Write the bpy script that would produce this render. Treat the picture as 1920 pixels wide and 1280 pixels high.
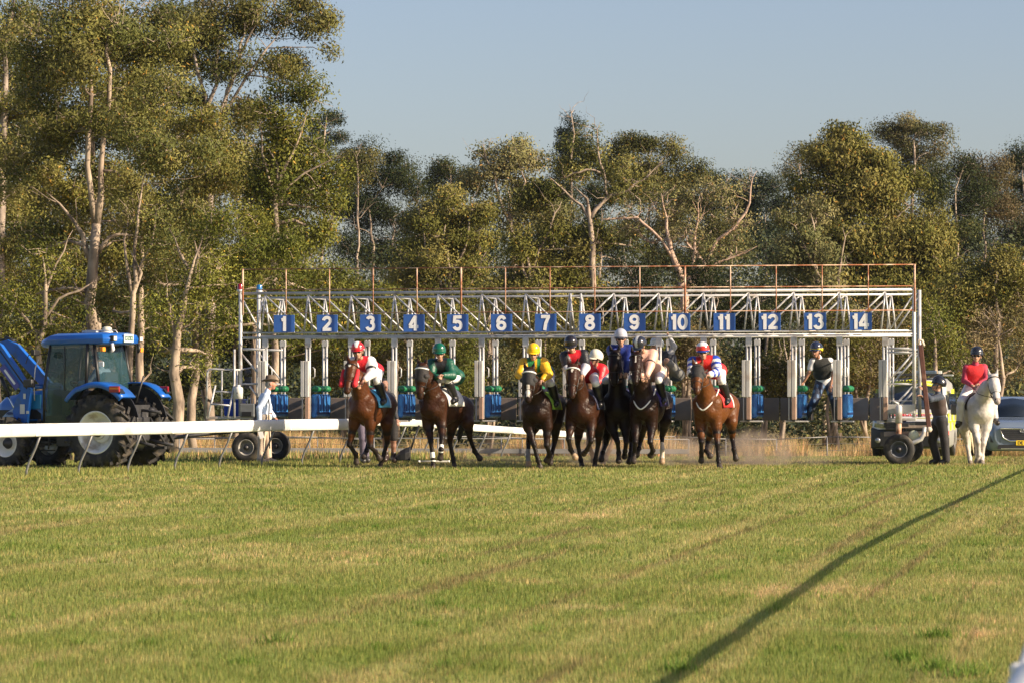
import bpy, math, random
import numpy as np
from mathutils import Vector, Matrix
R = math.radians
sc = bpy.context.scene
for o in list(bpy.data.objects): bpy.data.objects.remove(o)

# ------------------------------------------------------------------ camera, world, sun, exposure
F = 6400.0; HY = 740.0; CH = 1.5            # focal length in photo pixels, horizon row, eye height
cd = bpy.data.cameras.new('camera'); cam = bpy.data.objects.new('camera', cd); sc.collection.objects.link(cam)
cd.sensor_width = 36.0; cd.lens = F/1920*36.0; cd.clip_start = 0.5; cd.clip_end = 6000
cam.location = (0, 0, CH); cam.rotation_euler = (R(90)+math.atan((HY-640)/F), 0, 0)
cd.dof.use_dof = True; cd.dof.focus_distance = 71.5; cd.dof.aperture_fstop = 10
sc.camera = cam
SUN_EL, SUN_PHI = 24.0, 23.0                # elevation; degrees from +X towards the camera
w = bpy.data.worlds.new('World'); sc.world = w; w.use_nodes = True
nt = w.node_tree; bg = nt.nodes['Background']
sky = nt.nodes.new('ShaderNodeTexSky'); sky.sky_type = 'NISHITA'; sky.sun_disc = False
sky.sun_elevation = R(SUN_EL); sky.sun_rotation = R(90+SUN_PHI)
sky.air_density = 1.0; sky.dust_density = 1.6; sky.ozone_density = 1.0; sky.altitude = 50
tn = nt.nodes.new('ShaderNodeMix'); tn.data_type = 'RGBA'; tn.blend_type = 'MULTIPLY'; tn.inputs[0].default_value = 1.0; tn.inputs[7].default_value = (1.0, 0.965, 1.10, 1)
nt.links.new(sky.outputs[0], tn.inputs[6]); nt.links.new(tn.outputs[2], bg.inputs[0]); bg.inputs[1].default_value = 0.073
sl = bpy.data.lights.new('sun', 'SUN'); sl.energy = 5.0; sl.angle = R(0.45); sl.color = (1.0, 0.82, 0.60)
so = bpy.data.objects.new('sun', sl); sc.collection.objects.link(so)
_d = Vector((math.cos(R(SUN_EL))*math.cos(R(SUN_PHI)), -math.cos(R(SUN_EL))*math.sin(R(SUN_PHI)), math.sin(R(SUN_EL))))
so.rotation_euler = _d.to_track_quat('Z', 'Y').to_euler(); so.location = (40, -20, 30)
sc.view_settings.view_transform = 'Standard'; sc.view_settings.look = 'None'
sc.view_settings.exposure = 0.84; sc.view_settings.gamma = 1.0
rng = np.random.default_rng(7); random.seed(7)

# ------------------------------------------------------------------ helpers
def gz(y, x=0.0):
    """ground height at depth y"""
    y = np.asarray(y, float)
    t = np.clip((y-79)/34.0, 0, 1)
    return -0.72*(t*t*(3-2*t))*1.0
def P(px, py, Y): return np.array([(px-960)/F*Y, Y, CH+(HY-py)/F*Y])
def PG(px, Y): return np.array([(px-960)/F*Y, Y, float(gz(Y))])

ORG = {}
def link(o): sc.collection.objects.link(o); return o
def props(o, label=None, cat=None, group=None, kind=None):
    if label: o['label'] = label
    if cat: o['category'] = cat
    if group: o['group'] = group
    if kind: o['kind'] = kind
    return o
def thing(name, label, cat, loc, group=None):
    o = bpy.data.objects.new(name, None); link(o); o.empty_display_size = 0.2
    o.location = tuple(float(v) for v in loc); ORG[o.name] = np.array(loc, float)
    return props(o, label, cat, group)
def put(me, name, parent=None, loc=None, mats=()):
    o = bpy.data.objects.new(name, me); link(o)
    for m in mats: me.materials.append(m)
    if parent is not None:
        o.parent = parent; ORG[o.name] = ORG[parent.name]
    elif loc is not None:
        o.location = tuple(float(v) for v in loc); ORG[o.name] = np.array(loc, float)
    else: ORG[o.name] = np.zeros(3)
    return o
def mk_mesh(name, V, polys, off=None, smooth=True, mi=None, col=None):
    """polys: list of index lists, or an (n,k) array"""
    V = np.asarray(V, np.float32)
    if off is not None: V = V - np.asarray(off, np.float32)
    me = bpy.data.meshes.new(name)
    if isinstance(polys, np.ndarray):
        n, k = polys.shape; idx = polys.ravel().astype(np.int32)
        tot = np.full(n, k, np.int32); st = np.arange(0, n*k, k, dtype=np.int32)
    else:
        n = len(polys); tot = np.array([len(p) for p in polys], np.int32)
        idx = np.fromiter((i for p in polys for i in p), np.int32); st = np.concatenate([[0], np.cumsum(tot)[:-1]]).astype(np.int32)
    me.vertices.add(len(V)); me.vertices.foreach_set('co', V.ravel())
    me.loops.add(len(idx)); me.loops.foreach_set('vertex_index', idx)
    me.polygons.add(n); me.polygons.foreach_set('loop_start', st); me.polygons.foreach_set('loop_total', tot)
    if smooth is True or smooth is False: me.polygons.foreach_set('use_smooth', np.full(n, smooth, bool))
    else: me.polygons.foreach_set('use_smooth', np.array(smooth, bool))
    if mi is not None: me.polygons.foreach_set('material_index', np.array(mi, np.int32))
    me.update(calc_edges=True); me.validate()
    if col is not None:
        a = me.color_attributes.new('Col', 'FLOAT_COLOR', 'POINT')
        c = np.ones((len(V), 4), np.float32); c[:, :3] = col; a.data.foreach_set('color', c.ravel())
    return me
def nrm(v):
    v = np.asarray(v, float); n = np.linalg.norm(v); return v/n if n > 1e-9 else np.array([0, 0, 1.0])
def frame(d, up=(0, 0, 1)):
    d = nrm(d); u = np.asarray(up, float)
    if abs(d@u) > 0.97: u = np.array([0, 1.0, 0]) if abs(d[1]) < 0.9 else np.array([1.0, 0, 0])
    a = nrm(np.cross(u, d)); b = np.cross(d, a); return a, b, d
class MB:
    def __init__(s): s.V = []; s.F = []; s.S = []; s.M = []
    def add(s, V, Fs, smooth=False, m=0):
        n = len(s.V); s.V.extend([tuple(map(float, v)) for v in V])
        for f in Fs: s.F.append([i+n for i in f]); s.S.append(smooth); s.M.append(m)
        return s
    def box(s, c, size, ax=None, m=0, taper=(1, 1)):
        c = np.asarray(c, float); h = np.asarray(size, float)/2
        A = np.eye(3) if ax is None else np.asarray(ax, float)
        V = []
        for z in (-1, 1):
            tx, ty = (1, 1) if z < 0 else taper
            for x, y in ((-1, -1), (1, -1), (1, 1), (-1, 1)): V.append(c+A[0]*x*h[0]*tx+A[1]*y*h[1]*ty+A[2]*z*h[2])
        Fs = [(3, 2, 1, 0), (4, 5, 6, 7), (0, 1, 5, 4), (1, 2, 6, 5), (2, 3, 7, 6), (3, 0, 4, 7)]
        if np.linalg.det(A) < 0: Fs = [f[::-1] for f in Fs]
        return s.add(V, Fs, False, m)
    def path(s, pts, rad, n=8, m=0, cap=True, closed=False, sq=None, up=(0, 0, 1)):
        pts = [np.asarray(p, float) for p in pts]; k = len(pts)
        if np.isscalar(rad): rad = [rad]*k
        V = []; a0 = None
        for i, p in enumerate(pts):
            if closed: d = pts[(i+1) % k]-pts[i-1]
            else: d = pts[min(i+1, k-1)]-pts[max(i-1, 0)]
            d = nrm(d)
            if a0 is None: a, b, _ = frame(d, up)
            else:
                a = a0-d*(a0@d); a = nrm(a); b = np.cross(d, a)
            a0 = a
            for j in range(n):
                t = 2*math.pi*j/n; ra = rad[i]; rb = rad[i]*(sq if sq else 1)
                V.append(p+a*math.cos(t)*ra+b*math.sin(t)*rb)
        Fs = []
        for i in range(k if closed else k-1):
            i2 = (i+1) % k
            for j in range(n): Fs.append((i*n+j, i*n+(j+1) % n, i2*n+(j+1) % n, i2*n+j))
        s.add(V, Fs, n > 4, m)
        if cap and not closed:
            base = len(s.V)-len(V)
            s.F.append([base+j for j in range(n)][::-1]); s.S.append(False); s.M.append(m)
            s.F.append([base+(k-1)*n+j for j in range(n)]); s.S.append(False); s.M.append(m)
        return s
    def tube(s, p, q, r, r2=None, n=8, m=0): return s.path([p, q], [r, r if r2 is None else r2], n, m)
    def lathe(s, c, axis, prof, n=24, m=0, smooth=True, ms=None):
        a, b, d = frame(axis); c = np.asarray(c, float); V = []
        for r, h in prof:
            for j in range(n):
                t = 2*math.pi*j/n; V.append(c+d*h+(a*math.cos(t)+b*math.sin(t))*r)
        for i in range(len(prof)-1):
            Fs = [(i*n+j, i*n+(j+1) % n, (i+1)*n+(j+1) % n, (i+1)*n+j) for j in range(n)]
            if i == 0: s.add(V, [], smooth, m); base = len(s.V)-len(V)
            for f in Fs: s.F.append([base+q for q in f]); s.S.append(smooth); s.M.append(ms[i] if ms else m)
        return s
    def prism(s, poly, o, u, v, th, m=0, smooth=False):
        """polygon (2D) at o in axes u,v, extruded by th (vector)"""
        o, u, v, th = [np.asarray(x, float) for x in (o, u, v, th)]; n = len(poly)
        A = [o+u*p[0]+v*p[1] for p in poly]; B = [a+th for a in A]
        area = sum(poly[i][0]*poly[(i+1) % n][1]-poly[(i+1) % n][0]*poly[i][1] for i in range(n))
        flip = (np.cross(u, v)@th)*area < 0
        Fs = [list(range(n))[::-1], [n+i for i in range(n)]]+[(i, (i+1) % n, n+(i+1) % n, n+i) for i in range(n)]
        if flip: Fs = [list(f)[::-1] for f in Fs]
        return s.add(A+B, Fs, smooth, m)
    def ball(s, c, r, ax=None, nu=14, nv=9, m=0):
        c = np.asarray(c, float); r = np.array([r]*3, float) if np.isscalar(r) else np.asarray(r, float)
        A = np.eye(3) if ax is None else np.asarray(ax, float); V = []; Fs = []
        for i in range(nv+1):
            t = math.pi*i/nv
            for j in range(nu):
                f = 2*math.pi*j/nu
                V.append(c+A[0]*r[0]*math.sin(t)*math.cos(f)+A[1]*r[1]*math.sin(t)*math.sin(f)-A[2]*r[2]*math.cos(t))
        for i in range(nv):
            for j in range(nu): Fs.append((i*nu+j, i*nu+(j+1) % nu, (i+1)*nu+(j+1) % nu, (i+1)*nu+j))
        return s.add(V, Fs, True, m)
    def loft(s, rings, m=0, cap=True, smooth=True):
        n = len(rings[0]); V = [p for r in rings for p in r]; Fs = []
        for i in range(len(rings)-1):
            for j in range(n): Fs.append((i*n+j, i*n+(j+1) % n, (i+1)*n+(j+1) % n, (i+1)*n+j))
        s.add(V, Fs, smooth, m)
        if cap:
            base = len(s.V)-len(V); k = len(rings)-1
            s.F.append([base+j for j in range(n)][::-1]); s.S.append(False); s.M.append(m)
            s.F.append([base+k*n+j for j in range(n)]); s.S.append(False); s.M.append(m)
        return s
    def build(s, name, mats, parent=None, loc=None, bevel=0, fixn=False, seg=2):
        if not isinstance(mats, (list, tuple)): mats = [mats]
        off = ORG[parent.name] if parent is not None else (loc if loc is not None else None)
        me = mk_mesh(name, s.V, s.F, off, s.S, s.M)
        if fixn:
            import bmesh
            bm = bmesh.new(); bm.from_mesh(me); bmesh.ops.recalc_face_normals(bm, faces=bm.faces); bm.to_mesh(me); bm.free()
        o = put(me, name, parent, loc, mats)
        if bevel:
            b = o.modifiers.new('bevel', 'BEVEL'); b.width = bevel; b.segments = seg; b.limit_method = 'ANGLE'; b.angle_limit = R(35)
        return o

# ---- materials
MATS = {}
def mat(name, col, rough=0.6, metal=0.0, var=0.0, scale=6.0, bump=0.0, bscale=None, spec=None, col2=None, col2amt=0.0, c2scale=3.0, coat=0.0, stretch=None, alpha=None):
    if name in MATS: return MATS[name]
    m = bpy.data.materials.new(name); m.use_nodes = True; MATS[name] = m
    nt = m.node_tree; b = nt.nodes['Principled BSDF']
    b.inputs['Roughness'].default_value = rough; b.inputs['Metallic'].default_value = metal
    if spec is not None: b.inputs['Specular IOR Level'].default_value = spec
    if coat: b.inputs['Coat Weight'].default_value = coat; b.inputs['Coat Roughness'].default_value = 0.08
    tc = nt.nodes.new('ShaderNodeTexCoord'); mp = nt.nodes.new('ShaderNodeMapping')
    nt.links.new(tc.outputs['Object'], mp.inputs[0])
    if stretch: mp.inputs['Scale'].default_value = stretch
    rgb = nt.nodes.new('ShaderNodeRGB'); rgb.outputs[0].default_value = (*col, 1); out = rgb.outputs[0]
    def noise(sc_, det=4):
        n = nt.nodes.new('ShaderNodeTexNoise'); n.inputs['Scale'].default_value = sc_; n.inputs['Detail'].default_value = det
        nt.links.new(mp.outputs[0], n.inputs['Vector']); return n.outputs[0]
    def mix(f, a, c, bt='MIX'):
        x = nt.nodes.new('ShaderNodeMix'); x.data_type = 'RGBA'; x.blend_type = bt
        for s_, v in ((0, f), (6, a), (7, c)):
            if hasattr(v, 'is_linked') or hasattr(v, 'links'): nt.links.new(v, x.inputs[s_])
            else: x.inputs[s_].default_value = v
        return x.outputs[2]
    if col2:
        n = noise(c2scale, 6); r = nt.nodes.new('ShaderNodeValToRGB'); r.color_ramp.elements[0].position = 0.62-col2amt*0.4
        r.color_ramp.elements[1].position = 0.74-col2amt*0.3; nt.links.new(n, r.inputs[0]); out = mix(r.outputs[0], out, (*col2, 1))
    if var:
        n = noise(scale); r = nt.nodes.new('ShaderNodeMapRange'); r.inputs[1].default_value = 0.25; r.inputs[2].default_value = 0.75
        r.inputs[3].default_value = 1-var; r.inputs[4].default_value = 1+var; nt.links.new(n, r.inputs[0])
        x = nt.nodes.new('ShaderNodeVectorMath'); x.operation = 'SCALE'; nt.links.new(out, x.inputs[0]); nt.links.new(r.outputs[0], x.inputs[3]); out = x.outputs[0]
    nt.links.new(out, b.inputs['Base Color'])
    if bump:
        bp = nt.nodes.new('ShaderNodeBump'); bp.inputs['Strength'].default_value = bump; bp.inputs['Distance'].default_value = 0.02 if name != 'horse_coat' else 0.05
        nt.links.new(noise(bscale or scale*3), bp.inputs['Height']); nt.links.new(bp.outputs[0], b.inputs['Normal'])
    return m
def vcmat(name, rough=0.7, var=0.12, scale=12, bump=0.0, sheen=0.0, spec=None, coat=0.0):
    """surface coloured by the colours of the thing's own mesh"""
    m = mat(name, (1, 1, 1), rough, 0, var, scale, bump, spec=spec, coat=coat)
    nt = m.node_tree; rgb = next(n for n in nt.nodes if n.type == 'RGB')
    a = nt.nodes.new('ShaderNodeVertexColor'); a.layer_name = 'Col'
    for l in list(rgb.outputs[0].links): nt.links.new(a.outputs[0], l.to_socket)
    if sheen: nt.nodes['Principled BSDF'].inputs['Sheen Weight'].default_value = sheen
    return m
def glass(name, col, rough=0.05, alpha=0.6):
    m = bpy.data.materials.new(name); m.use_nodes = True; MATS[name] = m
    nt = m.node_tree; b = nt.nodes['Principled BSDF']; b.inputs['Base Color'].default_value = (*col, 1)
    b.inputs['Roughness'].default_value = rough; b.inputs['Alpha'].default_value = alpha; b.inputs['Specular IOR Level'].default_value = 0.8
    return m
M_steel = mat('galvanised_steel', (0.54, 0.54, 0.54), 0.42, 0.20, 0.14, 5, 0.1, col2=(0.36, 0.32, 0.29), col2amt=0.22, c2scale=4)
M_rust = mat('rusted_steel', (0.30, 0.11, 0.05), 0.85, 0.0, 0.35, 7, 0.3, col2=(0.60, 0.42, 0.30), col2amt=0.5, c2scale=4)
M_rubber = mat('black_rubber', (0.022, 0.021, 0.020), 0.75, 0, 0.3, 8, 0.2, col2=(0.09, 0.075, 0.055), col2amt=0.3, c2scale=6)
M_white = mat('white_plastic', (0.80, 0.80, 0.77), 0.35, 0, 0.05, 3, col2=(0.62, 0.60, 0.54), col2amt=0.15, c2scale=2)
M_black = mat('black_plastic', (0.015, 0.015, 0.016), 0.45, 0, 0.2, 8)
M_dark = mat('dark_metal', (0.05, 0.05, 0.052), 0.5, 0.4, 0.3, 8, 0.2)
M_chrome = mat('bright_metal', (0.75, 0.75, 0.74), 0.18, 1.0, 0.05, 8)
M_cloth = vcmat('dyed_cloth', 0.75, 0.10, 10, 0.35, 0.1)
M_silk = vcmat('racing_silk', 0.42, 0.08, 10, 0.5, 0.0, 0.6)
M_skin = vcmat('skin', 0.55, 0.06, 20)
M_coat = vcmat('horse_coat', 0.36, 0.25, 6, 0.32, 0.0, 0.17)
M_leather = vcmat('leather', 0.35, 0.15, 15, 0.1)
M_hair = vcmat('horse_hair', 0.5, 0.25, 30, 0.3)
M_shell = vcmat('helmet_shell', 0.22, 0.05, 10, 0, 0, 0.6, 0.3)

# ---- smooth blended surfaces (tapered capsules joined, then meshed in one piece)
def cap(a, ra, b=None, rb=None, tag=0, k=0.04, ax=None, f=1.0):
    a = np.asarray(a, float); b = a+1e-5 if b is None else np.asarray(b, float)
    return (a, ra, b, ra if rb is None else rb, tag, k, None if ax is None else nrm(ax), f)
def blend(prims, vox=0.014):
    lo = np.min([np.minimum(p[0]-max(p[1], p[3]), p[2]-max(p[1], p[3])) for p in prims], 0)-4*vox-0.02
    hi = np.max([np.maximum(p[0]+max(p[1], p[3]), p[2]+max(p[1], p[3])) for p in prims], 0)+4*vox+0.02
    n = np.ceil((hi-lo)/vox).astype(int)+1
    D = np.full(n, 1.0, np.float32); TG = np.zeros(n, np.int16); TT = np.zeros(n, np.float32)
    for a, ra, b, rb, tag, k, ax, f in prims:
        m = max(ra, rb)+k+2.5*vox
        i0 = np.maximum(np.floor((np.minimum(a, b)-m-lo)/vox).astype(int), 0)
        i1 = np.minimum(np.ceil((np.maximum(a, b)+m-lo)/vox).astype(int)+1, n)
        sl_ = tuple(slice(i0[q], i1[q]) for q in range(3))
        g = np.stack(np.meshgrid(*[lo[q]+vox*np.arange(i0[q], i1[q]) for q in range(3)], indexing='ij'), -1)-a
        ab = b-a
        if ax is not None and f != 1.0:
            g = g+(g@ax)[..., None]*ax*(1/f-1); ab = ab+(ab@ax)*ax*(1/f-1)
        t = np.clip((g@ab)/max(ab@ab, 1e-12), 0, 1)
        d = np.linalg.norm(g-t[..., None]*ab, axis=-1)-(ra+(rb-ra)*t)
        if f < 1: d = d*np.where(d > 0, 1.0, 1.0)
        o = D[sl_]; h = np.maximum(k-np.abs(o-d), 0)/k
        new = np.minimum(o, d)-h*h*k*0.25
        cl = d < o
        TG[sl_] = np.where(cl, tag, TG[sl_]); TT[sl_] = np.where(cl, t, TT[sl_]); D[sl_] = new
    ins = D < 0
    c = ins[:-1, :-1, :-1].astype(np.int8)
    cnt = sum(ins[i:n[0]-1+i, j:n[1]-1+j, l:n[2]-1+l].astype(np.int8) for i in (0, 1) for j in (0, 1) for l in (0, 1))
    mixed = (cnt > 0) & (cnt < 8); I = np.argwhere(mixed)
    idm = np.full(mixed.shape, -1, np.int32); idm[mixed] = np.arange(len(I))
    cor = [(i, j, l) for i in (0, 1) for j in (0, 1) for l in (0, 1)]
    val = np.stack([D[I[:, 0]+q[0], I[:, 1]+q[1], I[:, 2]+q[2]] for q in cor], 1)
    pos = np.zeros((len(I), 3)); num = np.zeros(len(I))
    for x in range(8):
        for y in range(x+1, 8):
            if sum(abs(cor[x][q]-cor[y][q]) for q in range(3)) != 1: continue
            va, vb = val[:, x], val[:, y]; cr = (va < 0) != (vb < 0)
            t = np.where(cr, va/np.where(cr, va-vb, 1), 0)
            p = np.array(cor[x])[None]+t[:, None]*(np.array(cor[y])-np.array(cor[x]))[None]
            pos += np.where(cr[:, None], p, 0); num += cr
    V = lo+(I+pos/num[:, None])*vox
    Fs = []
    for ax_ in range(3):
        b1, b2 = (ax_+1) % 3, (ax_+2) % 3
        s0 = [slice(0, n[q]) for q in range(3)]; s1 = list(s0); s0[ax_] = slice(0, n[ax_]-1); s1[ax_] = slice(1, n[ax_])
        E = np.argwhere(ins[tuple(s0)] != ins[tuple(s1)])
        if len(E) == 0: continue
        e1 = np.zeros(3, int); e1[b1] = 1; e2 = np.zeros(3, int); e2[b2] = 1
        q = [idm[tuple((E-dd).T)] for dd in (e1*0, e1, e1+e2, e2)]
        Q = np.stack(q, 1); up = ins[tuple(E.T)]
        Q[~up] = Q[~up][:, ::-1]
        Fs.append(Q[(Q >= 0).all(1)])
    Fs = np.concatenate(Fs)
    return V, Fs, TG[I[:, 0], I[:, 1], I[:, 2]], TT[I[:, 0], I[:, 1], I[:, 2]]
def soft(name, prims, m, parent, colf, vox=0.014, ghost=None):
    """build one continuous blended mesh; colf(V, tag, t) -> colours"""
    V, Fs, tg, tt = blend(prims, vox)
    col = colf(V, tg, tt) if callable(colf) else np.tile(np.array(colf, float), (len(V), 1))
    me = mk_mesh(name, V, Fs, ORG[parent.name], True, None, col)
    return put(me, name, parent, None, [m])
def ik(a, c, l1, l2, hint):
    a, c, hint = [np.asarray(v, float) for v in (a, c, hint)]; d = c-a; L = np.linalg.norm(d); L2 = min(L, (l1+l2)*0.999)
    u = d/max(L, 1e-6); x = (l1*l1-l2*l2+L2*L2)/(2*L2); h = math.sqrt(max(l1*l1-x*x, 0)); p = hint-u*(hint@u)
    return a+u*x*(L/L2)+nrm(p)*h
# ------------------------------------------------------------------ ground and grass
def turf_nodes(m, blade=False):
    nt = m.node_tree; b = nt.nodes['Principled BSDF']; L = nt.links.new; N = nt.nodes.new
    geo = N('ShaderNodeNewGeometry'); sep = N('ShaderNodeSeparateXYZ'); L(geo.outputs['Position'], sep.inputs[0])
    def mth(op, a, c=None, c2=None):
        x = N('ShaderNodeMath'); x.operation = op
        for i, v in enumerate((a, c, c2)):
            if v is None: continue
            if isinstance(v, (int, float)): x.inputs[i].default_value = v
            else: L(v, x.inputs[i])
        return x.outputs[0]
    u = mth('SUBTRACT', sep.outputs[0], mth('MULTIPLY', sep.outputs[1], 0.185))
    def vec(a, c):
        x = N('ShaderNodeCombineXYZ'); L(a, x.inputs[0]); L(c, x.inputs[1]); return x.outputs[0]
    def noise(v, s, d=4, rough=0.6):
        x = N('ShaderNodeTexNoise'); x.inputs['Scale'].default_value = s; x.inputs['Detail'].default_value = d; x.inputs['Roughness'].default_value = rough
        L(v, x.inputs['Vector']); return x.outputs[0]
    def ramp(v, a, c):
        x = N('ShaderNodeMapRange'); x.interpolation_type = 'SMOOTHSTEP'; x.inputs[1].default_value = a; x.inputs[2].default_value = c; L(v, x.inputs[0]); return x.outputs[0]
    def mix(f, a, c, bt='MIX'):
        x = N('ShaderNodeMix'); x.data_type = 'RGBA'; x.blend_type = bt
        for s_, v in ((0, f), (6, a), (7, c)):
            if isinstance(v, tuple): x.inputs[s_].default_value = (*v, 1)
            elif isinstance(v, (int, float)): x.inputs[s_].default_value = v
            else: L(v, x.inputs[s_])
        return x.outputs[2]
    flat = vec(sep.outputs[0], sep.outputs[1])
    streak = noise(vec(mth('MULTIPLY', u, 1.5), mth('MULTIPLY', sep.outputs[1], 0.035)), 1.0, 3)
    streak2 = noise(vec(mth('MULTIPLY', u, 3.4), mth('MULTIPLY', sep.outputs[1], 0.045)), 1.0, 3)
    pat = noise(flat, 0.9, 5, 0.65); fine = noise(flat, 9.0, 4); big = noise(flat, 0.22, 3)
    green = mix(ramp(big, 0.35, 0.65), TURF['g1'], TURF['g2'])
    col = mix(mth('MULTIPLY', ramp(pat, 0.50, 0.72), 0.80), green, TURF['straw'])
    col = mix(mth('MULTIPLY', ramp(streak, 0.49, 0.66), 0.48), col, TURF['straw'])
    col = mix(mth('MULTIPLY', ramp(streak2, 0.555, 0.67), 0.62), col, TURF['brown'])
    lush = ramp(noise(flat, 1.6, 4), 0.58, 0.72)
    col = mix(mth('MULTIPLY', lush, 0.6), col, TURF['lush'])
    # dusty run-up in front of and behind the starting stalls
    yy = sep.outputs[1]
    dusty = mth('MULTIPLY', ramp(yy, 70.5, 74.0), mth('SUBTRACT', 1.0, ramp(yy, 79, 84)))
    dusty = mth('MULTIPLY', dusty, ramp(sep.outputs[0], -7.5, -2.5)); dusty = mth('MULTIPLY', dusty, ramp(noise(flat, 0.7, 5), 0.30, 0.6))
    col = mix(mth('MULTIPLY', dusty, 0.35), col, TURF['earth'])
    if not blade:
        col = mix(ramp(yy, 96, 104), col, TURF['drygrass'])
        col = mix(mth('MULTIPLY', ramp(fine, 0.45, 0.7), 0.45), col, TURF['soil'])
        bp = N('ShaderNodeBump'); bp.inputs['Strength'].default_value = 0.7; bp.inputs['Distance'].default_value = 0.05
        L(noise(flat, 22, 5), bp.inputs['Height']); L(bp.outputs[0], b.inputs['Normal'])
    else:
        a = N('ShaderNodeVertexColor'); a.layer_name = 'Col'; col = mix(1.0, col, a.outputs[0], 'MULTIPLY')
    return col
TURF = dict(g1=(0.215, 0.270, 0.058), g2=(0.295, 0.325, 0.095), straw=(0.50, 0.42, 0.19), brown=(0.22, 0.165, 0.08), lush=(0.13, 0.21, 0.03),
            earth=(0.33, 0.22, 0.13), drygrass=(0.30, 0.24, 0.10), soil=(0.12, 0.11, 0.04))
mg = bpy.data.materials.new('turf'); mg.use_nodes = True; bb = mg.node_tree.nodes['Principled BSDF']
mg.node_tree.links.new(turf_nodes(mg), bb.inputs['Base Color']); bb.inputs['Roughness'].default_value = 0.95; bb.inputs['Specular IOR Level'].default_value = 0.1
def ground():
    ys = np.concatenate([[-300, -40, 0], np.arange(10, 80, 2.0), np.arange(80, 140, 1.0), [150, 200, 400, 900, 2500]])
    xs = np.concatenate([[-2500, -600, -150], np.arange(-60, 61, 4.0), [150, 600, 2500]])
    X, Y = np.meshgrid(xs, ys); Z = gz(Y); V = np.stack([X, Y, Z], -1).reshape(-1, 3)
    nx, ny = len(xs), len(ys)
    I = np.arange(nx*ny).reshape(ny, nx); Fs = np.stack([I[:-1, :-1], I[:-1, 1:], I[1:, 1:], I[1:, :-1]], -1).reshape(-1, 4)
    o = put(mk_mesh('ground', V, Fs), 'ground', None, None, [mg]); props(o, 'mown green and straw racecourse turf running back to the bush', None, None, 'structure')
ground()
mb_ = bpy.data.materials.new('grass_blades'); mb_.use_nodes = True
def blade_shader(m, col, trans=0.35, rough=0.6, spec=0.25):
    nt = m.node_tree; b = nt.nodes['Principled BSDF']; out = nt.nodes['Material Output']
    nt.links.new(col, b.inputs['Base Color']); b.inputs['Roughness'].default_value = rough; b.inputs['Specular IOR Level'].default_value = spec
    t = nt.nodes.new('ShaderNodeBsdfTranslucent'); nt.links.new(col, t.inputs['Color'])
    x = nt.nodes.new('ShaderNodeMixShader'); x.inputs[0].default_value = trans
    nt.links.new(b.outputs[0], x.inputs[1]); nt.links.new(t.outputs[0], x.inputs[2]); nt.links.new(x.outputs[0], out.inputs['Surface'])
blade_shader(mb_, turf_nodes(mb_, True), 0.5)
def blades(pts, h, wd, lean=0.5, tint=None, hz=None):
    """one narrow triangle per point; returns V,F,col"""
    n = len(pts); a = rng.uniform(0, 2*math.pi, n); h = h*rng.uniform(0.5, 1.3, n); wd = wd*rng.uniform(0.7, 1.3, n)
    side = np.stack([np.cos(a), np.sin(a), np.zeros(n)], 1)*wd[:, None]/2
    la = rng.uniform(0, 2*math.pi, n); lm = rng.uniform(0, lean, n)*h
    tip = pts+np.stack([np.cos(la)*lm, np.sin(la)*lm, h], 1)
    base = pts-np.array([0, 0, 0.01])
    V = np.stack([base-side, base+side, tip], 1).reshape(-1, 3)
    Fs = np.arange(3*n).reshape(n, 3); c = rng.uniform(0.72, 1.25, (n, 1))*(np.array([1, 1, 1])+rng.uniform(-0.08, 0.10, (n, 3)))
    c = np.where(rng.random((n, 1)) < 0.20, c*np.array([1.7, 1.35, 1.5]), c); c = np.where(rng.random((n, 1)) < 0.18, c*np.array([0.6, 0.72, 0.5]), c)
    col = np.repeat(c, 3, 0); col[0::3] *= 0.9; col[1::3] *= 0.9
    return V, Fs, col
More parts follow.
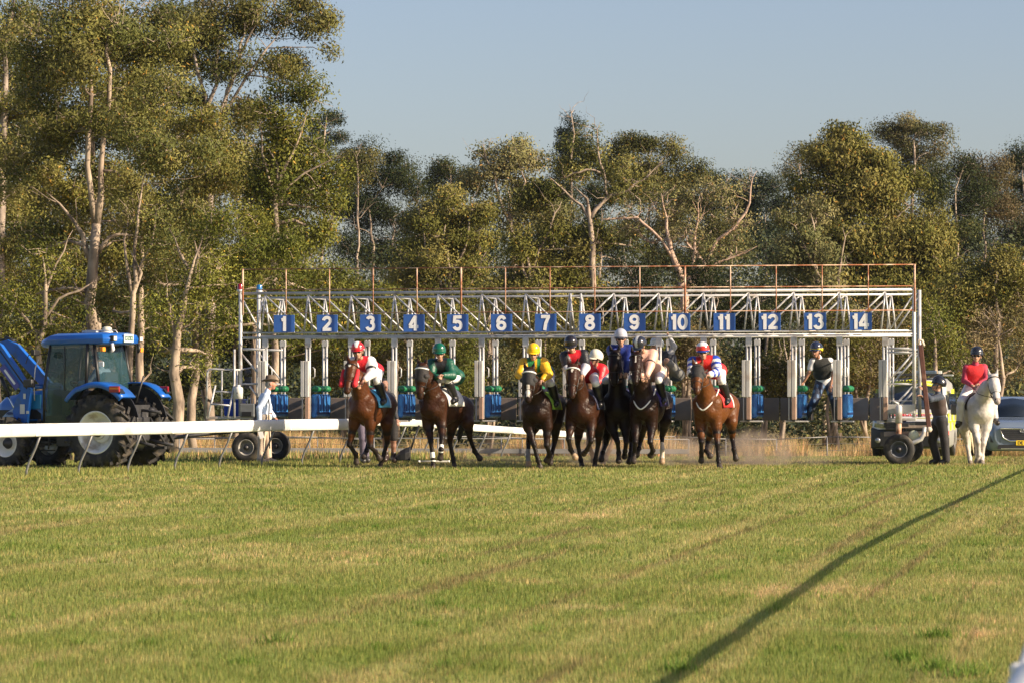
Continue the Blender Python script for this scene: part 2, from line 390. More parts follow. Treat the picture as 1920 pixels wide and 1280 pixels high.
def turf_grass():
    Vs, Fs, Cs = [], [], []; off = 0
    for y0, y1, dens, h, wd in ((15.5, 22, 3800, 0.036, 0.0065), (22, 30, 2200, 0.036, 0.0085), (30, 42, 1000, 0.036, 0.012), (42, 58, 420, 0.038, 0.018), (58, 86, 160, 0.045, 0.028)):
        x0, x1 = -0.152*y1-3.5, 0.152*y1+3.5; n = int(dens*(y1-y0)*(x1-x0)*1.0)
        y = rng.uniform(y0, y1, n); x = rng.uniform(x0, x1, n); k = (np.abs(x) < 0.152*y+1.0) | ((np.abs(x) < 0.152*y+3.5) & (rng.random(n) < 0.55)); x, y = x[k], y[k]
        cl = (np.sin(x*7.1+np.sin(y*3.3)*2)*np.sin(y*5.3+np.sin(x*4.1)*2)+np.sin(x*2.3+y*1.7))*0.25+0.6
        keep = rng.random(len(x)) < 0.55+0.6*cl; x, y, cl = x[keep], y[keep], cl[keep]
        p = np.stack([x, y, gz(y)], 1); V, F_, C = blades(p, h*(0.7+0.6*cl), wd)
        Vs.append(V); Fs.append(F_+off); Cs.append(C); off += len(V)
    # taller weedy tufts
    for _ in range(150):
        y = rng.uniform(17, 60); x = rng.uniform(-0.16, 0.16)*y; r = rng.uniform(0.04, 0.14)
        n = 60; a = rng.uniform(0, 6.28, n); q = r*np.sqrt(rng.random(n)); p = np.stack([x+q*np.cos(a), y+q*np.sin(a), np.zeros(n)], 1)
        V, F_, C = blades(p, 0.055, 0.010, 0.9); Vs.append(V); Fs.append(F_+off); Cs.append(C*np.array([0.7, 0.95, 0.6])); off += len(V)
    def patch(cx, cy, rx, ry, n, h, wd, tint, lean=0.7):
        nonlocal off
        a = rng.uniform(0, 6.28, n); q = np.abs(rng.normal(0, 0.55, n)); p = np.stack([cx+rx*q*np.cos(a)+0.18*(ry*q*np.sin(a)), cy+ry*q*np.sin(a), np.zeros(n)], 1); p = p[p[:, 1] > 15]
        V, F_, C = blades(p, h, wd, lean); Vs.append(V); Fs.append(F_+off); Cs.append(C*np.array(tint)); off += len(V)
    for cx, cy, rx, ry, n in ((2.55, 26.0, 1.5, 1.3, 6000), (1.9, 25.6, 0.7, 0.6, 1500), (3.4, 27.2, 0.8, 1.0, 2000), (2.9, 21.2, 0.5, 0.8, 1200), (-1.6, 32, 1.6, 2.0, 3500), (0.6, 42, 2.0, 2.5, 2500)): patch(cx, cy, rx, ry, n, 0.040, 0.008*cy/22, (1.55, 1.27, 1.7))
    for cx, cy in ((2.33, 18.6), (2.20, 19.2), (2.42, 18.2), (2.6, 21.0), (-1.4, 20.5), (-0.5, 24.0), (0.9, 18.4)): patch(cx, cy, 0.16, 0.16, 160, 0.085, 0.010, (0.55, 0.85, 0.45), 1.0)
    o = put(mk_mesh('grass', np.concatenate(Vs), np.concatenate(Fs), None, True, None, np.concatenate(Cs)), 'grass', None, None, [mb_])
    props(o, 'short mown racecourse grass, green with straw patches', 'grass', None, 'stuff')
turf_grass()
mdry = bpy.data.materials.new('dry_grass'); mdry.use_nodes = True
_a = mdry.node_tree.nodes.new('ShaderNodeVertexColor'); _a.layer_name = 'Col'; blade_shader(mdry, _a.outputs[0], 0.3, 0.7)
def tall_grass():
    Vs, Fs, Cs = [], [], []; off = 0
    def put_(p, h, wd, c, lean=0.45):
        nonlocal off
        V, F_, C = blades(p, h, wd, lean); Vs.append(V); Fs.append(F_+off); Cs.append(C*np.array(c)); off += len(V)
    # belt along the back fence
    n = 150000; x = rng.uniform(-24, 24, n); y = 104+rng.random(n)**1.3*9
    d = np.sin(x*1.7)*0.5+np.sin(x*4.3+1)*0.3+np.sin(x*0.6)*0.4+0.9; k = rng.random(n) < d*0.75
    x, y, d = x[k], y[k], d[k]; m = len(x)//2
    put_(np.stack([x, y, gz(y)], 1)[:m], 0.80*(0.35+0.5*d[:m]), 0.030, (0.50, 0.37, 0.17)); put_(np.stack([x, y, gz(y)], 1)[m:], 0.42*(0.4+0.5*d[m:]), 0.035, (0.42, 0.38, 0.15))
    # rough verge left of the gate behind the rail
    n = 42000; x = rng.uniform(-16, -1, n); y = rng.uniform(78, 104, n); k = rng.random(n) < 0.5+0.5*np.sin(x*2.1+y); x, y = x[k], y[k]; m = len(x)//2
    put_(np.stack([x, y, gz(y)], 1)[:m], 0.20, 0.03, (0.40, 0.31, 0.13)); put_(np.stack([x, y, gz(y)], 1)[m:], 0.15, 0.035, (0.22, 0.26, 0.07))
    n = 16000; x = rng.uniform(-1, 20, n); y = rng.uniform(88, 104, n)
    put_(np.stack([x, y, gz(y)], 1), 0.06, 0.035, (0.28, 0.32, 0.09))
    # strip under the near end of the rail
    n = 9000; y = rng.uniform(60, 77, n); x = -8.9+0.417*(y-62.5)+rng.normal(-0.3, 0.5, n)
    put_(np.stack([x, y, gz(y)], 1), 0.10, 0.02, (0.26, 0.28, 0.08))
    o = put(mk_mesh('long_grass', np.concatenate(Vs), np.concatenate(Fs), None, True, None, np.concatenate(Cs)), 'long_grass', None, None, [mdry])
    props(o, 'long dry straw grass growing along the fence behind the starting gate', 'long grass', None, 'stuff')
tall_grass()

# ------------------------------------------------------------------ running rails
M_post = mat('grey_post', (0.20, 0.20, 0.20), 0.5, 0.3, 0.15, 4)
def rail(name, label, pts, posts, bh=0.24, far=None, top=0.985, side=-1, gh=None, tw=0.10):
    base = np.array([pts[0][0], pts[0][1], float(gz(pts[0][1]))]); t = thing(name, label, 'running rail', base)
    k = len(pts)
    bh0 = bh
    for i in range(k-1):
        bh = bh0 if far is None else bh0*(1-0.32*min(max((pts[i][1]-76)/20.0, 0), 1))
        a = np.array([*pts[i][:2], float(gz(pts[i][1]))+top+pts[i][2]]); b = np.array([*pts[i+1][:2], float(gz(pts[i+1][1]))+top+pts[i+1][2]])
        d = nrm(b-a); nrml = nrm(np.cross(d, (0, 0, 1)))*1.0; up = np.array([0, 0, 1.0])
        prof = [(0.0, 0.0), (0.35*tw, -0.02*bh), (tw*0.5, -0.12*bh), (tw*0.6, -0.35*bh), (tw*0.54, -0.65*bh), (tw*0.46, -0.92*bh), (tw*0.2, -bh),
                (-tw*0.2, -bh), (-tw*0.5, -0.92*bh), (-tw*0.5, -0.12*bh), (-0.3*tw, -0.015*bh)]
        m = MB(); g = 0.006
        ring = lambda p: [p+nrml*u+up*v for u, v in prof]
        m.loft([ring(a+d*g), ring(b-d*g)]); m.build('rail_panel', M_white, t, fixn=True)
        if i: MB().box(a-up*bh*0.5, (0.05, tw+0.03, bh*0.9), [d, nrml, up]).build('joint_sleeve', M_white, t, bevel=0.01)
    pl = np.array([p[:2] for p in pts]); seg = np.linalg.norm(np.diff(pl, axis=0), axis=1); cum = np.concatenate([[0], np.cumsum(seg)])
    s = posts[0]
    while s < cum[-1]:
        i = min(np.searchsorted(cum, s, 'right')-1, k-2); f = (s-cum[i])/seg[i]; p = pl[i]+(pl[i+1]-pl[i])*f
        d = nrm(np.array([*(pl[i+1]-pl[i]), 0])); nn = np.cross(d, (0, 0, 1))*side
        g = float(gz(p[1])); zt = g+top-bh+pts[i][2]*(1-f)+pts[i+1][2]*f; q = np.array([*p, 0.0]); H = zt-g
        pp = [q+nn*0.0+[0, 0, zt+0.03], q+nn*0.10+[0, 0, g+H*0.72], q+nn*0.24+[0, 0, g+H*0.36], q+nn*0.29+[0, 0, g+H*0.16], q+nn*0.30+[0, 0, g-0.02]]
        MB().path(pp, 0.023, 8).build('post', M_post, t)
        s += posts[1]
    return t
rp = [(-8.53+0.417*(y-62.5), y, dz) for y, dz in ((53.5, 0.0), (57.3, -0.01), (62.1, 0.0), (66.9, -0.005), (71.7, 0.01), (75.35, 0.0))]
rail('running_rail', 'near white plastic running rail on bent grey posts, in front of the blue tractor', rp, (0.05, 1.9))
rf = [(-3.45+0.25*(y-83), y, dz) for y, dz in ((83, 0.0), (87.6, 0.01), (92.2, -0.02), (96.8, 0.0), (101.4, 0.01), (106, 0.0))]
rail('running_rail', 'far white running rail seen low between the horses behind the starting gate', rf, (0.5, 2.72), bh=0.19)
_k = 0.97/math.tan(R(SUN_EL)); pr = [(0.32, 3.0, 0.0), (0.972, 6.4, 0.0), (1.78, 11.0, 0.0)]+[(x+_k*math.cos(R(SUN_PHI)), y-_k*math.sin(R(SUN_PHI)), 0.0) for x, y in ((0.80, 17.8), (1.40, 21.4), (2.30, 26.8), (2.98, 31.0), (4.62, 39.8), (6.45, 49.0), (8.2, 58.0), (10.1, 67.6), (12.4, 79.0))]
RAIL2 = rail('running_rail', 'white running rail beside the camera, only its blurred end in the bottom right corner', pr, (1.3, 2.7), bh=0.045, top=1.0, side=1, tw=0.05)

# ------------------------------------------------------------------ wire fences behind the gate
def wire_fence(name, label, x0, x1, y0, y1, h, step, topr=0.022, wires=3, m=M_steel, postr=0.022):
    t = thing(name, label, 'fence', (x0, y0, float(gz(y0)))); n = int(abs(x1-x0)/step); wr = MB(); tr = MB(); prev = None
    for i in range(n+1):
        x = x0+(x1-x0)*i/n; y = y0+(y1-y0)*i/n; g = float(gz(y)); hh = h+0.05*math.sin(i*1.7)
        MB().tube((x, y, g-0.05), (x, y, g+hh), postr).build('fence_post', m, t)
        if prev is not None:
            tr.tube(prev+[0, 0, 0], np.array([x, y, g+hh]), topr)
            for q in range(wires):
                f = (q+1)/(wires+1); wr.tube(np.array([prev[0], prev[1], prev[2]-hh*f]), np.array([x, y, g+hh*(1-f)]), 0.006, n=4)
        prev = np.array([x, y, g+hh])
    tr.build('top_rail', m, t); wr.build('wire', m, t); return t
wire_fence('wire_fence', 'long low pipe and wire fence in dry grass behind the starting gate', -20, 30, 103.5, 106, 0.80, 1.55, topr=0.016, m=M_post, postr=0.018)
def grey_barrier():
    t = thing('barrier_fence', 'dull grey low barrier fence far behind the galloping horses', 'fence', (-9, 98, float(gz(98))))
    mm = mat('weathered_grey', (0.16, 0.16, 0.16), 0.7, 0.2, 0.2, 3)
    b = MB(); a = np.array([-9.5, 97.5, gz(97.5)+0.34]); c = np.array([5.2, 100.5, gz(100.5)+0.34]); d = nrm(c-a)
    b.box((a+c)/2, (np.linalg.norm(c-a), 0.06, 0.14), [d, np.cross((0, 0, 1), d), (0, 0, 1)]); b.build('barrier_board', mm, t, bevel=0.01)
    MB().tube(a+[0, 0, 0.36], c+[0, 0, 0.36], 0.016).build('top_rail', M_post, t)
    for i in range(9):
        p = a+(c-a)*i/8; MB().tube(p-[0, 0, 0.4], p+[0, 0, 0.36], 0.02).build('fence_post', M_post, t)
grey_barrier()
# ------------------------------------------------------------------ starting gate
TH = R(11.0); GA = np.array([1.27-6.916*math.cos(TH), 75+6.916*math.sin(TH), 0.0]); GP = 0.988
gx = np.array([math.cos(TH), -math.sin(TH), 0]); gy = np.array([math.sin(TH), math.cos(TH), 0]); gzv = np.array([0, 0, 1.0]); GAX = [gx, gy, gzv]
def G(x, y, z): return GA+gx*x+gy*y+gzv*z
def font_mesh(txt, size, bold=0.0, extrude=0.004, sx=1.0):
    c = bpy.data.curves.new('t', 'FONT'); c.body = txt; c.size = size; c.offset = bold; c.extrude = extrude; c.align_x = 'CENTER'; c.align_y = 'CENTER'
    o = bpy.data.objects.new('t', c); link(o); dg = bpy.context.evaluated_depsgraph_get(); me = bpy.data.meshes.new_from_object(o.evaluated_get(dg))
    v = np.array([q.co[:] for q in me.vertices]); f = [list(p.vertices) for p in me.polygons]
    bpy.data.objects.remove(o); bpy.data.curves.remove(c); bpy.data.meshes.remove(me)
    v[:, 0] = (v[:, 0]-(v[:, 0].min()+v[:, 0].max())/2)*sx; v[:, 1] -= (v[:, 1].min()+v[:, 1].max())/2
    return v, f
def text_on(txt, c, u, v, size, m, name, parent, bold=0.0, sx=1.0, depth=0.004):
    V, Fs = font_mesh(txt, size, bold, depth, sx); u, v = nrm(u), nrm(v); n = np.cross(u, v); c = np.asarray(c, float)
    b = MB(); b.add([c+u*p[0]+v*p[1]+n*p[2] for p in V], Fs); return b.build(name, m, parent)
def numeral(txt, c, u, v, n, H, m, parent):
    """bold grotesque figures as thick strokes"""
    arc = lambda cx, cy, rx, ry, a0, a1, k=18: [(cx+rx*math.cos(R(a0+(a1-a0)*i/k)), cy+ry*math.sin(R(a0+(a1-a0)*i/k))) for i in range(k+1)]
    w_ = 0.215; h_ = w_/2; X = 0.235; D = {
     '0': ([arc(0, .5, X, .5-h_, 90, 450, 36)], .70), '1': ([[(.04, 0), (.04, 1)], [(.04, .80), (-.17, .74)]], .44),
     '2': ([arc(0, 1-h_-.21, X, .21, 175, -35, 20)+[(-.19, .16), (-.235, h_)], [(-.30, h_), (.31, h_)]], .68),
     '3': ([arc(0, .74, .20, .165, 165, -90, 20), arc(0, .325, .235, .235, 90, -165, 22)], .68),
     '4': ([[(.11, 0), (.11, 1)], [(.09, .93), (-.27, .32)], [(-.33, .27), (.31, .27)]], .70),
     '5': ([[(.28, 1-h_), (-.17, 1-h_)], [(-.17, .98), (-.21, .48)], arc(-.0, .345, .235, .25, 140, -160, 24)], .68),
     '6': ([arc(0, .32, X, .32-h_, 0, 360, 30), arc(.02, .5, .255, .5-h_, 180, 35, 20)], .68),
     '7': ([[(-.30, 1-h_), (.30, 1-h_)], [(.22, .93), (.02, .45), (-.05, 0)]], .66),
     '8': ([arc(0, .745, .195, .16, 0, 360, 28), arc(0, .30, X, .205, 0, 360, 30)], .68),
     '9': ([arc(0, .68, X, .32-h_, 0, 360, 30), arc(-.02, .5, .255, .5-h_, 0, -145, 20)], .68)}
    tw = sum(D[q][1] for q in txt); x = -tw/2; b = MB(); lay = 0
    for q in txt:
        st, ad = D[q]; x += ad/2
        for s_ in st:
            lay += 1; P2 = np.array(s_, float)+[x, -0.5]; k = len(P2); cl = np.allclose(P2[0], P2[-1]); V = []
            for i in range(k):
                a_ = P2[i-1] if i else (P2[-2] if cl else P2[0]); z_ = P2[i+1] if i < k-1 else (P2[1] if cl else P2[-1])
                d = (z_-a_)/max(np.linalg.norm(z_-a_), 1e-9); nn = np.array([-d[1], d[0]])*h_
                for p in (P2[i]+nn, P2[i]-nn): V.append(c+u*p[0]*H+v*p[1]*H+n*(0.002+0.0015*(lay % 3)))
            b.add(V, [(2*i, 2*i+1, 2*i+3, 2*i+2) for i in range(k-1)])
        x += ad/2
    return b.build('numeral', m, parent)
def wheel(c, axis, r, wd, parent, rimcol, rr=0.6, spokes=0, lugs=0, dish=0.06, name='wheel'):
    """tyre + rim, outer face towards axis"""
    a = nrm(axis); c = np.asarray(c, float); h = wd/2
    w_ = MB(); pr = [(r*rr, -h*0.85), (r*0.72, -h), (r*0.9, -h*0.96), (r*0.985, -h*0.75), (r, -h*0.3), (r, h*0.3), (r*0.985, h*0.75), (r*0.9, h*0.96), (r*0.72, h), (r*rr, h*0.85), (r*rr*0.97, h*0.6)]
    w_.lathe(c, a, pr, 40)
    e1, e2, _ = frame(a)
    if lugs:
        for i in range(lugs):
            for sd in (-1, 1):
                t = 2*math.pi*(i+(0.5 if sd > 0 else 0))/lugs
                rad = e1*math.cos(t)+e2*math.sin(t); tan = -e1*math.sin(t)+e2*math.cos(t)
                p = c+rad*(r*1.0)+a*sd*h*0.5; dd = nrm(a*sd*1.0+tan*0.85*1)
                w_.box(p, (h*1.25, 0.055, 0.12), [dd, nrm(np.cross(rad, dd)), rad])
                w_.box(c+rad*(r*0.93)+a*sd*h*0.93+tan*h*0.42, (0.05, 0.05, 0.11), [a, nrm(np.cross(rad, a)), rad])
    t = w_.build('tyre', M_rubber, parent)
    rm = MB(); q = r*rr
    rm.lathe(c, a, [(q*0.97, -h*0.6), (q*1.0, h*0.70), (q*1.04, h*0.88), (q*0.97, h*0.86), (q*0.90, h*0.55), (q*0.84, h*0.1), (q*0.60, h*0.1-dish), (q*0.34, h*0.1-dish), (q*0.30, h*0.35), (q*0.2, h*0.42), (0.0, h*0.42)], 36)
    for i in range(6):
        tt = 2*math.pi*i/6; p = c+(e1*math.cos(tt)+e2*math.sin(tt))*q*0.46+a*(h*0.1-dish); rm.lathe(p, a, [(q*0.05, 0), (q*0.05, 0.03), (0, 0.03)], 8)
    rm.build('rim', rimcol, parent); return t
def gate():
    g = thing('starting_gate', 'long galvanised fourteen-stall starting gate with blue numbered boards and rusty handrail', 'starting gate', GA)
    M_panel = mat('gate_panel', (0.52, 0.51, 0.48), 0.5, 0.1, 0.10, 4, 0.1, col2=(0.42, 0.36, 0.30), col2amt=0.25)
    M_tan = mat('gate_panel_lower', (0.34, 0.22, 0.16), 0.7, 0.0, 0.15, 5, 0.1)
    M_pad = mat('blue_pad', (0.02, 0.11, 0.36), 0.45, 0, 0.2, 5, 0.4, col2=(0.05, 0.25, 0.60), col2amt=0.5, c2scale=4)
    M_navy = mat('navy_strap', (0.008, 0.03, 0.12), 0.5, 0, 0.1, 5)
    M_green = mat('green_pad', (0.01, 0.16, 0.055), 0.5, 0, 0.3, 10, 0.5)
    M_tail = mat('tailgate_rubber', (0.17, 0.14, 0.125), 0.7, 0, 0.2, 3, 0.2, col2=(0.20, 0.15, 0.12), col2amt=0.4, c2scale=2)
    M_board = mat('board_blue', (0.045, 0.14, 0.47), 0.4, 0, 0.10, 3); M_num = mat('board_white', (0.97, 0.97, 0.97), 0.5)
    M_tan2 = mat('sun_patch_tan', (0.40, 0.30, 0.22), 0.7, 0, 0.1, 3)  # unused tan meant as painted sunlight patches on the tailgates
    L = 14*GP; x0 = -0.57; x1 = L+0.62; D = 1.55
    ZT, ZB = 3.76, 2.88
    for y, zr in ((0.0, ((ZT, 0.034), (ZT-0.11, 0.014), (ZB, 0.022), (ZB-0.11, 0.030))), (D, ((ZT-0.05, 0.020), (ZB-0.04, 0.018)))):
        for z, r in zr:
            MB().tube(G(x0, y, z), G(x1, y, z), r, n=10).build('chord', M_steel, g)
    for y in (0.0, D):
        for i in range(15):
            x = i*GP; b = MB(); z1, z0 = ZT-0.04, ZB+0.03
            b.tube(G(x, y, z1), G(x-0.09, y, z0), 0.021, n=6); b.tube(G(x, y, z1), G(x+0.10, y, z0), 0.021, n=6)
            if i == 7 and y == 0: b.tube(G(x+0.25, y, z1), G(x+0.25, y, z0), 0.028, n=6); b.tube(G(x+0.02, y, z1), G(x+0.02, y, z0), 0.028, n=6)
            if i < 7: b.tube(G(x, y, z1), G(x+GP-0.12, y, z0), 0.021, n=6)
            elif i > 7: b.tube(G(x, y, z1), G(x-GP+0.12, y, z0), 0.021, n=6)
            if i == 7: pass
            if y == 0: b.tube(G(x, 0, ZT-0.1), G(x, D, ZT-0.1), 0.014, n=6); b.tube(G(x, 0, ZB-0.1), G(x, D, ZB-0.1), 0.016, n=6)
            b.build('truss_brace', M_steel, g)
    # stalls
    for i in range(15):
        x = i*GP
        b = MB()
        for dx in (-0.036, 0.036): b.tube(G(x+dx, 0, ZB-0.14), G(x+dx, 0, 0.98), 0.026, n=8)
        b.box(G(x, 0, 2.66), (0.125, 0.08, 0.20), GAX); b.build('front_post', M_steel, g)
        b = MB()
        for dx in (-0.036, 0.036): b.tube(G(x+dx, D, ZB-0.14), G(x+dx, D, 0.98), 0.028, n=8)
        b.box(G(x, D, 2.66), (0.13, 0.08, 0.12), GAX); b.build('rear_post', M_steel, g)
        # open front doors folded forward: two long upright leaves
        b = MB()
        for dx, w_ in ((-0.085, 0.075), (0.012, 0.085)): b.box(G(x+dx-0.01, -0.10, 1.86), (w_, 0.12, 0.80), GAX)
        b.build('door_leaf', M_panel, g, bevel=0.008)
        MB().box(G(x+0.01, -0.10, 1.21), (0.085, 0.12, 0.48), GAX).build('door_foot', M_tan, g, bevel=0.008)
        MB().box(G(x-0.10, -0.10, 1.21), (0.022, 0.04, 0.50), GAX).build('door_edge', M_panel, g)
        b = MB().path([G(x+0.13, -0.06, 2.12), G(x+0.17, -0.06, 2.08), G(x+0.17, -0.06, 1.92), G(x+0.13, -0.06, 1.88)], 0.012, 6); b.build('door_handle', M_steel, g)
        if i < 14:
            # padded side partition between front and rear posts
            b = MB(); b.box(G(x+0.10, D*0.50, 1.26), (0.12, D*0.86, 0.52), GAX); p = b.build('side_pad', M_pad, g, bevel=0.05, seg=3)
            b = MB()
            for q in range(5): b.box(G(x+0.10, D*(0.18+0.16*q), 1.33), (0.136, 0.03, 0.36), GAX)
            b.box(G(x+0.10, D*0.50, 1.10), (0.134, D*0.80, 0.05), GAX); b.build('pad_strap', M_navy, p)
            b = MB()
            for q in range(4):
                y_ = D*(0.16+0.225*q); b.ball(G(x+0.10, y_, 1.64), (0.10, 0.19, 0.075), GAX, 12, 8)
            b.build('roll_pad', M_green, g)
            # tailgate between this post and the next
            open_ = i in (12,)
            if not open_:
                b = MB(); b.box(G(x+0.30, D+0.05, 1.19), (0.36, 0.06, 0.50), GAX); b.box(G(x+0.71, D+0.05, 1.19), (0.40, 0.06, 0.50), GAX)
                tg = b.build('tailgate', M_tail, g, bevel=0.012)
            else:
                MB().box(G(x+0.18, D+0.25, 1.19), (0.06, 0.40, 0.50), GAX).build('tailgate', M_tail, g, bevel=0.012)
                MB().box(G(x+0.83, D+0.25, 1.19), (0.06, 0.40, 0.50), GAX).build('tailgate', M_tail, g, bevel=0.012)
        MB().box(G(x+0.06, 0.10, 0.93), (0.50, 0.30, 0.035), GAX).build('foot_ledge', M_panel, g, bevel=0.01)
        b = MB(); b.box(G(x, D*0.5, 0.955), (0.06, D+0.2, 0.05), GAX); b.build('sill_beam', M_dark, g)
    # number boards
    for i in range(14):
        c = G(i*GP+GP*0.5-0.02, -0.14, 3.08)
        b = MB(); b.box(c, (0.475, 0.018, 0.385), GAX); b.box(c+gy*0.05, (0.06, 0.07, 0.30), GAX); bd = b.build('number_board', M_board, g, bevel=0.003)
        numeral(str(i+1), c-gy*0.0125, gx, gzv, -gy, 0.335, M_num, bd)
        MB().box(G(i*GP+GP*0.62, -0.05, 2.895), (0.16, 0.05, 0.03), GAX).build('lamp_bracket', M_panel, g)
    # rusty walkway handrail in front of the truss
    hx0, hx1 = -0.42, L+0.66
    for z, r in ((4.29, 0.013), (3.83, 0.012), (3.31, 0.012)): MB().tube(G(hx0, -0.36, z), G(hx1, -0.36, z), r, n=6).build('handrail', M_rust, g)
    for i in range(16):
        x = hx0+(hx1-hx0)*i/15; MB().tube(G(x, -0.36, 3.27), G(x, -0.36, 4.30), 0.013 if i % 5 else 0.022, n=6).build('handrail_post', M_rust, g)
    # left end tower
    for y in (0.0, D):
        MB().tube(G(x0, y, ZT+0.06), G(x0, y, 1.05), 0.042, n=10).build('end_post', M_steel, g)
        b = MB(); b.tube(G(x0, y, 2.52), G(0, y, 2.52), 0.028); b.tube(G(x0, y, 2.45), G(-0.05, y, 1.85), 0.022); b.tube(G(x0, y, 1.75), G(0, y, 1.75), 0.022)
        b.tube(G(x0, y, ZT-0.05), G(-0.1, y, ZB), 0.02, n=6); b.tube(G(-0.05, y, ZT-0.1), G(-0.2, y, ZB), 0.02, n=6); b.build('end_brace', M_steel, g)
    MB().tube(G(-0.30, 0.4, 2.8), G(-0.30, 0.4, 1.0), 0.022).tube(G(-0.22, 0.8, 2.8), G(-0.22, 0.8, 1.0), 0.03).build('end_brace', M_steel, g)
    # right end tower
    for y in (0.0, D):
        MB().tube(G(x1, y, ZT+0.04), G(x1, y, 1.02), 0.042, n=10).build('end_post', M_steel, g)
        b = MB(); b.tube(G(L, y, 2.50), G(x1, y, 2.50), 0.024); b.tube(G(L+0.03, y, 2.42), G(x1, y, 2.42), 0.022)
        b.tube(G(x1, y, 2.42), G(L+0.05, y, 1.78), 0.022); b.tube(G(L, y, 1.74), G(x1, y, 1.74), 0.022); b.tube(G(x1, y, 1.72), G(L+0.05, y, 1.12), 0.022)
        b.tube(G(L+0.08, y, ZB), G(x1, y, ZT-0.1), 0.02, n=6); b.tube(G(x1, y, 1.38), G(L+0.1, y, 1.38), 0.014, n=6); b.build('end_brace', M_steel, g)
    MB().box(G(L+0.32, -0.05, 1.20), (0.64, 0.05, 0.20), GAX).build('end_beam', M_panel, g, bevel=0.01)
    MB().box(G(L+0.32, 0.0, 0.98), (0.68, 0.10, 0.06), GAX).build('end_sill', M_panel, g, bevel=0.01)
    b = MB(); b.lathe(G(L+0.30, -0.16, 0.90), gzv, [(0.0, 0), (0.075, 0), (0.075, 0.34), (0.06, 0.37), (0.03, 0.40), (0.0, 0.40)], 18); b.tube(G(L+0.30, -0.16, 1.31), G(L+0.16, -0.2, 1.38), 0.025); b.build('king_pin', M_steel, g)
    MB().tube(G(L+0.30, -0.16, 0.92), G(L+0.30, -0.16, 0.55), 0.06, n=14).build('pin_shaft', M_rust, g)
    b = MB(); b.box(G(L+0.62, -0.1, 0.82), (0.75, 0.10, 0.06), GAX); b.box(G(L+0.42, 0.4, 0.66), (0.9, 0.9, 0.10), GAX); b.build('drawbar_frame', mat('old_beam', (0.34, 0.27, 0.21), 0.7, 0.1, 0.3, 6), g, bevel=0.01)
    pts = [G(L+0.40, -0.18, 0.47), G(L+0.62, -0.2, 0.48), G(L+0.78, -0.2, 0.56), G(L+0.84, -0.2, 0.68), G(L+0.86, -0.2, 0.82)]
    MB().path(pts, [0.05, 0.05, 0.05, 0.045, 0.04], 8).build('tow_hook', M_steel, g)
    MB().lathe(G(L+0.62, -0.16, 0.63), -gy, [(0, 0.03), (0.10, 0.02), (0.115, 0.0), (0.115, -0.05), (0, -0.05)], 22).build('lamp_disc', mat('cream_lens', (0.55, 0.58, 0.42), 0.3), g)
    # road wheels
    for k, (px, nm) in enumerate(((460, 'l'), (1684, 'r'))):
        xx = -0.36 if nm == 'l' else L+0.31
        for y in (-0.22, D+0.75):
            w_ = MB(); cz = 0.335+float(gz((G(xx, y, 0))[1]))
            hub = MB(); hub.lathe(G(xx, y, cz), -gy, [(0.0, 0.115), (0.04, 0.11), (0.05, 0.06), (0.07, 0.05)], 14); wh = hub.build('wheel', M_dark, g)
            wheel(G(xx, y, cz), -gy, 0.335, 0.20, wh, mat('wheel_grey', (0.16, 0.17, 0.19), 0.5, 0.3, 0.2, 6) if nm == 'r' else mat('wheel_pale', (0.42, 0.40, 0.37), 0.5, 0.2, 0.2, 6), rr=0.52)
        MB().tube(G(xx, -0.2, 0.34), G(xx, D+0.75, 0.32), 0.045).build('axle', M_dark, g)
        b = MB(); b.tube(G(xx, 0.5, 0.34), G(xx, 0.5, 0.98), 0.05); b.tube(G(xx, 1.2, 0.34), G(xx, 1.2, 0.98), 0.05); b.box(G(xx, 0.8, 0.86), (0.4, 1.9, 0.08), GAX); b.build('axle_leg', M_dark, g)
    # machinery platform at the left end
    px0 = -1.34
    MB().box(G(-0.80, 0.45, 0.99), (1.10, 1.1, 0.06), GAX).build('platform', M_panel, g, bevel=0.01)
    b = MB(); b.path([G(px0, -0.1, 1.0), G(px0+0.03, -0.1, 2.0), G(px0+0.07, -0.1, 2.07), G(px0+0.16, -0.1, 2.08), G(-0.55, -0.1, 2.06)], 0.023, 8)
    b.tube(G(-0.98, -0.1, 1.0), G(-0.97, -0.1, 2.05), 0.02); b.tube(G(-0.90, 0.9, 1.0), G(-0.90, 0.9, 2.05), 0.02); b.path([G(-0.86, 0.9, 1.95), G(-0.8, 0.9, 2.08), G(-0.55, 0.9, 2.12)], 0.018, 8)
    b.build('guard_rail', M_steel, g)
    b = MB(); b.tube(G(-1.23, -0.32, 1.0), G(-1.10, -0.18, 1.72), 0.022); b.tube(G(-0.78, -0.32, 1.0), G(-0.66, -0.18, 1.74), 0.022)
    b.tube(G(-1.17, -0.27, 1.30), G(-0.73, -0.27, 1.27), 0.02); b.tube(G(-1.12, -0.2, 1.58), G(-0.69, -0.2, 1.56), 0.02); b.build('ladder', M_steel, g)
    MB().tube(G(-0.67, -0.15, 1.0), G(-0.67, -0.15, 2.52), 0.024).build('guard_rail', M_steel, g)
    b = MB(); b.box(G(-0.80, 0.35, 1.20), (0.40, 0.35, 0.33), GAX, taper=(1.1, 1.1)); b.box(G(-0.80, 0.35, 1.39), (0.46, 0.40, 0.05), GAX); b.build('blue_tank', mat('deep_blue', (0.01, 0.06, 0.38), 0.35), g, bevel=0.02)
    MB().box(G(-0.38, 0.0, 1.16), (0.34, 0.3, 0.30), GAX).build('motor_box', mat('motor_grey', (0.20, 0.21, 0.21), 0.5, 0.3, 0.2), g, bevel=0.02)
    MB().box(G(-0.385, -0.16, 1.08), (0.22, 0.02, 0.10), GAX).build('motor_vent', M_black, g)
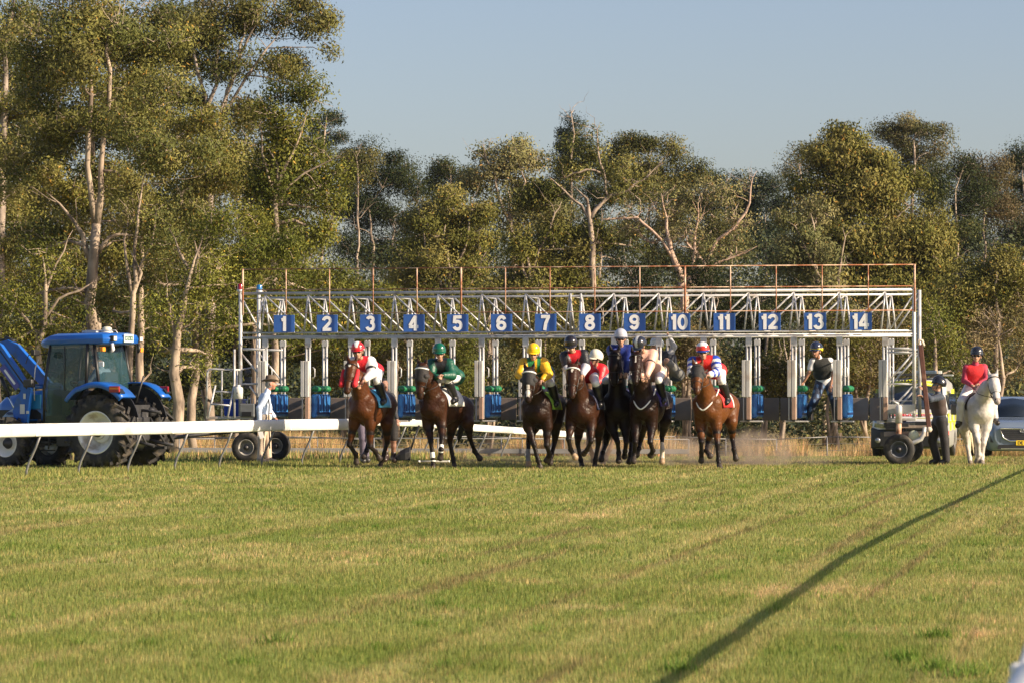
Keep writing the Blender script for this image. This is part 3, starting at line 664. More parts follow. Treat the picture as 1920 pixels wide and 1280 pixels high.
    b = MB(); b.lathe(G(-0.56, -0.2, 1.42), gzv, [(0, 0), (0.095, 0), (0.10, 0.22), (0.09, 0.25), (0.04, 0.27), (0.04, 0.31), (0, 0.31)], 18); b.build('white_drum', M_white, g)
    MB().lathe(G(-0.56, -0.302, 1.55), -gy, [(0.0, 0.004), (0.014, 0.004), (0.014, 0.0)], 10).build('drum_cap', M_black, g)
    b = MB(); b.box(G(-0.42, 0.1, 1.78), (0.15, 0.10, 0.26), GAX); b.lathe(G(-0.42, 0.05, 2.0), -gy, [(0, 0.04), (0.07, 0.03), (0.08, -0.04), (0, -0.05)], 16); b.build('valve_box', M_dark, g, bevel=0.01)
    b = MB()
    for q in range(7): b.tube(G(-0.44+0.07*q, 0.05+0.05*(q % 3), 1.02), G(-0.42+0.065*q, 0.08, 1.48-0.03*(q % 4)), 0.011, n=6)
    b.tube(G(-0.33, -0.1, 1.70), G(-0.02, -0.1, 1.30), 0.02); b.build('hydraulic_lines', M_steel, g)
    # beacons on the left corner
    for x, y, c, nm in ((x0-0.01, 0.0, (0.30, 0.01, 0.02), 'red'), (-0.30, 0.6, (0.02, 0.16, 0.40), 'blue')):
        b = MB(); b.lathe(G(x, y, 3.80), gzv, [(0.07, 0), (0.075, 0.03), (0.068, 0.05)], 18); bs = b.build('beacon_base', M_steel, g)
        b = MB(); b.lathe(G(x, y, 3.85), gzv, [(0.066, 0), (0.062, 0.10), (0.05, 0.125), (0, 0.13)], 18); b.build('beacon_lens', mat('lens_'+nm, c, 0.15, coat=0.5), bs)
    # towing tongue running left to the tractor
    b = MB(); b.path([G(-0.5, 0.6, 0.72), G(-1.2, 0.2, 0.66), G(-2.6, -1.6, 0.46)], [0.05, 0.05, 0.04], 8); b.build('tow_bar', M_dark, g)
    return g
gate()
def drawbar():
    a, b = P(1726, 646, 73.2), P(1742, 806, 73.0)
    t = thing('drawbar', 'long rust brown steel bar held upright by the man in the dark helmet', 'drawbar', (b[0], b[1], b[2]))
    d = nrm(b-a); s = nrm(np.cross(d, (0, 1, 0))); MB().box((a+b)/2, (0.10, 0.05, np.linalg.norm(b-a)), [s, np.cross(d, s), d]).build('bar', mat('brown_bar', (0.09, 0.032, 0.02), 0.6, 0.2, 0.3, 5, 0.2, col2=(0.22, 0.12, 0.07), col2amt=0.25), t, bevel=0.012)
    MB().path([a+[-0.06, 0, 0.0], a+[-0.03, 0, 0.10], a+[0.03, 0, 0.09], a+[0.07, 0, -0.03]], 0.035, 8).build('eye', mat('pale_steel', (0.6, 0.5, 0.4), 0.6), t)
    MB().lathe(b+[0, -0.06, 0.02], (0, 1, 0), [(0, 0), (0.06, 0), (0.06, 0.12), (0, 0.12)], 12).build('hinge', mat('pale_steel', (0.6, 0.5, 0.4), 0.6), t)
drawbar()
def beacon_note(): pass
# ------------------------------------------------------------------ trees
def leaf_mat(name, rough=0.5, trans=0.18):
    m = bpy.data.materials.new(name); m.use_nodes = True
    a = m.node_tree.nodes.new('ShaderNodeVertexColor'); a.layer_name = 'Col'; blade_shader(m, a.outputs[0], trans, rough, 0.08); return m
M_leaf = leaf_mat('gum_leaves')
M_bark = mat('pale_bark', (0.38, 0.30, 0.225), 0.85, 0, 0.35, 5, 0.5, col2=(0.16, 0.12, 0.09), col2amt=0.45, c2scale=4, stretch=(1, 1, 0.35))
M_barkd = mat('grey_bark', (0.32, 0.26, 0.21), 0.9, 0, 0.35, 5, 0.5, col2=(0.10, 0.08, 0.06), col2amt=0.4, c2scale=4, stretch=(1, 1, 0.3))
M_twig = mat('twigs', (0.50, 0.40, 0.30), 0.9, 0, 0.3, 3)
def leaves(c, n, spread, ln, wd, droop=0.5, outw=None):
    """n leaf faces round every centre in c (k,3)"""
    k = len(c); N = k*n
    off_ = np.clip(rng.normal(0, 1, (N, 3)), -1.7, 1.7); p = np.repeat(c, n, 0)+off_*np.repeat(spread, n, 0)
    nn = rng.normal(0, 0.55, (N, 3))+off_*0.35
    if outw is not None: nn = nn+np.repeat(outw, n, 0)*0.6
    nn /= np.linalg.norm(nn, axis=1)[:, None]
    d = rng.normal(0, 1, (N, 3)); d[:, 2] -= droop*1.5; d -= nn*(d*nn).sum(1)[:, None]; d /= np.linalg.norm(d, axis=1)[:, None]
    s = np.cross(nn, d)
    l = ln*rng.uniform(0.6, 1.35, (N, 1)); w_ = wd*rng.uniform(0.7, 1.3, (N, 1))
    V = np.stack([p-d*l*0.5, p+s*w_*0.5-d*l*0.05, p+d*l*0.5, p-s*w_*0.5-d*l*0.05], 1).reshape(-1, 3)
    return V, np.arange(4*N).reshape(N, 4)
def tubes_fast(A, B, r0, r1):
    """many three-sided twigs"""
    n = len(A); d = B-A; L = np.linalg.norm(d, axis=1)[:, None]; d = d/np.maximum(L, 1e-6)
    a = np.cross(d, np.array([0.3, 0.9, 0.2])); a /= np.linalg.norm(a, axis=1)[:, None]; b = np.cross(d, a); V = []
    for P_, r in ((A, r0), (B, r1)):
        for j in range(3):
            t = 2*math.pi*j/3; V.append(P_+(a*math.cos(t)+b*math.sin(t))*np.asarray(r).reshape(-1, 1))
    V = np.stack(V, 1).reshape(-1, 3); o = (np.arange(n)*6)[:, None]
    return V, np.concatenate([o+np.array([j, (j+1) % 3, 3+(j+1) % 3, 3+j]) for j in range(3)])
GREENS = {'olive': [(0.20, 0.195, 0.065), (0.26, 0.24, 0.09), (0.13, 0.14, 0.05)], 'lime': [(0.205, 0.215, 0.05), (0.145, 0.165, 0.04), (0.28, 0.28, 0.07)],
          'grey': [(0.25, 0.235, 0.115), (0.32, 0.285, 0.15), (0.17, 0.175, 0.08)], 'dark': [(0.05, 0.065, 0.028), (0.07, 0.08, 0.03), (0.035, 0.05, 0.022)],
          'blue': [(0.05, 0.068, 0.045), (0.07, 0.085, 0.05), (0.04, 0.055, 0.04)], 'khaki': [(0.24, 0.225, 0.07), (0.18, 0.18, 0.05), (0.30, 0.265, 0.095)],
          'brown': [(0.26, 0.205, 0.115), (0.20, 0.17, 0.08), (0.32, 0.25, 0.15)]}
def wig(a, b, k, amp):
    """crooked path between two points"""
    a, b = np.asarray(a, float), np.asarray(b, float); L = np.linalg.norm(b-a); pts = [a]; o = np.zeros(3)
    for i in range(1, k):
        t = i/k; o = o*0.6+rng.normal(0, amp*L/k, 3); pts.append(a+(b-a)*t+o*math.sin(math.pi*t)**0.5)
    pts.append(b); return pts
def tree(label, Y, lobes, trunks=None, kind='olive', leaf=0.15, dens=1.0, lf=0.86, twig=1.0, name='gum_tree', bark=None, spread=0.30, group='trees of the bush behind the racecourse', cr=1.0, limbw=1.0, nl=44, droop=0.5, tone=1.0):
    """lobes: (px, py, rx, ry[, dY]) in photo pixels at depth Y -> metres; trunks: lists of (px, py, width px[, dY])"""
    s = F/Y; bark = bark or M_bark; tr = MB(); nodes = []
    if not trunks:
        lx = np.mean([l[0] for l in lobes]); by = HY+(CH-float(gz(Y)))*s; ty = np.mean([l[1] for l in lobes])
        trunks = [[(lx+rng.uniform(-10, 10), by, 11*s/40*limbw), (lx+rng.uniform(-8, 8), by*0.5+ty*0.5, 8*s/40*limbw), (lx, ty, 4*s/40*limbw)]]
    base = None
    for T in trunks:
        pts = []
        for i, q in enumerate(T):
            p = P(q[0], q[1], Y+(q[3] if len(q) > 3 else 0)); pts.append((p, q[2]/2/s))
        if base is None:
            base = pts[0][0].copy(); base[2] = min(float(gz(base[1])), base[2]); pts[0] = (np.array([pts[0][0][0], pts[0][0][1], min(pts[0][0][2], base[2]+0.0) if T is trunks[0] else pts[0][0][2]]), pts[0][1])
        PP, RR = [], []
        for i in range(len(pts)-1):
            a, b = pts[i], pts[i+1]; L = np.linalg.norm(b[0]-a[0]); k = max(2, int(L/0.8)); w_ = wig(a[0], b[0], k, 0.10)
            for j in range(k): f = j/k; PP.append(w_[j]); RR.append((a[1]*(1-f)+b[1]*f)*(1+rng.uniform(-0.06, 0.06)))
        PP.append(pts[-1][0]); RR.append(pts[-1][1])
        if RR[-1] < 0.12 and len(PP) > 2:      # run each stem out to a thin tip
            d_ = nrm(PP[-1]-PP[-3]); L_ = min(1.6, 14*RR[-1]+0.3); e1 = PP[-1]+d_*L_*0.5+rng.normal(0, 0.10*L_, 3); e2 = e1+nrm(d_+rng.normal(0, 0.3, 3))*L_*0.5; PP += [e1, e2]; RR += [RR[-1]*0.55, RR[-1]*0.15]
        tr.path(PP, RR, 9)
        for i_ in range(3, len(PP)-1):          # side branchlets
            for _ in range(rng.integers(0, 3)):
                d_ = rng.normal(0, 1, 3); d_[1] *= 0.7; d_[2] = abs(d_[2])*0.7+0.15; d_ = nrm(d_); L_ = rng.uniform(0.4, 1.5)*(Y/110)**0.5; w2 = wig(PP[i_], PP[i_]+d_*L_, 5, 0.32); r_ = max(RR[i_]*0.28, 0.012*Y/110)
                tr.path(w2, [r_*(1-0.16*q) for q in range(6)], 4, cap=False)
                if rng.random() < 0.7: nodes.append((w2[-1], r_))
        nodes += list(zip(PP[len(PP)//4:-1], RR[len(RR)//4:-1]))
    root = thing(name, label, 'tree', base, group)
    NP = np.array([n[0] for n in nodes]); NR = np.array([n[1] for n in nodes])
    C = []; SP = []; OW = []; PI = []; twA, twB, tw0 = [], [], []; back = 0.45*Y/110
    for l in lobes:
        c = P(l[0], l[1], Y+(l[4] if len(l) > 4 else 0)+back); r = np.array([l[2]/s, (l[2]*0.55+l[3]*0.45)/s*0.9, l[3]/s])
        vol = r.prod()**(1/3)
        n = max(6, int(17.0*dens*(r[0]*r[2]+r[0]*r[1]+r[1]*r[2])/(0.55*cr)**2*0.5))
        m_ = max(4, int(n/9)); d = rng.normal(0, 1, (m_, 3)); d /= np.linalg.norm(d, axis=1)[:, None]; sub = d*rng.uniform(0.45, 0.95, (m_, 1))
        own = rng.integers(0, m_, n); q = rng.normal(0, 1, (n, 3)); q /= np.linalg.norm(q, axis=1)[:, None]; q *= (rng.uniform(0.2, 1, (n, 1))**0.5)*rng.uniform(0.24, 0.58, (m_, 1))[own]; q[:, 2] = q[:, 2]*0.7+0.04; p = c+(sub[own]+q)*r; ow = q/np.maximum(np.linalg.norm(q, axis=1)[:, None], 1e-6)*0.6+sub[own]*0.9
        kk_ = p[:, 2] > float(gz(Y))+0.2; p = p[kk_]; OW.append(ow[kk_])
        PI.append((rng.integers(0, 3, m_)[own[kk_]], rng.uniform(0.75, 1.3, m_)[own[kk_]])); C.append(p); SP.append(np.tile(np.array([[spread, spread, spread*0.75]])*cr*rng.uniform(0.7, 1.3), (len(p), 1)))
        if len(p) == 0: continue
        # limb into the lobe
        dist = np.linalg.norm(NP-c, axis=1)+np.maximum(NP[:, 2]-c[2], 0)*2; j = int(np.argmin(dist)); r0 = min(NR[j]*0.7, 0.10*limbw+0.03*vol)
        inner = c-np.array([0, 0, r[2]*0.35]); pth = wig(NP[j], inner, max(3, int(dist[j]/0.7)), 0.22); k = len(pth)
        tr.path(pth, [r0*(1-0.6*q/(k-1)) for q in range(k)], 7)
        # secondary branches
        ns = max(3, int(len(p)**0.5*0.9)); sel = p[rng.choice(len(p), min(ns, len(p)), replace=False)]; hubs = [inner]
        for q in sel:
            m_ = inner+(q-inner)*0.8; w_ = wig(inner, m_, 4, 0.25); tr.path(w_, [r0*0.42, r0*0.33, r0*0.25, r0*0.18, r0*0.10], 5, cap=False); hubs += w_[2:]
        hubs = np.array(hubs); ii = np.argmin(((p[:, None]-hubs[None])**2).sum(-1), 1); keep = rng.random(len(p)) < 0.8*twig
        A = hubs[ii][keep]; B = p[keep]; mid = (A+B)/2+rng.normal(0, 0.12, A.shape)*np.linalg.norm(B-A, axis=1)[:, None]
        twA += [A, mid]; twB += [mid, B+rng.normal(0, 0.15, B.shape)]; q0 = np.full(len(A), max(0.019*(Y/110), r0*0.12)); tw0 += [q0, q0*0.6]
    off = ORG[root.name]
    tr.build('trunk', bark, root)
    if twA and twig > 0:
        A = np.concatenate(twA); V, Fs = tubes_fast(A, np.concatenate(twB), np.concatenate(tw0), np.concatenate(tw0)*0.5)
        put(mk_mesh('twigs', V, Fs, off), 'twigs', root, None, [M_twig])['kind'] = 'stuff'
    C = np.concatenate(C); SP = np.concatenate(SP)
    leaf = leaf*(0.8 if Y < 130 else 0.76 if Y < 190 else 0.55); nl = int(nl*(1.2 if Y < 130 else 1.25 if Y < 190 else 1.9)); V, Fs = leaves(C, nl, SP*0.98, leaf*1.05, leaf*0.42, droop, np.concatenate(OW))
    pal = np.array(GREENS[kind]); pc = pal[np.concatenate([q[0] for q in PI])]*rng.uniform(0.85, 1.15, (len(C), 1))*np.concatenate([q[1] for q in PI])[:, None]
    col = np.repeat(pc, nl, 0)*rng.uniform(0.85, 1.18, (len(C)*nl, 1)); k = rng.random(len(col)) < 0.03; col[k] = col[k]*np.array([1.9, 1.2, 0.9])
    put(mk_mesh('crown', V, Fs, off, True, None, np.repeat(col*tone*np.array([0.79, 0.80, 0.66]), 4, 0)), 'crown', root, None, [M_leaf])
    return root

# --- the tall gums on the left, in front
tree('tallest pale-trunked gum behind the tractor, its trunk forking high up', 106,
     [(120, 60, 100, 70), (200, 40, 90, 70), (60, 150, 80, 60), (250, 130, 70, 60, 1), (110, 230, 80, 55), (230, 230, 60, 60), (150, 130, 60, 60, -1), (40, 330, 70, 60), (300, 60, 60, 60, 1), (180, 330, 60, 45, 1.5), (90, 430, 70, 45, 1), (255, 330, 50, 50)],
     [[(176, 800, 27), (174, 620, 22), (172, 520, 20), (180, 420, 17)], [(180, 420, 15), (188, 320, 10), (205, 130, 8), (203, 60, 5)], [(178, 420, 13), (163, 310, 10), (170, 180, 8), (160, 60, 5)],
      [(170, 490, 13), (155, 440, 9), (138, 415, 7)], [(165, 465, 8), (130, 452, 6), (90, 465, 4)], [(183, 475, 9), (205, 445, 7), (235, 440, 5)], [(172, 548, 9), (130, 540, 8), (80, 548, 6), (10, 572, 4)],
      [(128, 600, 7, -1), (110, 590, 6, -1), (80, 620, 4, -1)]],
     'olive', 0.15, 0.9, 1.2, limbw=0.8)
tree('forked gum with leafy crown just right of the tallest trunk', 103,
     [(300, 300, 80, 60), (260, 400, 60, 50), (350, 380, 60, 55, 1), (300, 200, 70, 60), (340, 470, 60, 45, -0.5), (270, 520, 45, 40, 1), (215, 560, 40, 30, 1.5), (390, 300, 45, 60), (250, 250, 50, 45, -1)],
     [[(246, 800, 15), (246, 620, 12), (249, 550, 11)], [(249, 550, 8), (252, 500, 7), (258, 420, 6), (262, 380, 4)], [(247, 555, 7), (238, 500, 6), (232, 450, 4)], [(252, 530, 5), (266, 490, 4), (290, 420, 3)]],
     'olive', 0.14, 0.85, 1.2)
tree('sunlit yellow-green gum with a thick pale trunk beside the tractor cab', 98,
     [(330, 600, 50, 45), (380, 560, 50, 45), (300, 650, 35, 30), (420, 600, 45, 40), (350, 520, 55, 40), (420, 520, 40, 40), (360, 680, 30, 22), (300, 580, 35, 35), (400, 660, 30, 22, 0.6)],
     [[(328, 800, 24), (326, 700, 20), (333, 620, 14), (350, 540, 8)], [(332, 640, 8), (318, 590, 6), (312, 560, 4)]], 'lime', 0.12, 0.8, 0.9, limbw=0.8)
tree('gum with two stems forking above the red beacon', 99,
     [(470, 480, 60, 45), (440, 420, 55, 50), (530, 450, 55, 50), (500, 560, 60, 45), (440, 540, 50, 50), (560, 520, 50, 50, 1), (400, 460, 45, 45), (600, 590, 40, 30, 1), (540, 600, 45, 35)],
     [[(366, 800, 17), (368, 700, 15), (366, 640, 13), (362, 515, 10)], [(362, 515, 8), (345, 490, 6), (335, 470, 4)], [(363, 515, 7), (372, 470, 6), (380, 440, 4)], [(363, 540, 6), (420, 560, 4), (470, 540, 4)]], 'lime', 0.13, 0.8, 1.0, tone=0.85)
tree('leafy gum at the right end of the tall group above board one', 108,
     [(560, 260, 60, 55), (520, 200, 55, 50), (590, 180, 28, 24), (600, 330, 42, 60), (540, 360, 60, 60), (610, 420, 36, 45), (560, 450, 55, 45), (500, 300, 50, 60), (480, 400, 50, 60), (625, 380, 24, 26)],
     [[(515, 800, 15), (512, 560, 13), (518, 420, 11), (520, 350, 8)], [(520, 350, 7), (530, 320, 6), (560, 260, 4)], [(517, 370, 6), (500, 320, 5), (490, 250, 3)], [(516, 380, 5), (545, 345, 4), (600, 310, 3)]],
     'lime', 0.15, 0.9, 1.2, tone=0.8)
tree('tall far gum whose many dark bare stems show against the sky', 122,
     [(400, 40, 80, 55), (480, 30, 80, 50), (560, 30, 60, 40), (590, 60, 38, 34), (350, 90, 60, 50), (430, 110, 70, 50), (520, 110, 60, 45), (470, 190, 50, 40), (560, 150, 34, 30), (610, 95, 18, 14), (330, 170, 50, 50), (600, 20, 28, 20)],
     [[(395, 800, 22), (392, 400, 18), (390, 250, 14)], [(390, 250, 9), (385, 180, 7), (360, 80, 5)], [(391, 250, 9), (405, 160, 7), (410, 60, 5)], [(392, 260, 9), (425, 170, 7), (450, 80, 5)], [(393, 270, 8), (440, 180, 6), (500, 90, 4)], [(394, 265, 7), (415, 200, 6), (470, 60, 4)]],
     'olive', 0.16, 0.75, 1.3, bark=M_barkd, tone=0.8)
tree('gum cut by the left edge of the picture with rusty bare stems', 112,
     [(-20, 60, 70, 60), (20, 200, 60, 60), (-40, 300, 80, 80), (30, 20, 40, 30), (10, 440, 70, 60), (-60, 150, 80, 80), (-30, 540, 70, 60)],
     [[(-10, 800, 24), (0, 500, 18), (8, 200, 12), (20, 30, 7)], [(6, 260, 10), (-10, 120, 7), (-5, 0, 4)]], 'olive', 0.15, 0.85, 1.0, bark=M_barkd)
tree('bushy gum with crooked bare limbs left of the tractor loader', 100,
     [(40, 560, 60, 50), (90, 500, 55, 40), (20, 640, 60, 45), (110, 620, 45, 40), (60, 690, 50, 35), (-40, 620, 60, 60), (150, 660, 35, 30, 1), (140, 590, 30, 22)],
     [[(60, 800, 14), (70, 650, 11), (85, 560, 8)], [(72, 640, 8), (50, 600, 6), (20, 570, 4)], [(75, 610, 7), (110, 560, 5), (150, 545, 4)], [(80, 580, 6), (95, 520, 5), (120, 470, 3)]], 'lime', 0.13, 0.75, 1.2, tone=0.8)
tree('brownish gum filling the gap behind the forked trunk', 114,
     [(300, 420, 80, 70), (220, 500, 70, 60), (380, 220, 60, 60), (420, 330, 70, 70), (330, 340, 70, 60), (130, 520, 70, 60), (130, 340, 70, 60), (60, 400, 60, 60), (460, 520, 60, 60), (200, 180, 60, 50)], None, 'khaki', 0.15, 0.9, 1.2, limbw=1.2)
tree('dark slender gum whose trunk shows between the cab and the gate', 118,
     [(440, 640, 60, 50), (560, 640, 60, 40), (240, 640, 70, 50), (340, 720, 60, 30), (180, 580, 60, 50), (500, 700, 50, 30)], [[(440, 810, 12), (440, 700, 10), (445, 620, 8)]], 'dark', 0.16, 0.8, 1.0, bark=M_barkd)
tree('broad sunlit gum low behind boards one to three', 116,
     [(560, 560, 60, 55), (640, 560, 50, 40), (620, 520, 40, 30), (600, 620, 60, 40), (690, 610, 55, 35), (520, 640, 50, 40), (700, 560, 40, 35), (480, 590, 45, 45)],
     [[(478, 800, 18), (480, 700, 16), (478, 640, 12)]], 'lime', 0.15, 0.85, 1.1, tone=0.85)
tree('dark blue-green tree top rising past the right of the tall gums', 215, [(620, 230, 22, 20), (640, 250, 18, 15), (610, 270, 26, 22), (600, 240, 20, 20)], [[(606, 560, 8), (608, 250, 4)]], 'blue', 0.26, 1.0, 0.8, cr=1.4)

tree('olive gum crown filling the top left corner behind the bare stems', 128, [(60, 100, 110, 90), (200, 120, 110, 90), (330, 60, 90, 80), (120, 260, 120, 90), (280, 260, 110, 90), (30, 330, 110, 100)], None, 'olive', 0.16, 0.7, 1.0, limbw=1.6, tone=0.8)
tree('khaki gum crown deep behind the two forked trunks', 132, [(180, 420, 120, 90), (60, 500, 110, 90), (320, 470, 110, 90), (430, 400, 90, 90), (220, 600, 110, 80), (60, 640, 90, 60)], None, 'khaki', 0.16, 0.7, 1.0, limbw=1.6, tone=0.75)
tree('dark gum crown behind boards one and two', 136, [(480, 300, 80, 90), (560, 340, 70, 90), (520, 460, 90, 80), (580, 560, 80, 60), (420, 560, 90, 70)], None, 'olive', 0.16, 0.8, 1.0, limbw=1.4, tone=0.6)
# --- middle distance: lit, thin-leaved trees
tree('round grey-green tree of fine pale stems behind boards three to five', 160,
     [(830, 400, 50, 45), (790, 430, 40, 45), (870, 430, 50, 45), (820, 480, 60, 50), (880, 500, 50, 50), (770, 490, 40, 45), (840, 370, 30, 22), (900, 400, 35, 30), (840, 550, 70, 50), (790, 580, 60, 50)],
     [[(850, 800, 11), (845, 560, 9), (838, 470, 6)], [(846, 560, 6), (870, 470, 5), (880, 410, 3)], [(845, 580, 6), (815, 500, 5), (795, 440, 3)], [(848, 600, 5), (900, 500, 4)]], 'khaki', 0.20, 0.8, 1.5, cr=1.1, droop=-0.2)
tree('tallest grey-brown open crowned tree left of the pointed dark tree', 175,
     [(960, 300, 42, 36), (930, 330, 45, 35), (990, 330, 40, 40), (965, 268, 20, 16), (900, 350, 30, 25), (1010, 380, 40, 45), (950, 390, 50, 45), (900, 400, 40, 35), (910, 295, 22, 14), (1030, 420, 40, 50)],
     [[(960, 800, 12), (962, 500, 10), (955, 400, 7)], [(956, 420, 6), (930, 350, 4), (912, 300, 3)], [(957, 410, 6), (985, 340, 4), (966, 280, 3)]], 'grey', 0.22, 0.75, 1.5, cr=1.2)
tree('leafy khaki tree standing behind boards six and seven', 150,
     [(1000, 380, 45, 40), (1030, 450, 50, 50), (980, 470, 45, 50), (1070, 500, 45, 50), (1000, 540, 60, 50), (1050, 580, 60, 50), (940, 560, 50, 45), (1100, 450, 35, 40), (1110, 560, 45, 50)],
     [[(1000, 800, 10), (996, 560, 8), (992, 500, 6)], [(996, 540, 5), (1010, 470, 4), (1040, 400, 3)], [(996, 540, 5), (975, 470, 4)]], 'khaki', 0.20, 0.9, 1.3, cr=1.1, droop=-0.2, tone=0.9)
tree('gnarled gum with a bare pale limb arching over board eight', 150,
     [(1080, 330, 40, 26), (1120, 290, 30, 22), (1050, 360, 35, 25), (1170, 330, 40, 35), (1150, 370, 35, 22), (1070, 275, 22, 12), (1100, 255, 14, 10), (1210, 350, 30, 30), (1130, 440, 40, 25), (1180, 450, 40, 30), (1040, 300, 16, 12)],
     [[(1112, 800, 14), (1110, 500, 12), (1106, 412, 9)], [(1106, 412, 8), (1130, 380, 7), (1150, 364, 7), (1178, 358, 6), (1200, 340, 4), (1215, 330, 3)], [(1140, 368, 5), (1135, 340, 4), (1125, 305, 4), (1120, 260, 3)], [(1127, 325, 4), (1100, 318, 4), (1075, 325, 3)],
      [(1106, 412, 7), (1090, 385, 5), (1070, 370, 4), (1050, 350, 3)], [(1178, 358, 4), (1200, 375, 3), (1200, 400, 3)]], 'olive', 0.18, 0.8, 1.2, cr=1.0, limbw=0.6)
tree('wide twiggy gum with orange-pink twisted trunk behind boards nine to eleven', 142,
     [(1260, 390, 60, 40), (1330, 380, 50, 40), (1220, 440, 55, 45), (1300, 450, 60, 45), (1380, 400, 28, 40), (1370, 460, 30, 40), (1230, 370, 35, 25), (1290, 520, 60, 30), (1190, 400, 35, 35), (1340, 350, 35, 18), (1395, 350, 14, 18)],
     [[(1290, 800, 15), (1286, 640, 15), (1284, 560, 17), (1280, 530, 16)], [(1280, 530, 12), (1265, 490, 11), (1255, 450, 8), (1250, 410, 5)], [(1284, 535, 12), (1310, 515, 12), (1322, 495, 8), (1300, 470, 6)], [(1322, 495, 7), (1345, 450, 6), (1380, 425, 7), (1398, 400, 5), (1408, 350, 3)],
      [(1265, 490, 7), (1220, 430, 5), (1195, 408, 5), (1155, 410, 4)], [(1285, 530, 8), (1300, 500, 6), (1303, 440, 5), (1310, 400, 3)], [(1310, 515, 6), (1350, 490, 4), (1380, 480, 3)]], 'grey', 0.17, 0.62, 2.0, cr=1.0, bark=mat('pink_bark', (0.50, 0.34, 0.24), 0.8, 0, 0.25, 3, 0.3, col2=(0.40, 0.30, 0.24), col2amt=0.4), limbw=0.9, droop=-0.1, nl=20)
tree('very large domed olive gum right of centre, broadest crown in the picture', 168,
     [(1590, 290, 60, 45), (1540, 300, 40, 40), (1640, 320, 45, 40), (1570, 370, 70, 50), (1650, 390, 60, 50), (1700, 440, 65, 50), (1600, 460, 80, 55), (1540, 420, 55, 50), (1720, 500, 60, 50), (1640, 530, 80, 50), (1540, 510, 60, 50), (1740, 560, 60, 50), (1600, 255, 30, 18), (1565, 250, 24, 14), (1500, 560, 50, 50), (1500, 360, 26, 26), (1755, 440, 30, 40), (1690, 350, 40, 36), (1745, 470, 40, 50), (1765, 540, 40, 44), (1660, 470, 60, 50), (1680, 560, 70, 44), (1620, 350, 60, 50)],
     [[(1570, 800, 17), (1572, 560, 14), (1575, 450, 10)], [(1572, 560, 8), (1540, 470, 6), (1530, 400, 4)], [(1574, 520, 8), (1640, 440, 6), (1690, 400, 4)]], 'khaki', 0.24, 1.35, 0.6, cr=1.3, droop=0.9, tone=0.88)
tree('upright leafy gum in front of the domed one with thin forked stems', 150,
     [(1500, 440, 40, 35), (1530, 480, 50, 40), (1480, 500, 40, 40), (1560, 540, 50, 40), (1500, 570, 50, 40), (1600, 600, 60, 40), (1470, 410, 22, 20), (1530, 400, 34, 24)],
     [[(1546, 800, 9), (1536, 540, 7), (1530, 450, 5)], [(1574, 800, 8), (1572, 520, 6), (1580, 470, 4)], [(1537, 520, 5), (1500, 440, 3)]], 'grey', 0.20, 0.8, 1.4, cr=1.1, droop=0.8)
tree('dense sunlit acacia at the far right behind the white horse', 128,
     [(1860, 520, 45, 40), (1900, 500, 40, 40), (1840, 570, 50, 40), (1900, 580, 50, 50), (1880, 480, 22, 16), (1800, 540, 40, 40), (1940, 540, 50, 50), (1790, 600, 40, 40)], None, 'khaki', 0.16, 1.0, 1.3, tone=0.95, group='trees of the bush behind the racecourse')
tree('bright green bush just right of the starting gate tower', 112,
     [(1745, 600, 30, 28), (1765, 640, 34, 34), (1740, 660, 28, 30), (1790, 690, 30, 30), (1760, 580, 20, 18), (1720, 700, 30, 24)], None, 'lime', 0.12, 1.1, 0.6, name='leafy_bush', tone=0.85, droop=-0.4, group='bushes behind the racecourse')
tree('tangled grey shrub of bare twigs behind the white horse rider', 116,
     [(1840, 640, 40, 40), (1880, 620, 45, 40), (1910, 670, 40, 40), (1820, 690, 35, 30), (1870, 700, 40, 26), (1930, 610, 40, 40)], None, 'brown', 0.12, 0.7, 2.0, name='twiggy_shrub', group='bushes behind the racecourse')
# --- shaded dark trees behind
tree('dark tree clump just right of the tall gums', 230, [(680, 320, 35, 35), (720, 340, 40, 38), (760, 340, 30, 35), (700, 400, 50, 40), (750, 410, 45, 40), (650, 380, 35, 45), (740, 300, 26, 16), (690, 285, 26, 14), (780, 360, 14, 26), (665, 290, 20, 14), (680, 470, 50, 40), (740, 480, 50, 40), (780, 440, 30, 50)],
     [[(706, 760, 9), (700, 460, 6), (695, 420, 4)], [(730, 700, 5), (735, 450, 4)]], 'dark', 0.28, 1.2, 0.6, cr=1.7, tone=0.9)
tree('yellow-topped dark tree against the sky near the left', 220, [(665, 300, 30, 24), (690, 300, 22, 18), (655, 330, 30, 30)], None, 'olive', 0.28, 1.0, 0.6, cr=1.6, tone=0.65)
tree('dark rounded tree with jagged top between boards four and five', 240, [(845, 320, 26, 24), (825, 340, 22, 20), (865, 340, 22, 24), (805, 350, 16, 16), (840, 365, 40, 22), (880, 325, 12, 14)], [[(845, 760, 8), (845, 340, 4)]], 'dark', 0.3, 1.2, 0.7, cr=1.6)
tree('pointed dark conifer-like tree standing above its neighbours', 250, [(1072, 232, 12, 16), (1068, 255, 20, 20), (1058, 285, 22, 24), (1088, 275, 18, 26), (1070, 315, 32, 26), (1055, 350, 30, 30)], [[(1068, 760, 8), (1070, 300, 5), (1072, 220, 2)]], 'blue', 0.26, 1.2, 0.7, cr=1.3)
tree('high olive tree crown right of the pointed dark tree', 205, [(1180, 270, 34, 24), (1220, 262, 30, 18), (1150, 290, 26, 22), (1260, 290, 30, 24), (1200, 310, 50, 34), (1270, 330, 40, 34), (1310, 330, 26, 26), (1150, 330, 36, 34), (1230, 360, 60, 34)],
     None, 'olive', 0.26, 1.15, 0.5, cr=1.4, tone=0.72)
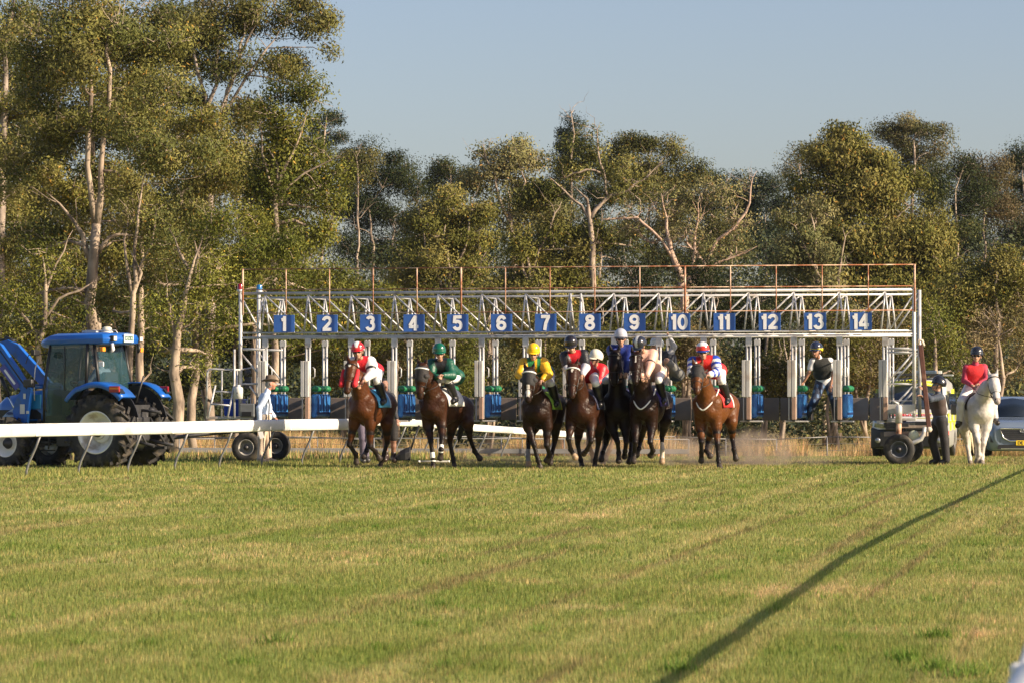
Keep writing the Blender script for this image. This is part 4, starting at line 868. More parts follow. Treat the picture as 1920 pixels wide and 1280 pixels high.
tree('dark tree sloping down from the high olive crown', 235, [(1340, 340, 24, 18), (1370, 350, 24, 20), (1320, 380, 50, 34), (1380, 390, 36, 36), (1395, 340, 14, 12)], None, 'dark', 0.3, 1.2, 0.5, cr=1.6)
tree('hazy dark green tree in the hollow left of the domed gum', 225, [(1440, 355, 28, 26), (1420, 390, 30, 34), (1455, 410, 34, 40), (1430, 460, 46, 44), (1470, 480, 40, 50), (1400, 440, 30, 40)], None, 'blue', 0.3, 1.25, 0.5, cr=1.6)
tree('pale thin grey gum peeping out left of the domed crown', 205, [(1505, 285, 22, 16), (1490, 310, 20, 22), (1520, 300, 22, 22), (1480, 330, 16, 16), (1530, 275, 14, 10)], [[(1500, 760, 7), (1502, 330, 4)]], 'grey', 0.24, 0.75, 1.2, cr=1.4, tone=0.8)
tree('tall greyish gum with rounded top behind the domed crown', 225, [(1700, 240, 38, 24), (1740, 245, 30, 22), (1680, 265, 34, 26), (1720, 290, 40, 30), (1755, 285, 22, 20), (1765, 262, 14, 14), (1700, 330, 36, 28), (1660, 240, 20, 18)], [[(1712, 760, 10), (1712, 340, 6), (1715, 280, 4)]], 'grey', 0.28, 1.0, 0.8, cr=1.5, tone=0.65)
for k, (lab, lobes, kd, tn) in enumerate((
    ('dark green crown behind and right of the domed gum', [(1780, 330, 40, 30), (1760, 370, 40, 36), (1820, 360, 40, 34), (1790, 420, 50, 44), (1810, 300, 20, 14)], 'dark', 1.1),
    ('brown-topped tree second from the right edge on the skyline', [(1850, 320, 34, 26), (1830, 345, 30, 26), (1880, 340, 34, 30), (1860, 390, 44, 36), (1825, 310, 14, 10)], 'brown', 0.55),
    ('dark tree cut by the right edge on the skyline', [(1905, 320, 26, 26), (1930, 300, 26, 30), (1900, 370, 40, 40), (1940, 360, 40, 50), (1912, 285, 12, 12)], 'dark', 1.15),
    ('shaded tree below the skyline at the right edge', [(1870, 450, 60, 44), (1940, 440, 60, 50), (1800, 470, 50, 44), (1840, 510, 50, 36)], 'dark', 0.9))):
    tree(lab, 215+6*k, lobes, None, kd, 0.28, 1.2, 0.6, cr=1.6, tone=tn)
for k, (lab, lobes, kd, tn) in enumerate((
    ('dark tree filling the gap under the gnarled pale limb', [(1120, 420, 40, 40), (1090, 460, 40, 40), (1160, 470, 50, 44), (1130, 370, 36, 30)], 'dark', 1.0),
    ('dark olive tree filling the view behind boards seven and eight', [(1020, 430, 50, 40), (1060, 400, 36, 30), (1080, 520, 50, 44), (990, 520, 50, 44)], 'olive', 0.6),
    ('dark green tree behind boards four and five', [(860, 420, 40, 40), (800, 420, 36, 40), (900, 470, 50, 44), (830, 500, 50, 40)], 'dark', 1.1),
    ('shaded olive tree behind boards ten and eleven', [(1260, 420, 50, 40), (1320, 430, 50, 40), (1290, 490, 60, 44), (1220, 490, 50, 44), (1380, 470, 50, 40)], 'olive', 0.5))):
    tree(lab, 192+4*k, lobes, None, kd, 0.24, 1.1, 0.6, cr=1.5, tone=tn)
# --- lower storey right behind the fence: individual small trees
low = [(640, 650, 'khaki', 124, 'low khaki tree behind stalls two and three'), (740, 640, 'grey', 122, 'grey twiggy tree behind stalls three and four'), (830, 660, 'lime', 118, 'small yellow-green tree behind the second horse'),
       (920, 640, 'grey', 126, 'grey leaning tree behind stalls five and six'), (1010, 650, 'khaki', 121, 'low khaki tree behind the yellow-capped jockey'), (1100, 640, 'olive', 128, 'olive tree behind stall eight'),
       (1180, 560, 'dark', 138, 'dark dense tree behind boards eight and nine'), (1200, 660, 'lime', 119, 'low leafy tree behind the two dark horses'), (1340, 600, 'dark', 134, 'dark tree behind boards eleven and twelve'),
       (1290, 680, 'brown', 121, 'brown low tree behind stall ten'), (1430, 640, 'dark', 130, 'deep green tree behind stall twelve'), (1470, 690, 'olive', 122, 'olive low tree behind stall twelve'),
       (1620, 650, 'brown', 124, 'brown twiggy tree behind board fourteen'), (1560, 690, 'khaki', 119, 'low khaki tree behind the stall attendant in the vest'), (1700, 660, 'olive', 127, 'olive tree behind the gate end tower'), (1840, 620, 'olive', 131, 'olive tree behind the white horse')]
for x, y, kd, Y, lab in low:
    lb = [(x+rng.uniform(-35, 35), y+rng.uniform(-70, 60), rng.uniform(34, 55), rng.uniform(28, 46), rng.uniform(-1.5, 1.5)) for _ in range(7)]
    st = [[(x+rng.uniform(-12, 12), 830, rng.uniform(5, 10)), (x+rng.uniform(-20, 20), y-10, 5)] for _ in range(rng.integers(2, 5))]
    tree(lab, Y, lb, st, kd, 0.15, 0.8, 1.5, cr=1.05, limbw=0.5, tone=0.68, name='small_tree', group='small trees along the back fence', bark=M_bark if kd in ('lime', 'grey', 'brown') else M_barkd)
# --- dense shaded scrub that closes the view under the crowns
def scrub():
    C, SP, TN = [], [], []
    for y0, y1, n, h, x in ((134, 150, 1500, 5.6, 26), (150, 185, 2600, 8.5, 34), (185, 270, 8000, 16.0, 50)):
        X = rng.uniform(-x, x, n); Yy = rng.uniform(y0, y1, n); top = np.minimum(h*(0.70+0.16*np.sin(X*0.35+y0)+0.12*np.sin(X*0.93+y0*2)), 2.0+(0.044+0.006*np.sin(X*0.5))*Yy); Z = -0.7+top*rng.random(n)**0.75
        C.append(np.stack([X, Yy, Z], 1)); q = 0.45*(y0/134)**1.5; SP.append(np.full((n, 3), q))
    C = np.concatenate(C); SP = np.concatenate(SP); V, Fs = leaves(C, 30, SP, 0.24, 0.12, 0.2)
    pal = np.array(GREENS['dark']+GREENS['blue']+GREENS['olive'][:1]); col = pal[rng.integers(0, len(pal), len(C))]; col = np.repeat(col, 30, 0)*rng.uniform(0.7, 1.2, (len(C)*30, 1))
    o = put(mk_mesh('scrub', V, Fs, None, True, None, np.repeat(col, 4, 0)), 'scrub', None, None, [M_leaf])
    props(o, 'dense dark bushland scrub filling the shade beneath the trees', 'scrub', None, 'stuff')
scrub()
# ------------------------------------------------------------------ tractor
def tractor():
    a = R(28); f = np.array([-math.cos(a), math.sin(a), 0]); l = np.array([-math.sin(a), -math.cos(a), 0]); O = np.array([-8.10, 70.85, 0.0]); AX = [f, l, gzv]
    T = lambda x, y, z: O+f*x+l*y+gzv*z
    def TP(px, py, y):   # local (x, z) of a point seen at px,py lying in the plane local-y = y
        k = (px-960)/F; q = O+l*y; x = (k*q[1]-q[0])/(f[0]-k*f[1]); Y = q[1]+f[1]*x; return x, CH+(HY-py)/F*Y
    def at(px, py, y): x, z = TP(px, py, y); return T(x, y, z)
    g = thing('tractor', 'blue farm tractor with white rear rims and raised front loader arms behind the running rail', 'tractor', O)
    B = mat('tractor_blue', (0.010, 0.11, 0.46), 0.30, 0, 0.08, 3, coat=0.4); Bd = mat('loader_blue', (0.01, 0.11, 0.46), 0.38, 0, 0.12, 4, col2=(0.04, 0.10, 0.22), col2amt=0.2)
    GL = glass('cab_glass', (0.03, 0.08, 0.09), 0.03, 0.36); RW = mat('rim_cream', (0.84, 0.82, 0.77), 0.4, 0, 0.06, 5, col2=(0.45, 0.38, 0.30), col2amt=0.2)
    # rear wheels and front wheels
    for y in (0.76, -0.64):
        w_ = MB().lathe(T(0, y, 0.735), l*(1 if y > 0 else -1), [(0, 0.16), (0.09, 0.15), (0.10, 0.05), (0.14, 0.04)], 18).build('rear_wheel', M_dark, g)
        wheel(T(0, y, 0.735), l*(1 if y > 0 else -1), 0.715, 0.42, w_, RW, rr=0.60, lugs=20, dish=0.10)
        b = MB().lathe(T(0, y, 0.735), l*(1 if y > 0 else -1), [(0.10, 0.02), (0.20, 0.02), (0.21, -0.03)], 24).build('hub_plate', RW, g)
    for y in (0.76, -0.76):
        w_ = MB().lathe(T(2.32, y*0.98, 0.50), l*(1 if y > 0 else -1), [(0, 0.13), (0.08, 0.12), (0.09, 0.05), (0.12, 0.04)], 18).build('front_wheel', M_dark, g)
        wheel(T(2.32, y*0.98, 0.50), l*(1 if y > 0 else -1), 0.49, 0.32, w_, RW, rr=0.58, lugs=16, dish=0.06)
    MB().tube(T(2.32, 0.7, 0.5), T(2.32, -0.7, 0.5), 0.07).box(T(2.3, 0, 0.55), (0.35, 0.5, 0.3), AX).build('front_axle', M_dark, g)
    # chassis
    b = MB(); b.box(T(0.9, 0, 0.80), (2.9, 0.46, 0.50), AX); b.box(T(0, 0, 0.76), (0.6, 0.95, 0.35), AX); b.tube(T(0, 0.6, 0.735), T(0, -0.6, 0.735), 0.14); b.build('chassis', M_dark, g, bevel=0.03)
    b = MB(); b.box(T(0.95, 0.46, 0.62), (0.50, 0.34, 0.36), AX); b.box(T(1.55, 0.40, 0.52), (0.35, 0.34, 0.05), AX); b.box(T(1.55, 0.48, 0.35), (0.30, 0.22, 0.03), AX); b.tube(T(1.42, 0.55, 0.85), T(1.42, 0.6, 0.38), 0.02); b.tube(T(1.68, 0.55, 0.85), T(1.68, 0.6, 0.38), 0.02)
    b.tube(T(1.78, 0.42, 1.0), T(1.80, 0.42, 0.48), 0.045); b.build('tank_and_steps', M_black, g, bevel=0.02)
    # hood
    sec = lambda x, z0, z1, hw: [T(x, -hw, z0), T(x, hw, z0), T(x, hw*1.02, (z0+z1)*0.5), T(x, hw*0.94, z1-0.10), T(x, hw*0.6, z1), T(x, -hw*0.6, z1), T(x, -hw*0.94, z1-0.10), T(x, -hw*1.02, (z0+z1)*0.5)]
    MB().loft([sec(1.58, 0.98, 1.62, 0.36), sec(2.2, 0.95, 1.58, 0.35), sec(2.8, 0.88, 1.46, 0.33), sec(3.05, 0.86, 1.28, 0.28)]).build('hood', B, g, fixn=True)
    b = MB(); b.box(T(2.15, 0.345, 1.10), (0.75, 0.03, 0.20), AX); b.box(T(2.75, 0.335, 1.08), (0.35, 0.03, 0.22), AX); b.build('hood_vent', M_black, g, bevel=0.01)
    # decal on the hood side
    c1 = at(28, 772, 0.37); b = MB(); b.prism([(-0.32, -0.10), (0.14, -0.10), (0.14, 0.12), (0.0, 0.10), (-0.2, 0.0)], c1, -f, gzv, l*0.004); b.build('hood_decal', mat('decal_grey', (0.30, 0.42, 0.62), 0.4), g)
    text_on('NEW', at(19, 774, 0.385), -f, gzv, 0.075, mat('decal_dark', (0.02, 0.05, 0.2), 0.4), 'decal_letters', g, bold=0.004)
    # cab: corner posts
    zr = 2.55; zb = 1.10
    cx0, cx1 = 0.28, 1.50
    C = {('f', 1): [T(cx1+0.06, 0.56, 0.78), T(cx1+0.04, 0.60, 1.6), T(cx1-0.10, 0.56, zr)], ('f', -1): [T(cx1+0.06, -0.56, 0.78), T(cx1+0.04, -0.60, 1.6), T(cx1-0.10, -0.56, zr)],
         ('m', 1): [T(cx0+0.18, 0.62, 1.62), T(cx0+0.16, 0.60, zr)], ('m', -1): [T(cx0+0.18, -0.62, 1.62), T(cx0+0.16, -0.60, zr)],
         ('r', 1): [T(cx0-0.14, 0.58, 1.55), T(cx0+0.04, 0.54, zr)], ('r', -1): [T(cx0-0.14, -0.58, 1.55), T(cx0+0.04, -0.54, zr)]}
    for k, v in C.items(): MB().path(v, 0.035 if k[0] != 'f' else 0.028, 8).build('cab_pillar', M_black, g)
    b = MB(); b.box(T(0.75, 0, 1.02), (1.55, 1.10, 0.10), AX); b.tube(T(cx0-0.14, 0.58, 1.57), T(cx0-0.14, -0.58, 1.57), 0.03); b.tube(T(cx1+0.06, 0.56, 0.78), T(0.55, 0.60, 0.86), 0.03); b.path([T(0.55, 0.60, 0.86), T(0.72, 0.62, 1.35), T(0.46, 0.62, 1.66)], 0.03, 8); b.build('cab_floor', M_black, g)
    def pane(nm, pts, th=0.008):
        b = MB(); p = np.array(pts); n = nrm(np.cross(p[1]-p[0], p[2]-p[0])); k = len(p)
        b.add(list(p)+list(p+n*th), [list(range(k))[::-1], list(range(k, 2*k))]+[(i, (i+1) % k, k+(i+1) % k, k+i) for i in range(k)]); return b.build(nm, GL, g)
    for sd in (1, -1):
        pane('door_glass', [T(cx1+0.03, 0.575*sd, 0.85), T(cx1+0.02, 0.60*sd, 1.6), T(cx1-0.12, 0.56*sd, zr-0.02), T(cx0+0.20, 0.60*sd, zr-0.02), T(cx0+0.22, 0.62*sd, 1.66), T(0.72, 0.62*sd, 1.35), T(0.60, 0.60*sd, 0.90)])
        pane('side_window', [T(cx0+0.13, 0.62*sd, 1.64), T(cx0+0.13, 0.60*sd, zr-0.02), T(cx0+0.06, 0.55*sd, zr-0.02), T(cx0-0.10, 0.59*sd, 1.60)])
    pane('rear_window', [T(cx0-0.15, -0.55, 1.60), T(cx0-0.15, 0.55, 1.60), T(cx0+0.03, 0.51, zr-0.02), T(cx0+0.03, -0.51, zr-0.02)])
    pane('windscreen', [T(cx1+0.04, 0.54, 1.0), T(cx1+0.04, -0.54, 1.0), T(cx1-0.08, -0.52, zr-0.02), T(cx1-0.08, 0.52, zr-0.02)])
    MB().path([T(1.00, 0.625, 1.6), T(1.02, 0.60, 2.5)], 0.008, 6).path([T(1.44, 0.62, 1.45), T(1.46, 0.66, 1.40), T(1.46, 0.66, 1.20), T(1.44, 0.62, 1.15)], 0.014, 6).build('door_handle', M_dark, g)
    # roof
    rp_ = []
    for z, e in ((2.54, -0.06), (2.57, 0.0), (2.66, 0.02), (2.74, -0.02), (2.785, -0.14)):
        x0, x1, hw = -0.10-e, 1.76+e, 0.62+e; arc = 0.10
        rp_.append([T(x0+0.15, -hw, z), T(x1-0.35, -hw, z-0.02), T(x1-0.05, -hw+0.18, z-0.06-(0.03 if z > 2.6 else 0)), T(x1, 0, z-0.07-(0.03 if z > 2.6 else 0)), T(x1-0.05, hw-0.18, z-0.06-(0.03 if z > 2.6 else 0)), T(x1-0.35, hw, z-0.02), T(x0+0.15, hw, z), T(x0, hw-0.18, z), T(x0-0.03, 0, z), T(x0, -hw+0.18, z)])
    MB().loft(rp_).build('roof', B, g, fixn=True, bevel=0.01)
    b = MB(); b.lathe(T(0.30, 0.10, 2.78), gzv, [(0.12, 0), (0.12, 0.03), (0.09, 0.06), (0.10, 0.10), (0.06, 0.13), (0, 0.135)], 16); b.build('gps_dome', mat('pale_plastic', (0.62, 0.60, 0.50), 0.4), g)
    b = MB(); b.path([T(0.75, 0.3, 2.79), T(0.7, 0.3, 2.83), T(-0.05, 0.3, 2.83), T(-0.10, 0.3, 2.77)], 0.012, 6); b.box(T(0.62, 0.05, 2.81), (0.35, 0.5, 0.04), AX); b.build('roof_rack', M_steel, g)
    # number plate + lamps on the roof rear
    c = T(-0.155, -0.02, 2.67); MB().box(c, (0.02, 0.34, 0.17), AX).build('number_plate', mat('plate_pale', (0.55, 0.66, 0.58), 0.4), g, bevel=0.003)
    for dx, s_ in ((0, 'DZ82'),): text_on(s_, c-f*0.013, -l, gzv, 0.12, mat('plate_ink', (0.06, 0.12, 0.10), 0.5), 'plate_letters', g, bold=0.003)
    for y in (0.45, -0.50):
        MB().box(T(-0.10, y, 2.66), (0.08, 0.13, 0.12), AX).build('work_lamp', M_black, g, bevel=0.01); MB().box(T(-0.145, y, 2.66), (0.015, 0.10, 0.09), AX).build('lamp_lens', mat('lens_clear', (0.75, 0.70, 0.60), 0.15), g)
        MB().path([T(-0.07, y, 2.56), T(-0.09, y, 2.44), T(-0.06, y, 2.38)], [0.03, 0.04, 0.02], 8).build('wiper_motor', M_white if y > 0 else M_black, g)
    for y in (0.66, -0.72): MB().box(T(0.02, y, 2.44), (0.08, 0.10, 0.09), AX).build('indicator_lamp', mat('amber', (0.9, 0.30, 0.02), 0.3), g, bevel=0.01)
    # fenders: arched sheets over both rear wheels with a dropped lip
    for sd in (1, -1):
        rings = []
        for k in range(15):
            t = R(138-k*7.2); rx, rz = 0.93, 0.93; cxx = 0.0; x = cxx+math.cos(t)*rx; z = 0.83+math.sin(t)*rz*1.02
            if t < R(60): z = 0.83+math.sin(t)*rz*1.05; x = math.cos(t)*0.98
            y0, y1 = (0.50, 0.99) if sd > 0 else (-0.46, -0.86); n = np.array([math.cos(t), math.sin(t)])
            q = lambda y, dr: T(x-n[0]*dr, y, z-n[1]*dr)
            rings.append([q(y0, 0.0), q(y1-0.06*sd, 0.0), q(y1, 0.035), q(y1, 0.12), q(y1-0.02*sd, 0.12), q(y1-0.03*sd, 0.05), q(y1-0.07*sd, 0.03), q(y0, 0.03)])
        MB().loft(rings).build('fender', B, g, fixn=True)
        MB().box(T(-0.60, (0.90 if sd > 0 else -0.78), 1.58), (0.03, 0.17, 0.12), [nrm(f*0.75-gzv*0.65), l, nrm(gzv*0.75+f*0.65)]).build('tail_light_housing', M_black, g)
        px_ = T(-0.50, (0.985 if sd > 0 else -0.80), 1.62) ; b = MB(); b.box(px_, (0.26, 0.05, 0.13), AX); tl = b.build('tail_light', mat('lens_red', (0.55, 0.02, 0.015), 0.25), g, bevel=0.02)
        MB().box(px_+gzv*0.018+l*0.004*sd, (0.22, 0.05, 0.04), AX).build('amber_strip', mat('amber_dim', (0.75, 0.22, 0.02), 0.3), tl)
    # inner black fender walls
    for sd in (1, -1): MB().prism([(math.cos(R(t))*0.80, math.sin(R(t))*0.86) for t in range(10, 172, 12)], T(0, 0.50*sd, 0.84), f, gzv, l*0.03*sd).build('inner_fender', M_black, g)
    # linkage at the rear
    b = MB(); b.tube(T(-0.3, 0.3, 0.6), T(-1.05, 0.36, 0.46), 0.035); b.tube(T(-0.3, -0.3, 0.6), T(-1.05, -0.36, 0.46), 0.035); b.tube(T(-0.35, 0.3, 1.25), T(-0.85, 0.34, 0.5), 0.025); b.tube(T(-0.35, -0.3, 1.25), T(-0.85, -0.34, 0.5), 0.025)
    b.box(T(-0.38, 0, 0.95), (0.25, 0.6, 0.7), AX); b.tube(T(-0.4, 0, 1.2), T(-0.95, 0, 1.15), 0.03); b.box(T(-0.85, 0, 0.42), (0.5, 0.10, 0.06), AX); b.lathe(T(-0.5, -0.35, 1.15), l, [(0, .1), (0.1, .1), (0.1, -.1), (0, -.1)], 14); b.tube(T(-0.45, 0.15, 1.35), T(-0.62, 0.10, 1.9), 0.022); b.tube(T(-0.45, -0.2, 1.3), T(-0.55, -0.18, 0.7), 0.03)
    b.build('rear_linkage', M_dark, g)
    # tow bar to the gate
    MB().path([T(-0.85, 0, 0.42), G(-2.6, -1.6, 0.46)], 0.045, 8).build('drawbar', M_dark, g)
    # mirrors, exhaust, hand rail
    MB().path([T(cx1-0.02, 0.58, 2.35), T(cx1+0.25, 0.85, 2.33), T(cx1+0.30, 0.88, 2.15)], 0.012, 6).build('mirror_arm', M_black, g)
    b = MB(); b.box(at(66, 661, 0.95), (0.10, 0.20, 0.12), AX); b.build('mirror', M_black, g, bevel=0.02)
    MB().box(at(55, 718, 0.75), (0.22, 0.16, 0.17), AX).build('mirror', M_dark, g, bevel=0.03)
    MB().path([at(72, 673, 0.62), at(66, 690, 0.66), at(64, 715, 0.68), at(65, 750, 0.62)], 0.013, 6).build('hand_rail', M_steel, g)
    MB().box(at(190, 682, 0.66), (0.12, 0.03, 0.10), AX).build('side_lamp', M_white, g, bevel=0.01)
    # loader frame, arms, rams
    for sd in (1, -1):
        y = 0.56*sd
        if sd == 1: tw = [(30, 792), (52, 794), (60, 728), (48, 722), (34, 742), (26, 770)]
        else: tw = [(96, 784), (112, 786), (116, 722), (104, 716), (92, 732), (86, 762)]
        off = 0 if sd == 1 else 0
        pts = [TP(p[0]+off, p[1], y) for p in tw]
        MB().prism(pts, T(0, y-0.05, 0), f, gzv, l*0.10).build('loader_tower', Bd, g, bevel=0.012)
        if sd == 1: arm = [(54, 735), (26, 694), (-2, 655), (-30, 636), (-70, 660)]
        else: arm = [(108, 742), (62, 690), (30, 655), (16, 648), (-2, 652), (-30, 680)]
        q = [TP(p[0], p[1], y) for p in arm]; b = MB(); ax_ = []
        rings = []
        for i, p in enumerate(q):
            d = np.array(q[min(i+1, len(q)-1)])-np.array(q[max(i-1, 0)]); d = d/np.linalg.norm(d); n = np.array([-d[1], d[0]]); hh = [0.10, 0.12, 0.13, 0.13, 0.11, 0.10][i]; hw = 0.055
            rings.append([T(p[0]+n[0]*hh, y-hw, p[1]+n[1]*hh), T(p[0]+n[0]*hh, y+hw, p[1]+n[1]*hh), T(p[0]-n[0]*hh, y+hw, p[1]-n[1]*hh), T(p[0]-n[0]*hh, y-hw, p[1]-n[1]*hh)])
        b.loft(rings, smooth=False); b.build('loader_arm', Bd, g, bevel=0.01, fixn=True)
        if sd == 1: rods = [((-4, 650), (52, 728), 0.032, M_black), ((2, 706), (16, 742), 0.04, M_black), ((15, 740), (34, 778), 0.02, M_chrome)]
        else: rods = [((20, 638), (92, 722), 0.032, M_black), ((-8, 638), (22, 636), 0.03, M_black), ((10, 634), (28, 642), 0.06, M_black)]
        for p0, p1, r, m_ in rods: MB().tube(at(*p0, y+(0.03*sd)), at(*p1, y+0.03*sd), r).build('loader_ram', m_, g)
    for a0, a1 in (((62, 724), (112, 720)),): MB().tube(at(*a0, 0.5), at(a1[0], a1[1]+2, -0.5), 0.05).build('cross_tube', Bd, g)
    c = at(17, 706, 0.565+0.056); dd = nrm(at(32, 726, 0.62)-at(4, 688, 0.62)); uu = nrm(np.cross(-l, dd))
    c = (at(32, 722, 0.62)+at(6, 690, 0.62))/2+l*0.012
    MB().box(c, (0.62, 0.16, 0.004), [dd, np.cross(l, dd), l]).build('arm_decal', mat('decal_purple', (0.06, 0.07, 0.33), 0.4), g)
    MB().box(c+l*0.004-np.cross(l, dd)*0.0, (0.40, 0.05, 0.004), [dd, np.cross(l, dd), l]).build('decal_letters', mat('decal_white', (0.7, 0.72, 0.8), 0.4), g)
    for (px, py), (w_, h_) in (((42, 766), (0.12, 0.20)), ((46, 742), (0.06, 0.11)), ((52, 772), (0.07, 0.06))): MB().box(at(px, py, 0.625), (w_, 0.004, h_), AX).build('warning_label', mat('label_pale', (0.62, 0.62, 0.60), 0.5), g)
    MB().box(at(66, 752, 0.40), (0.30, 0.05, 0.30), AX).build('side_panel', mat('panel_cyan', (0.02, 0.22, 0.45), 0.35), g, bevel=0.01)
    # inside the cab
    b = MB(); b.box(T(0.55, 0, 1.32), (0.50, 0.50, 0.14), AX); b.box(T(0.30, 0, 1.68), (0.12, 0.48, 0.60), AX); b.build('seat', mat('seat_cloth', (0.05, 0.05, 0.055), 0.8), g, bevel=0.04)
    b = MB(); b.box(T(1.30, 0, 1.30), (0.20, 0.35, 0.60), AX); b.build('dashboard', M_black, g, bevel=0.03)
    c = T(1.08, 0, 1.68); n = nrm(gzv*0.8-f*0.5); e1, e2, _ = frame(n); MB().path([c+(e1*math.cos(t)+e2*math.sin(t))*0.20 for t in np.linspace(0, 2*math.pi, 21)[:-1]], 0.014, 6, closed=True).tube(c, c-n*0.25, 0.02).build('steering_wheel', M_black, g)
    return T, f, l
TT_, TF_, TL_ = tractor()

# ------------------------------------------------------------------ cars seen from the front
def car_body(T, secs, n_top=3):
    """secs: (x, half width bottom, half width belt, half width top, z0, zbelt, ztop)"""
    rings = []
    for x, wb, wm, wt, z0, zm, z1 in secs:
        h = []
        for sd in (1, -1):
            s_ = [(wb*0.92, z0), (wb, z0+0.08), (wm*1.0, (z0+zm)/2), (wm*0.985, zm), (wt+ (wm-wt)*0.15, zm+(z1-zm)*0.82), (wt*0.86, zm+(z1-zm)*0.97), (wt*0.45, z1)]
            h.append([(sd*a_, b_) for a_, b_ in s_])
        ring = h[0]+h[1][::-1]; rings.append([T(x, a_, b_) for a_, b_ in ring])
    return rings
def vehicle_frame(px, Y, yaw):
    a = R(yaw); f = np.array([math.sin(a), -math.cos(a), 0.0]); l = np.cross(gzv, f); O = PG(px, Y); return O, f, l, (lambda x, y, z: O+f*x+l*y+gzv*z)
def suv():
    O, f, l, T = vehicle_frame(1917, 93, 0); AX = [f, l, gzv]    # x=0 at the front bumper
    g = thing('parked_suv', 'dark blue-grey family car facing the camera behind the white horse', 'car', O)
    paint = mat('blue_grey_paint', (0.17, 0.22, 0.29), 0.25, 0.2, 0.03, 2, coat=0.9); gl = glass('car_glass', (0.01, 0.015, 0.02), 0.06, 0.9)
    S = [(-0.02, 0.66, 0.74, 0.60, 0.36, 0.78, 0.86), (-0.10, 0.84, 0.88, 0.74, 0.26, 0.86, 0.98), (-0.35, 0.92, 0.95, 0.82, 0.24, 0.93, 1.06), (-0.9, 0.94, 0.965, 0.84, 0.24, 0.98, 1.12), (-1.30, 0.94, 0.965, 0.84, 0.24, 1.02, 1.17),
         (-1.95, 0.94, 0.965, 0.72, 0.24, 1.08, 1.66), (-2.5, 0.94, 0.965, 0.70, 0.24, 1.10, 1.73), (-3.9, 0.94, 0.965, 0.68, 0.24, 1.12, 1.70), (-4.6, 0.92, 0.95, 0.66, 0.26, 1.12, 1.60), (-4.92, 0.86, 0.90, 0.70, 0.34, 1.05, 1.18)]
    MB().loft(car_body(T, S)).build('body', paint, g, fixn=True)
    def quad(nm, pts, m_, off=0.004):
        b = MB(); p = np.array(pts); n = nrm(np.cross(p[1]-p[0], p[2]-p[0])); n = n if n@f > 0 or abs(n@l) > 0.5 else -n; k = len(p)
        b.add(list(p-n*0.01)+list(p+n*off), [list(range(k)), list(range(k, 2*k))]+[(i, (i+1) % k, k+(i+1) % k, k+i) for i in range(k)]); return b.build(nm, m_, g, fixn=True)
    MB().loft([[T(-1.22, -0.84, 1.12), T(-1.18, 0, 1.19), T(-1.22, 0.84, 1.12), T(-1.30, 0.84, 1.05), T(-1.30, -0.84, 1.05)], [T(-1.93, -0.70, 1.60), T(-1.89, 0, 1.685), T(-1.93, 0.70, 1.60), T(-2.05, 0.68, 1.52), T(-2.05, -0.68, 1.52)]]).build('windscreen', gl, g, fixn=True)
    b = MB(); b.box(T(-1.9, 0, 1.725), (0.02, 0.02, 0.02), AX); 
    for sd in (1, -1):
        b = MB(); b.tube(T(-2.3, 0.62*sd, 1.75), T(-4.2, 0.60*sd, 1.73), 0.02); b.build('roof_rail', M_black, g)
        quad('side_window', [T(-1.75, 0.935*sd, 1.14), T(-4.3, 0.945*sd, 1.16), T(-4.2, 0.74*sd, 1.58), T(-2.15, 0.76*sd, 1.60)], gl, 0.03)
        m1 = MB(); m1.ball(T(-1.45, 1.06*sd, 1.16), (0.07, 0.12, 0.085), AX); m1.tube(T(-1.45, 0.93*sd, 1.12), T(-1.45, 1.02*sd, 1.13), 0.03); m1.build('mirror', paint, g)
        # headlamp: slim swept unit
        hl = MB(); hl.loft([[T(-0.16, 0.56*sd, 0.92), T(-0.13, 0.56*sd, 0.86), T(-0.2, 0.56*sd, 0.86)], [T(-0.20, 0.80*sd, 0.95), T(-0.14, 0.80*sd, 0.87), T(-0.3, 0.78*sd, 0.88)], [T(-0.52, 0.955*sd, 1.00), T(-0.46, 0.965*sd, 0.92), T(-0.55, 0.90*sd, 0.92)]]); hl.build('headlight', mat('lamp_glass', (0.30, 0.31, 0.32), 0.10, 0.5, coat=0.6), g, fixn=True)
        MB().lathe(T(-0.10, 0.70*sd, 0.56), f, [(0, 0.05), (0.05, 0.05), (0.06, 0.0)], 14).build('fog_lamp', mat('lamp_glass', (0.75, 0.77, 0.78), 0.08), g)
        quad('bumper_vent', [T(-0.045, 0.60*sd, 0.46), T(-0.10, 0.86*sd, 0.48), T(-0.12, 0.86*sd, 0.66), T(-0.05, 0.60*sd, 0.62)], M_black, 0.03)
    gr = [T(0.0, -0.52, 0.60), T(0.0, -0.36, 0.52), T(0.0, 0.36, 0.52), T(0.0, 0.52, 0.60), T(-0.02, 0.62, 0.86), T(-0.02, -0.62, 0.86)]
    quad('grille', gr, M_black, 0.025); ring = [p+f*0.03 for p in gr]; MB().path(ring, 0.022, 8, closed=True).build('grille_frame', M_chrome, g)
    b = MB()
    for q in range(5): b.box(T(0.02, 0, 0.585+0.055*q), (0.02, 0.95, 0.012), AX)
    b.build('grille_bars', M_dark, g)
    # emblem: crossed ovals
    c = T(0.045, 0, 0.80); b = MB()
    for rx, rz, dz in ((0.075, 0.05, 0), (0.028, 0.045, 0), (0.05, 0.018, 0.022)): b.path([c+l*rx*math.cos(t)+gzv*(dz+rz*math.sin(t)) for t in np.linspace(0, 6.283, 25)[:-1]], 0.007, 6, closed=True)
    b.build('emblem', M_chrome, g)
    pl = MB().box(T(0.05, 0, 0.47), (0.012, 0.37, 0.13), AX).build('number_plate', mat('plate_yellow', (0.85, 0.58, 0.02), 0.4), g, bevel=0.003)
    text_on('DE 9', T(0.058, -0.02, 0.47), l, gzv, 0.125, M_black, 'plate_letters', pl, bold=0.003, sx=0.95)
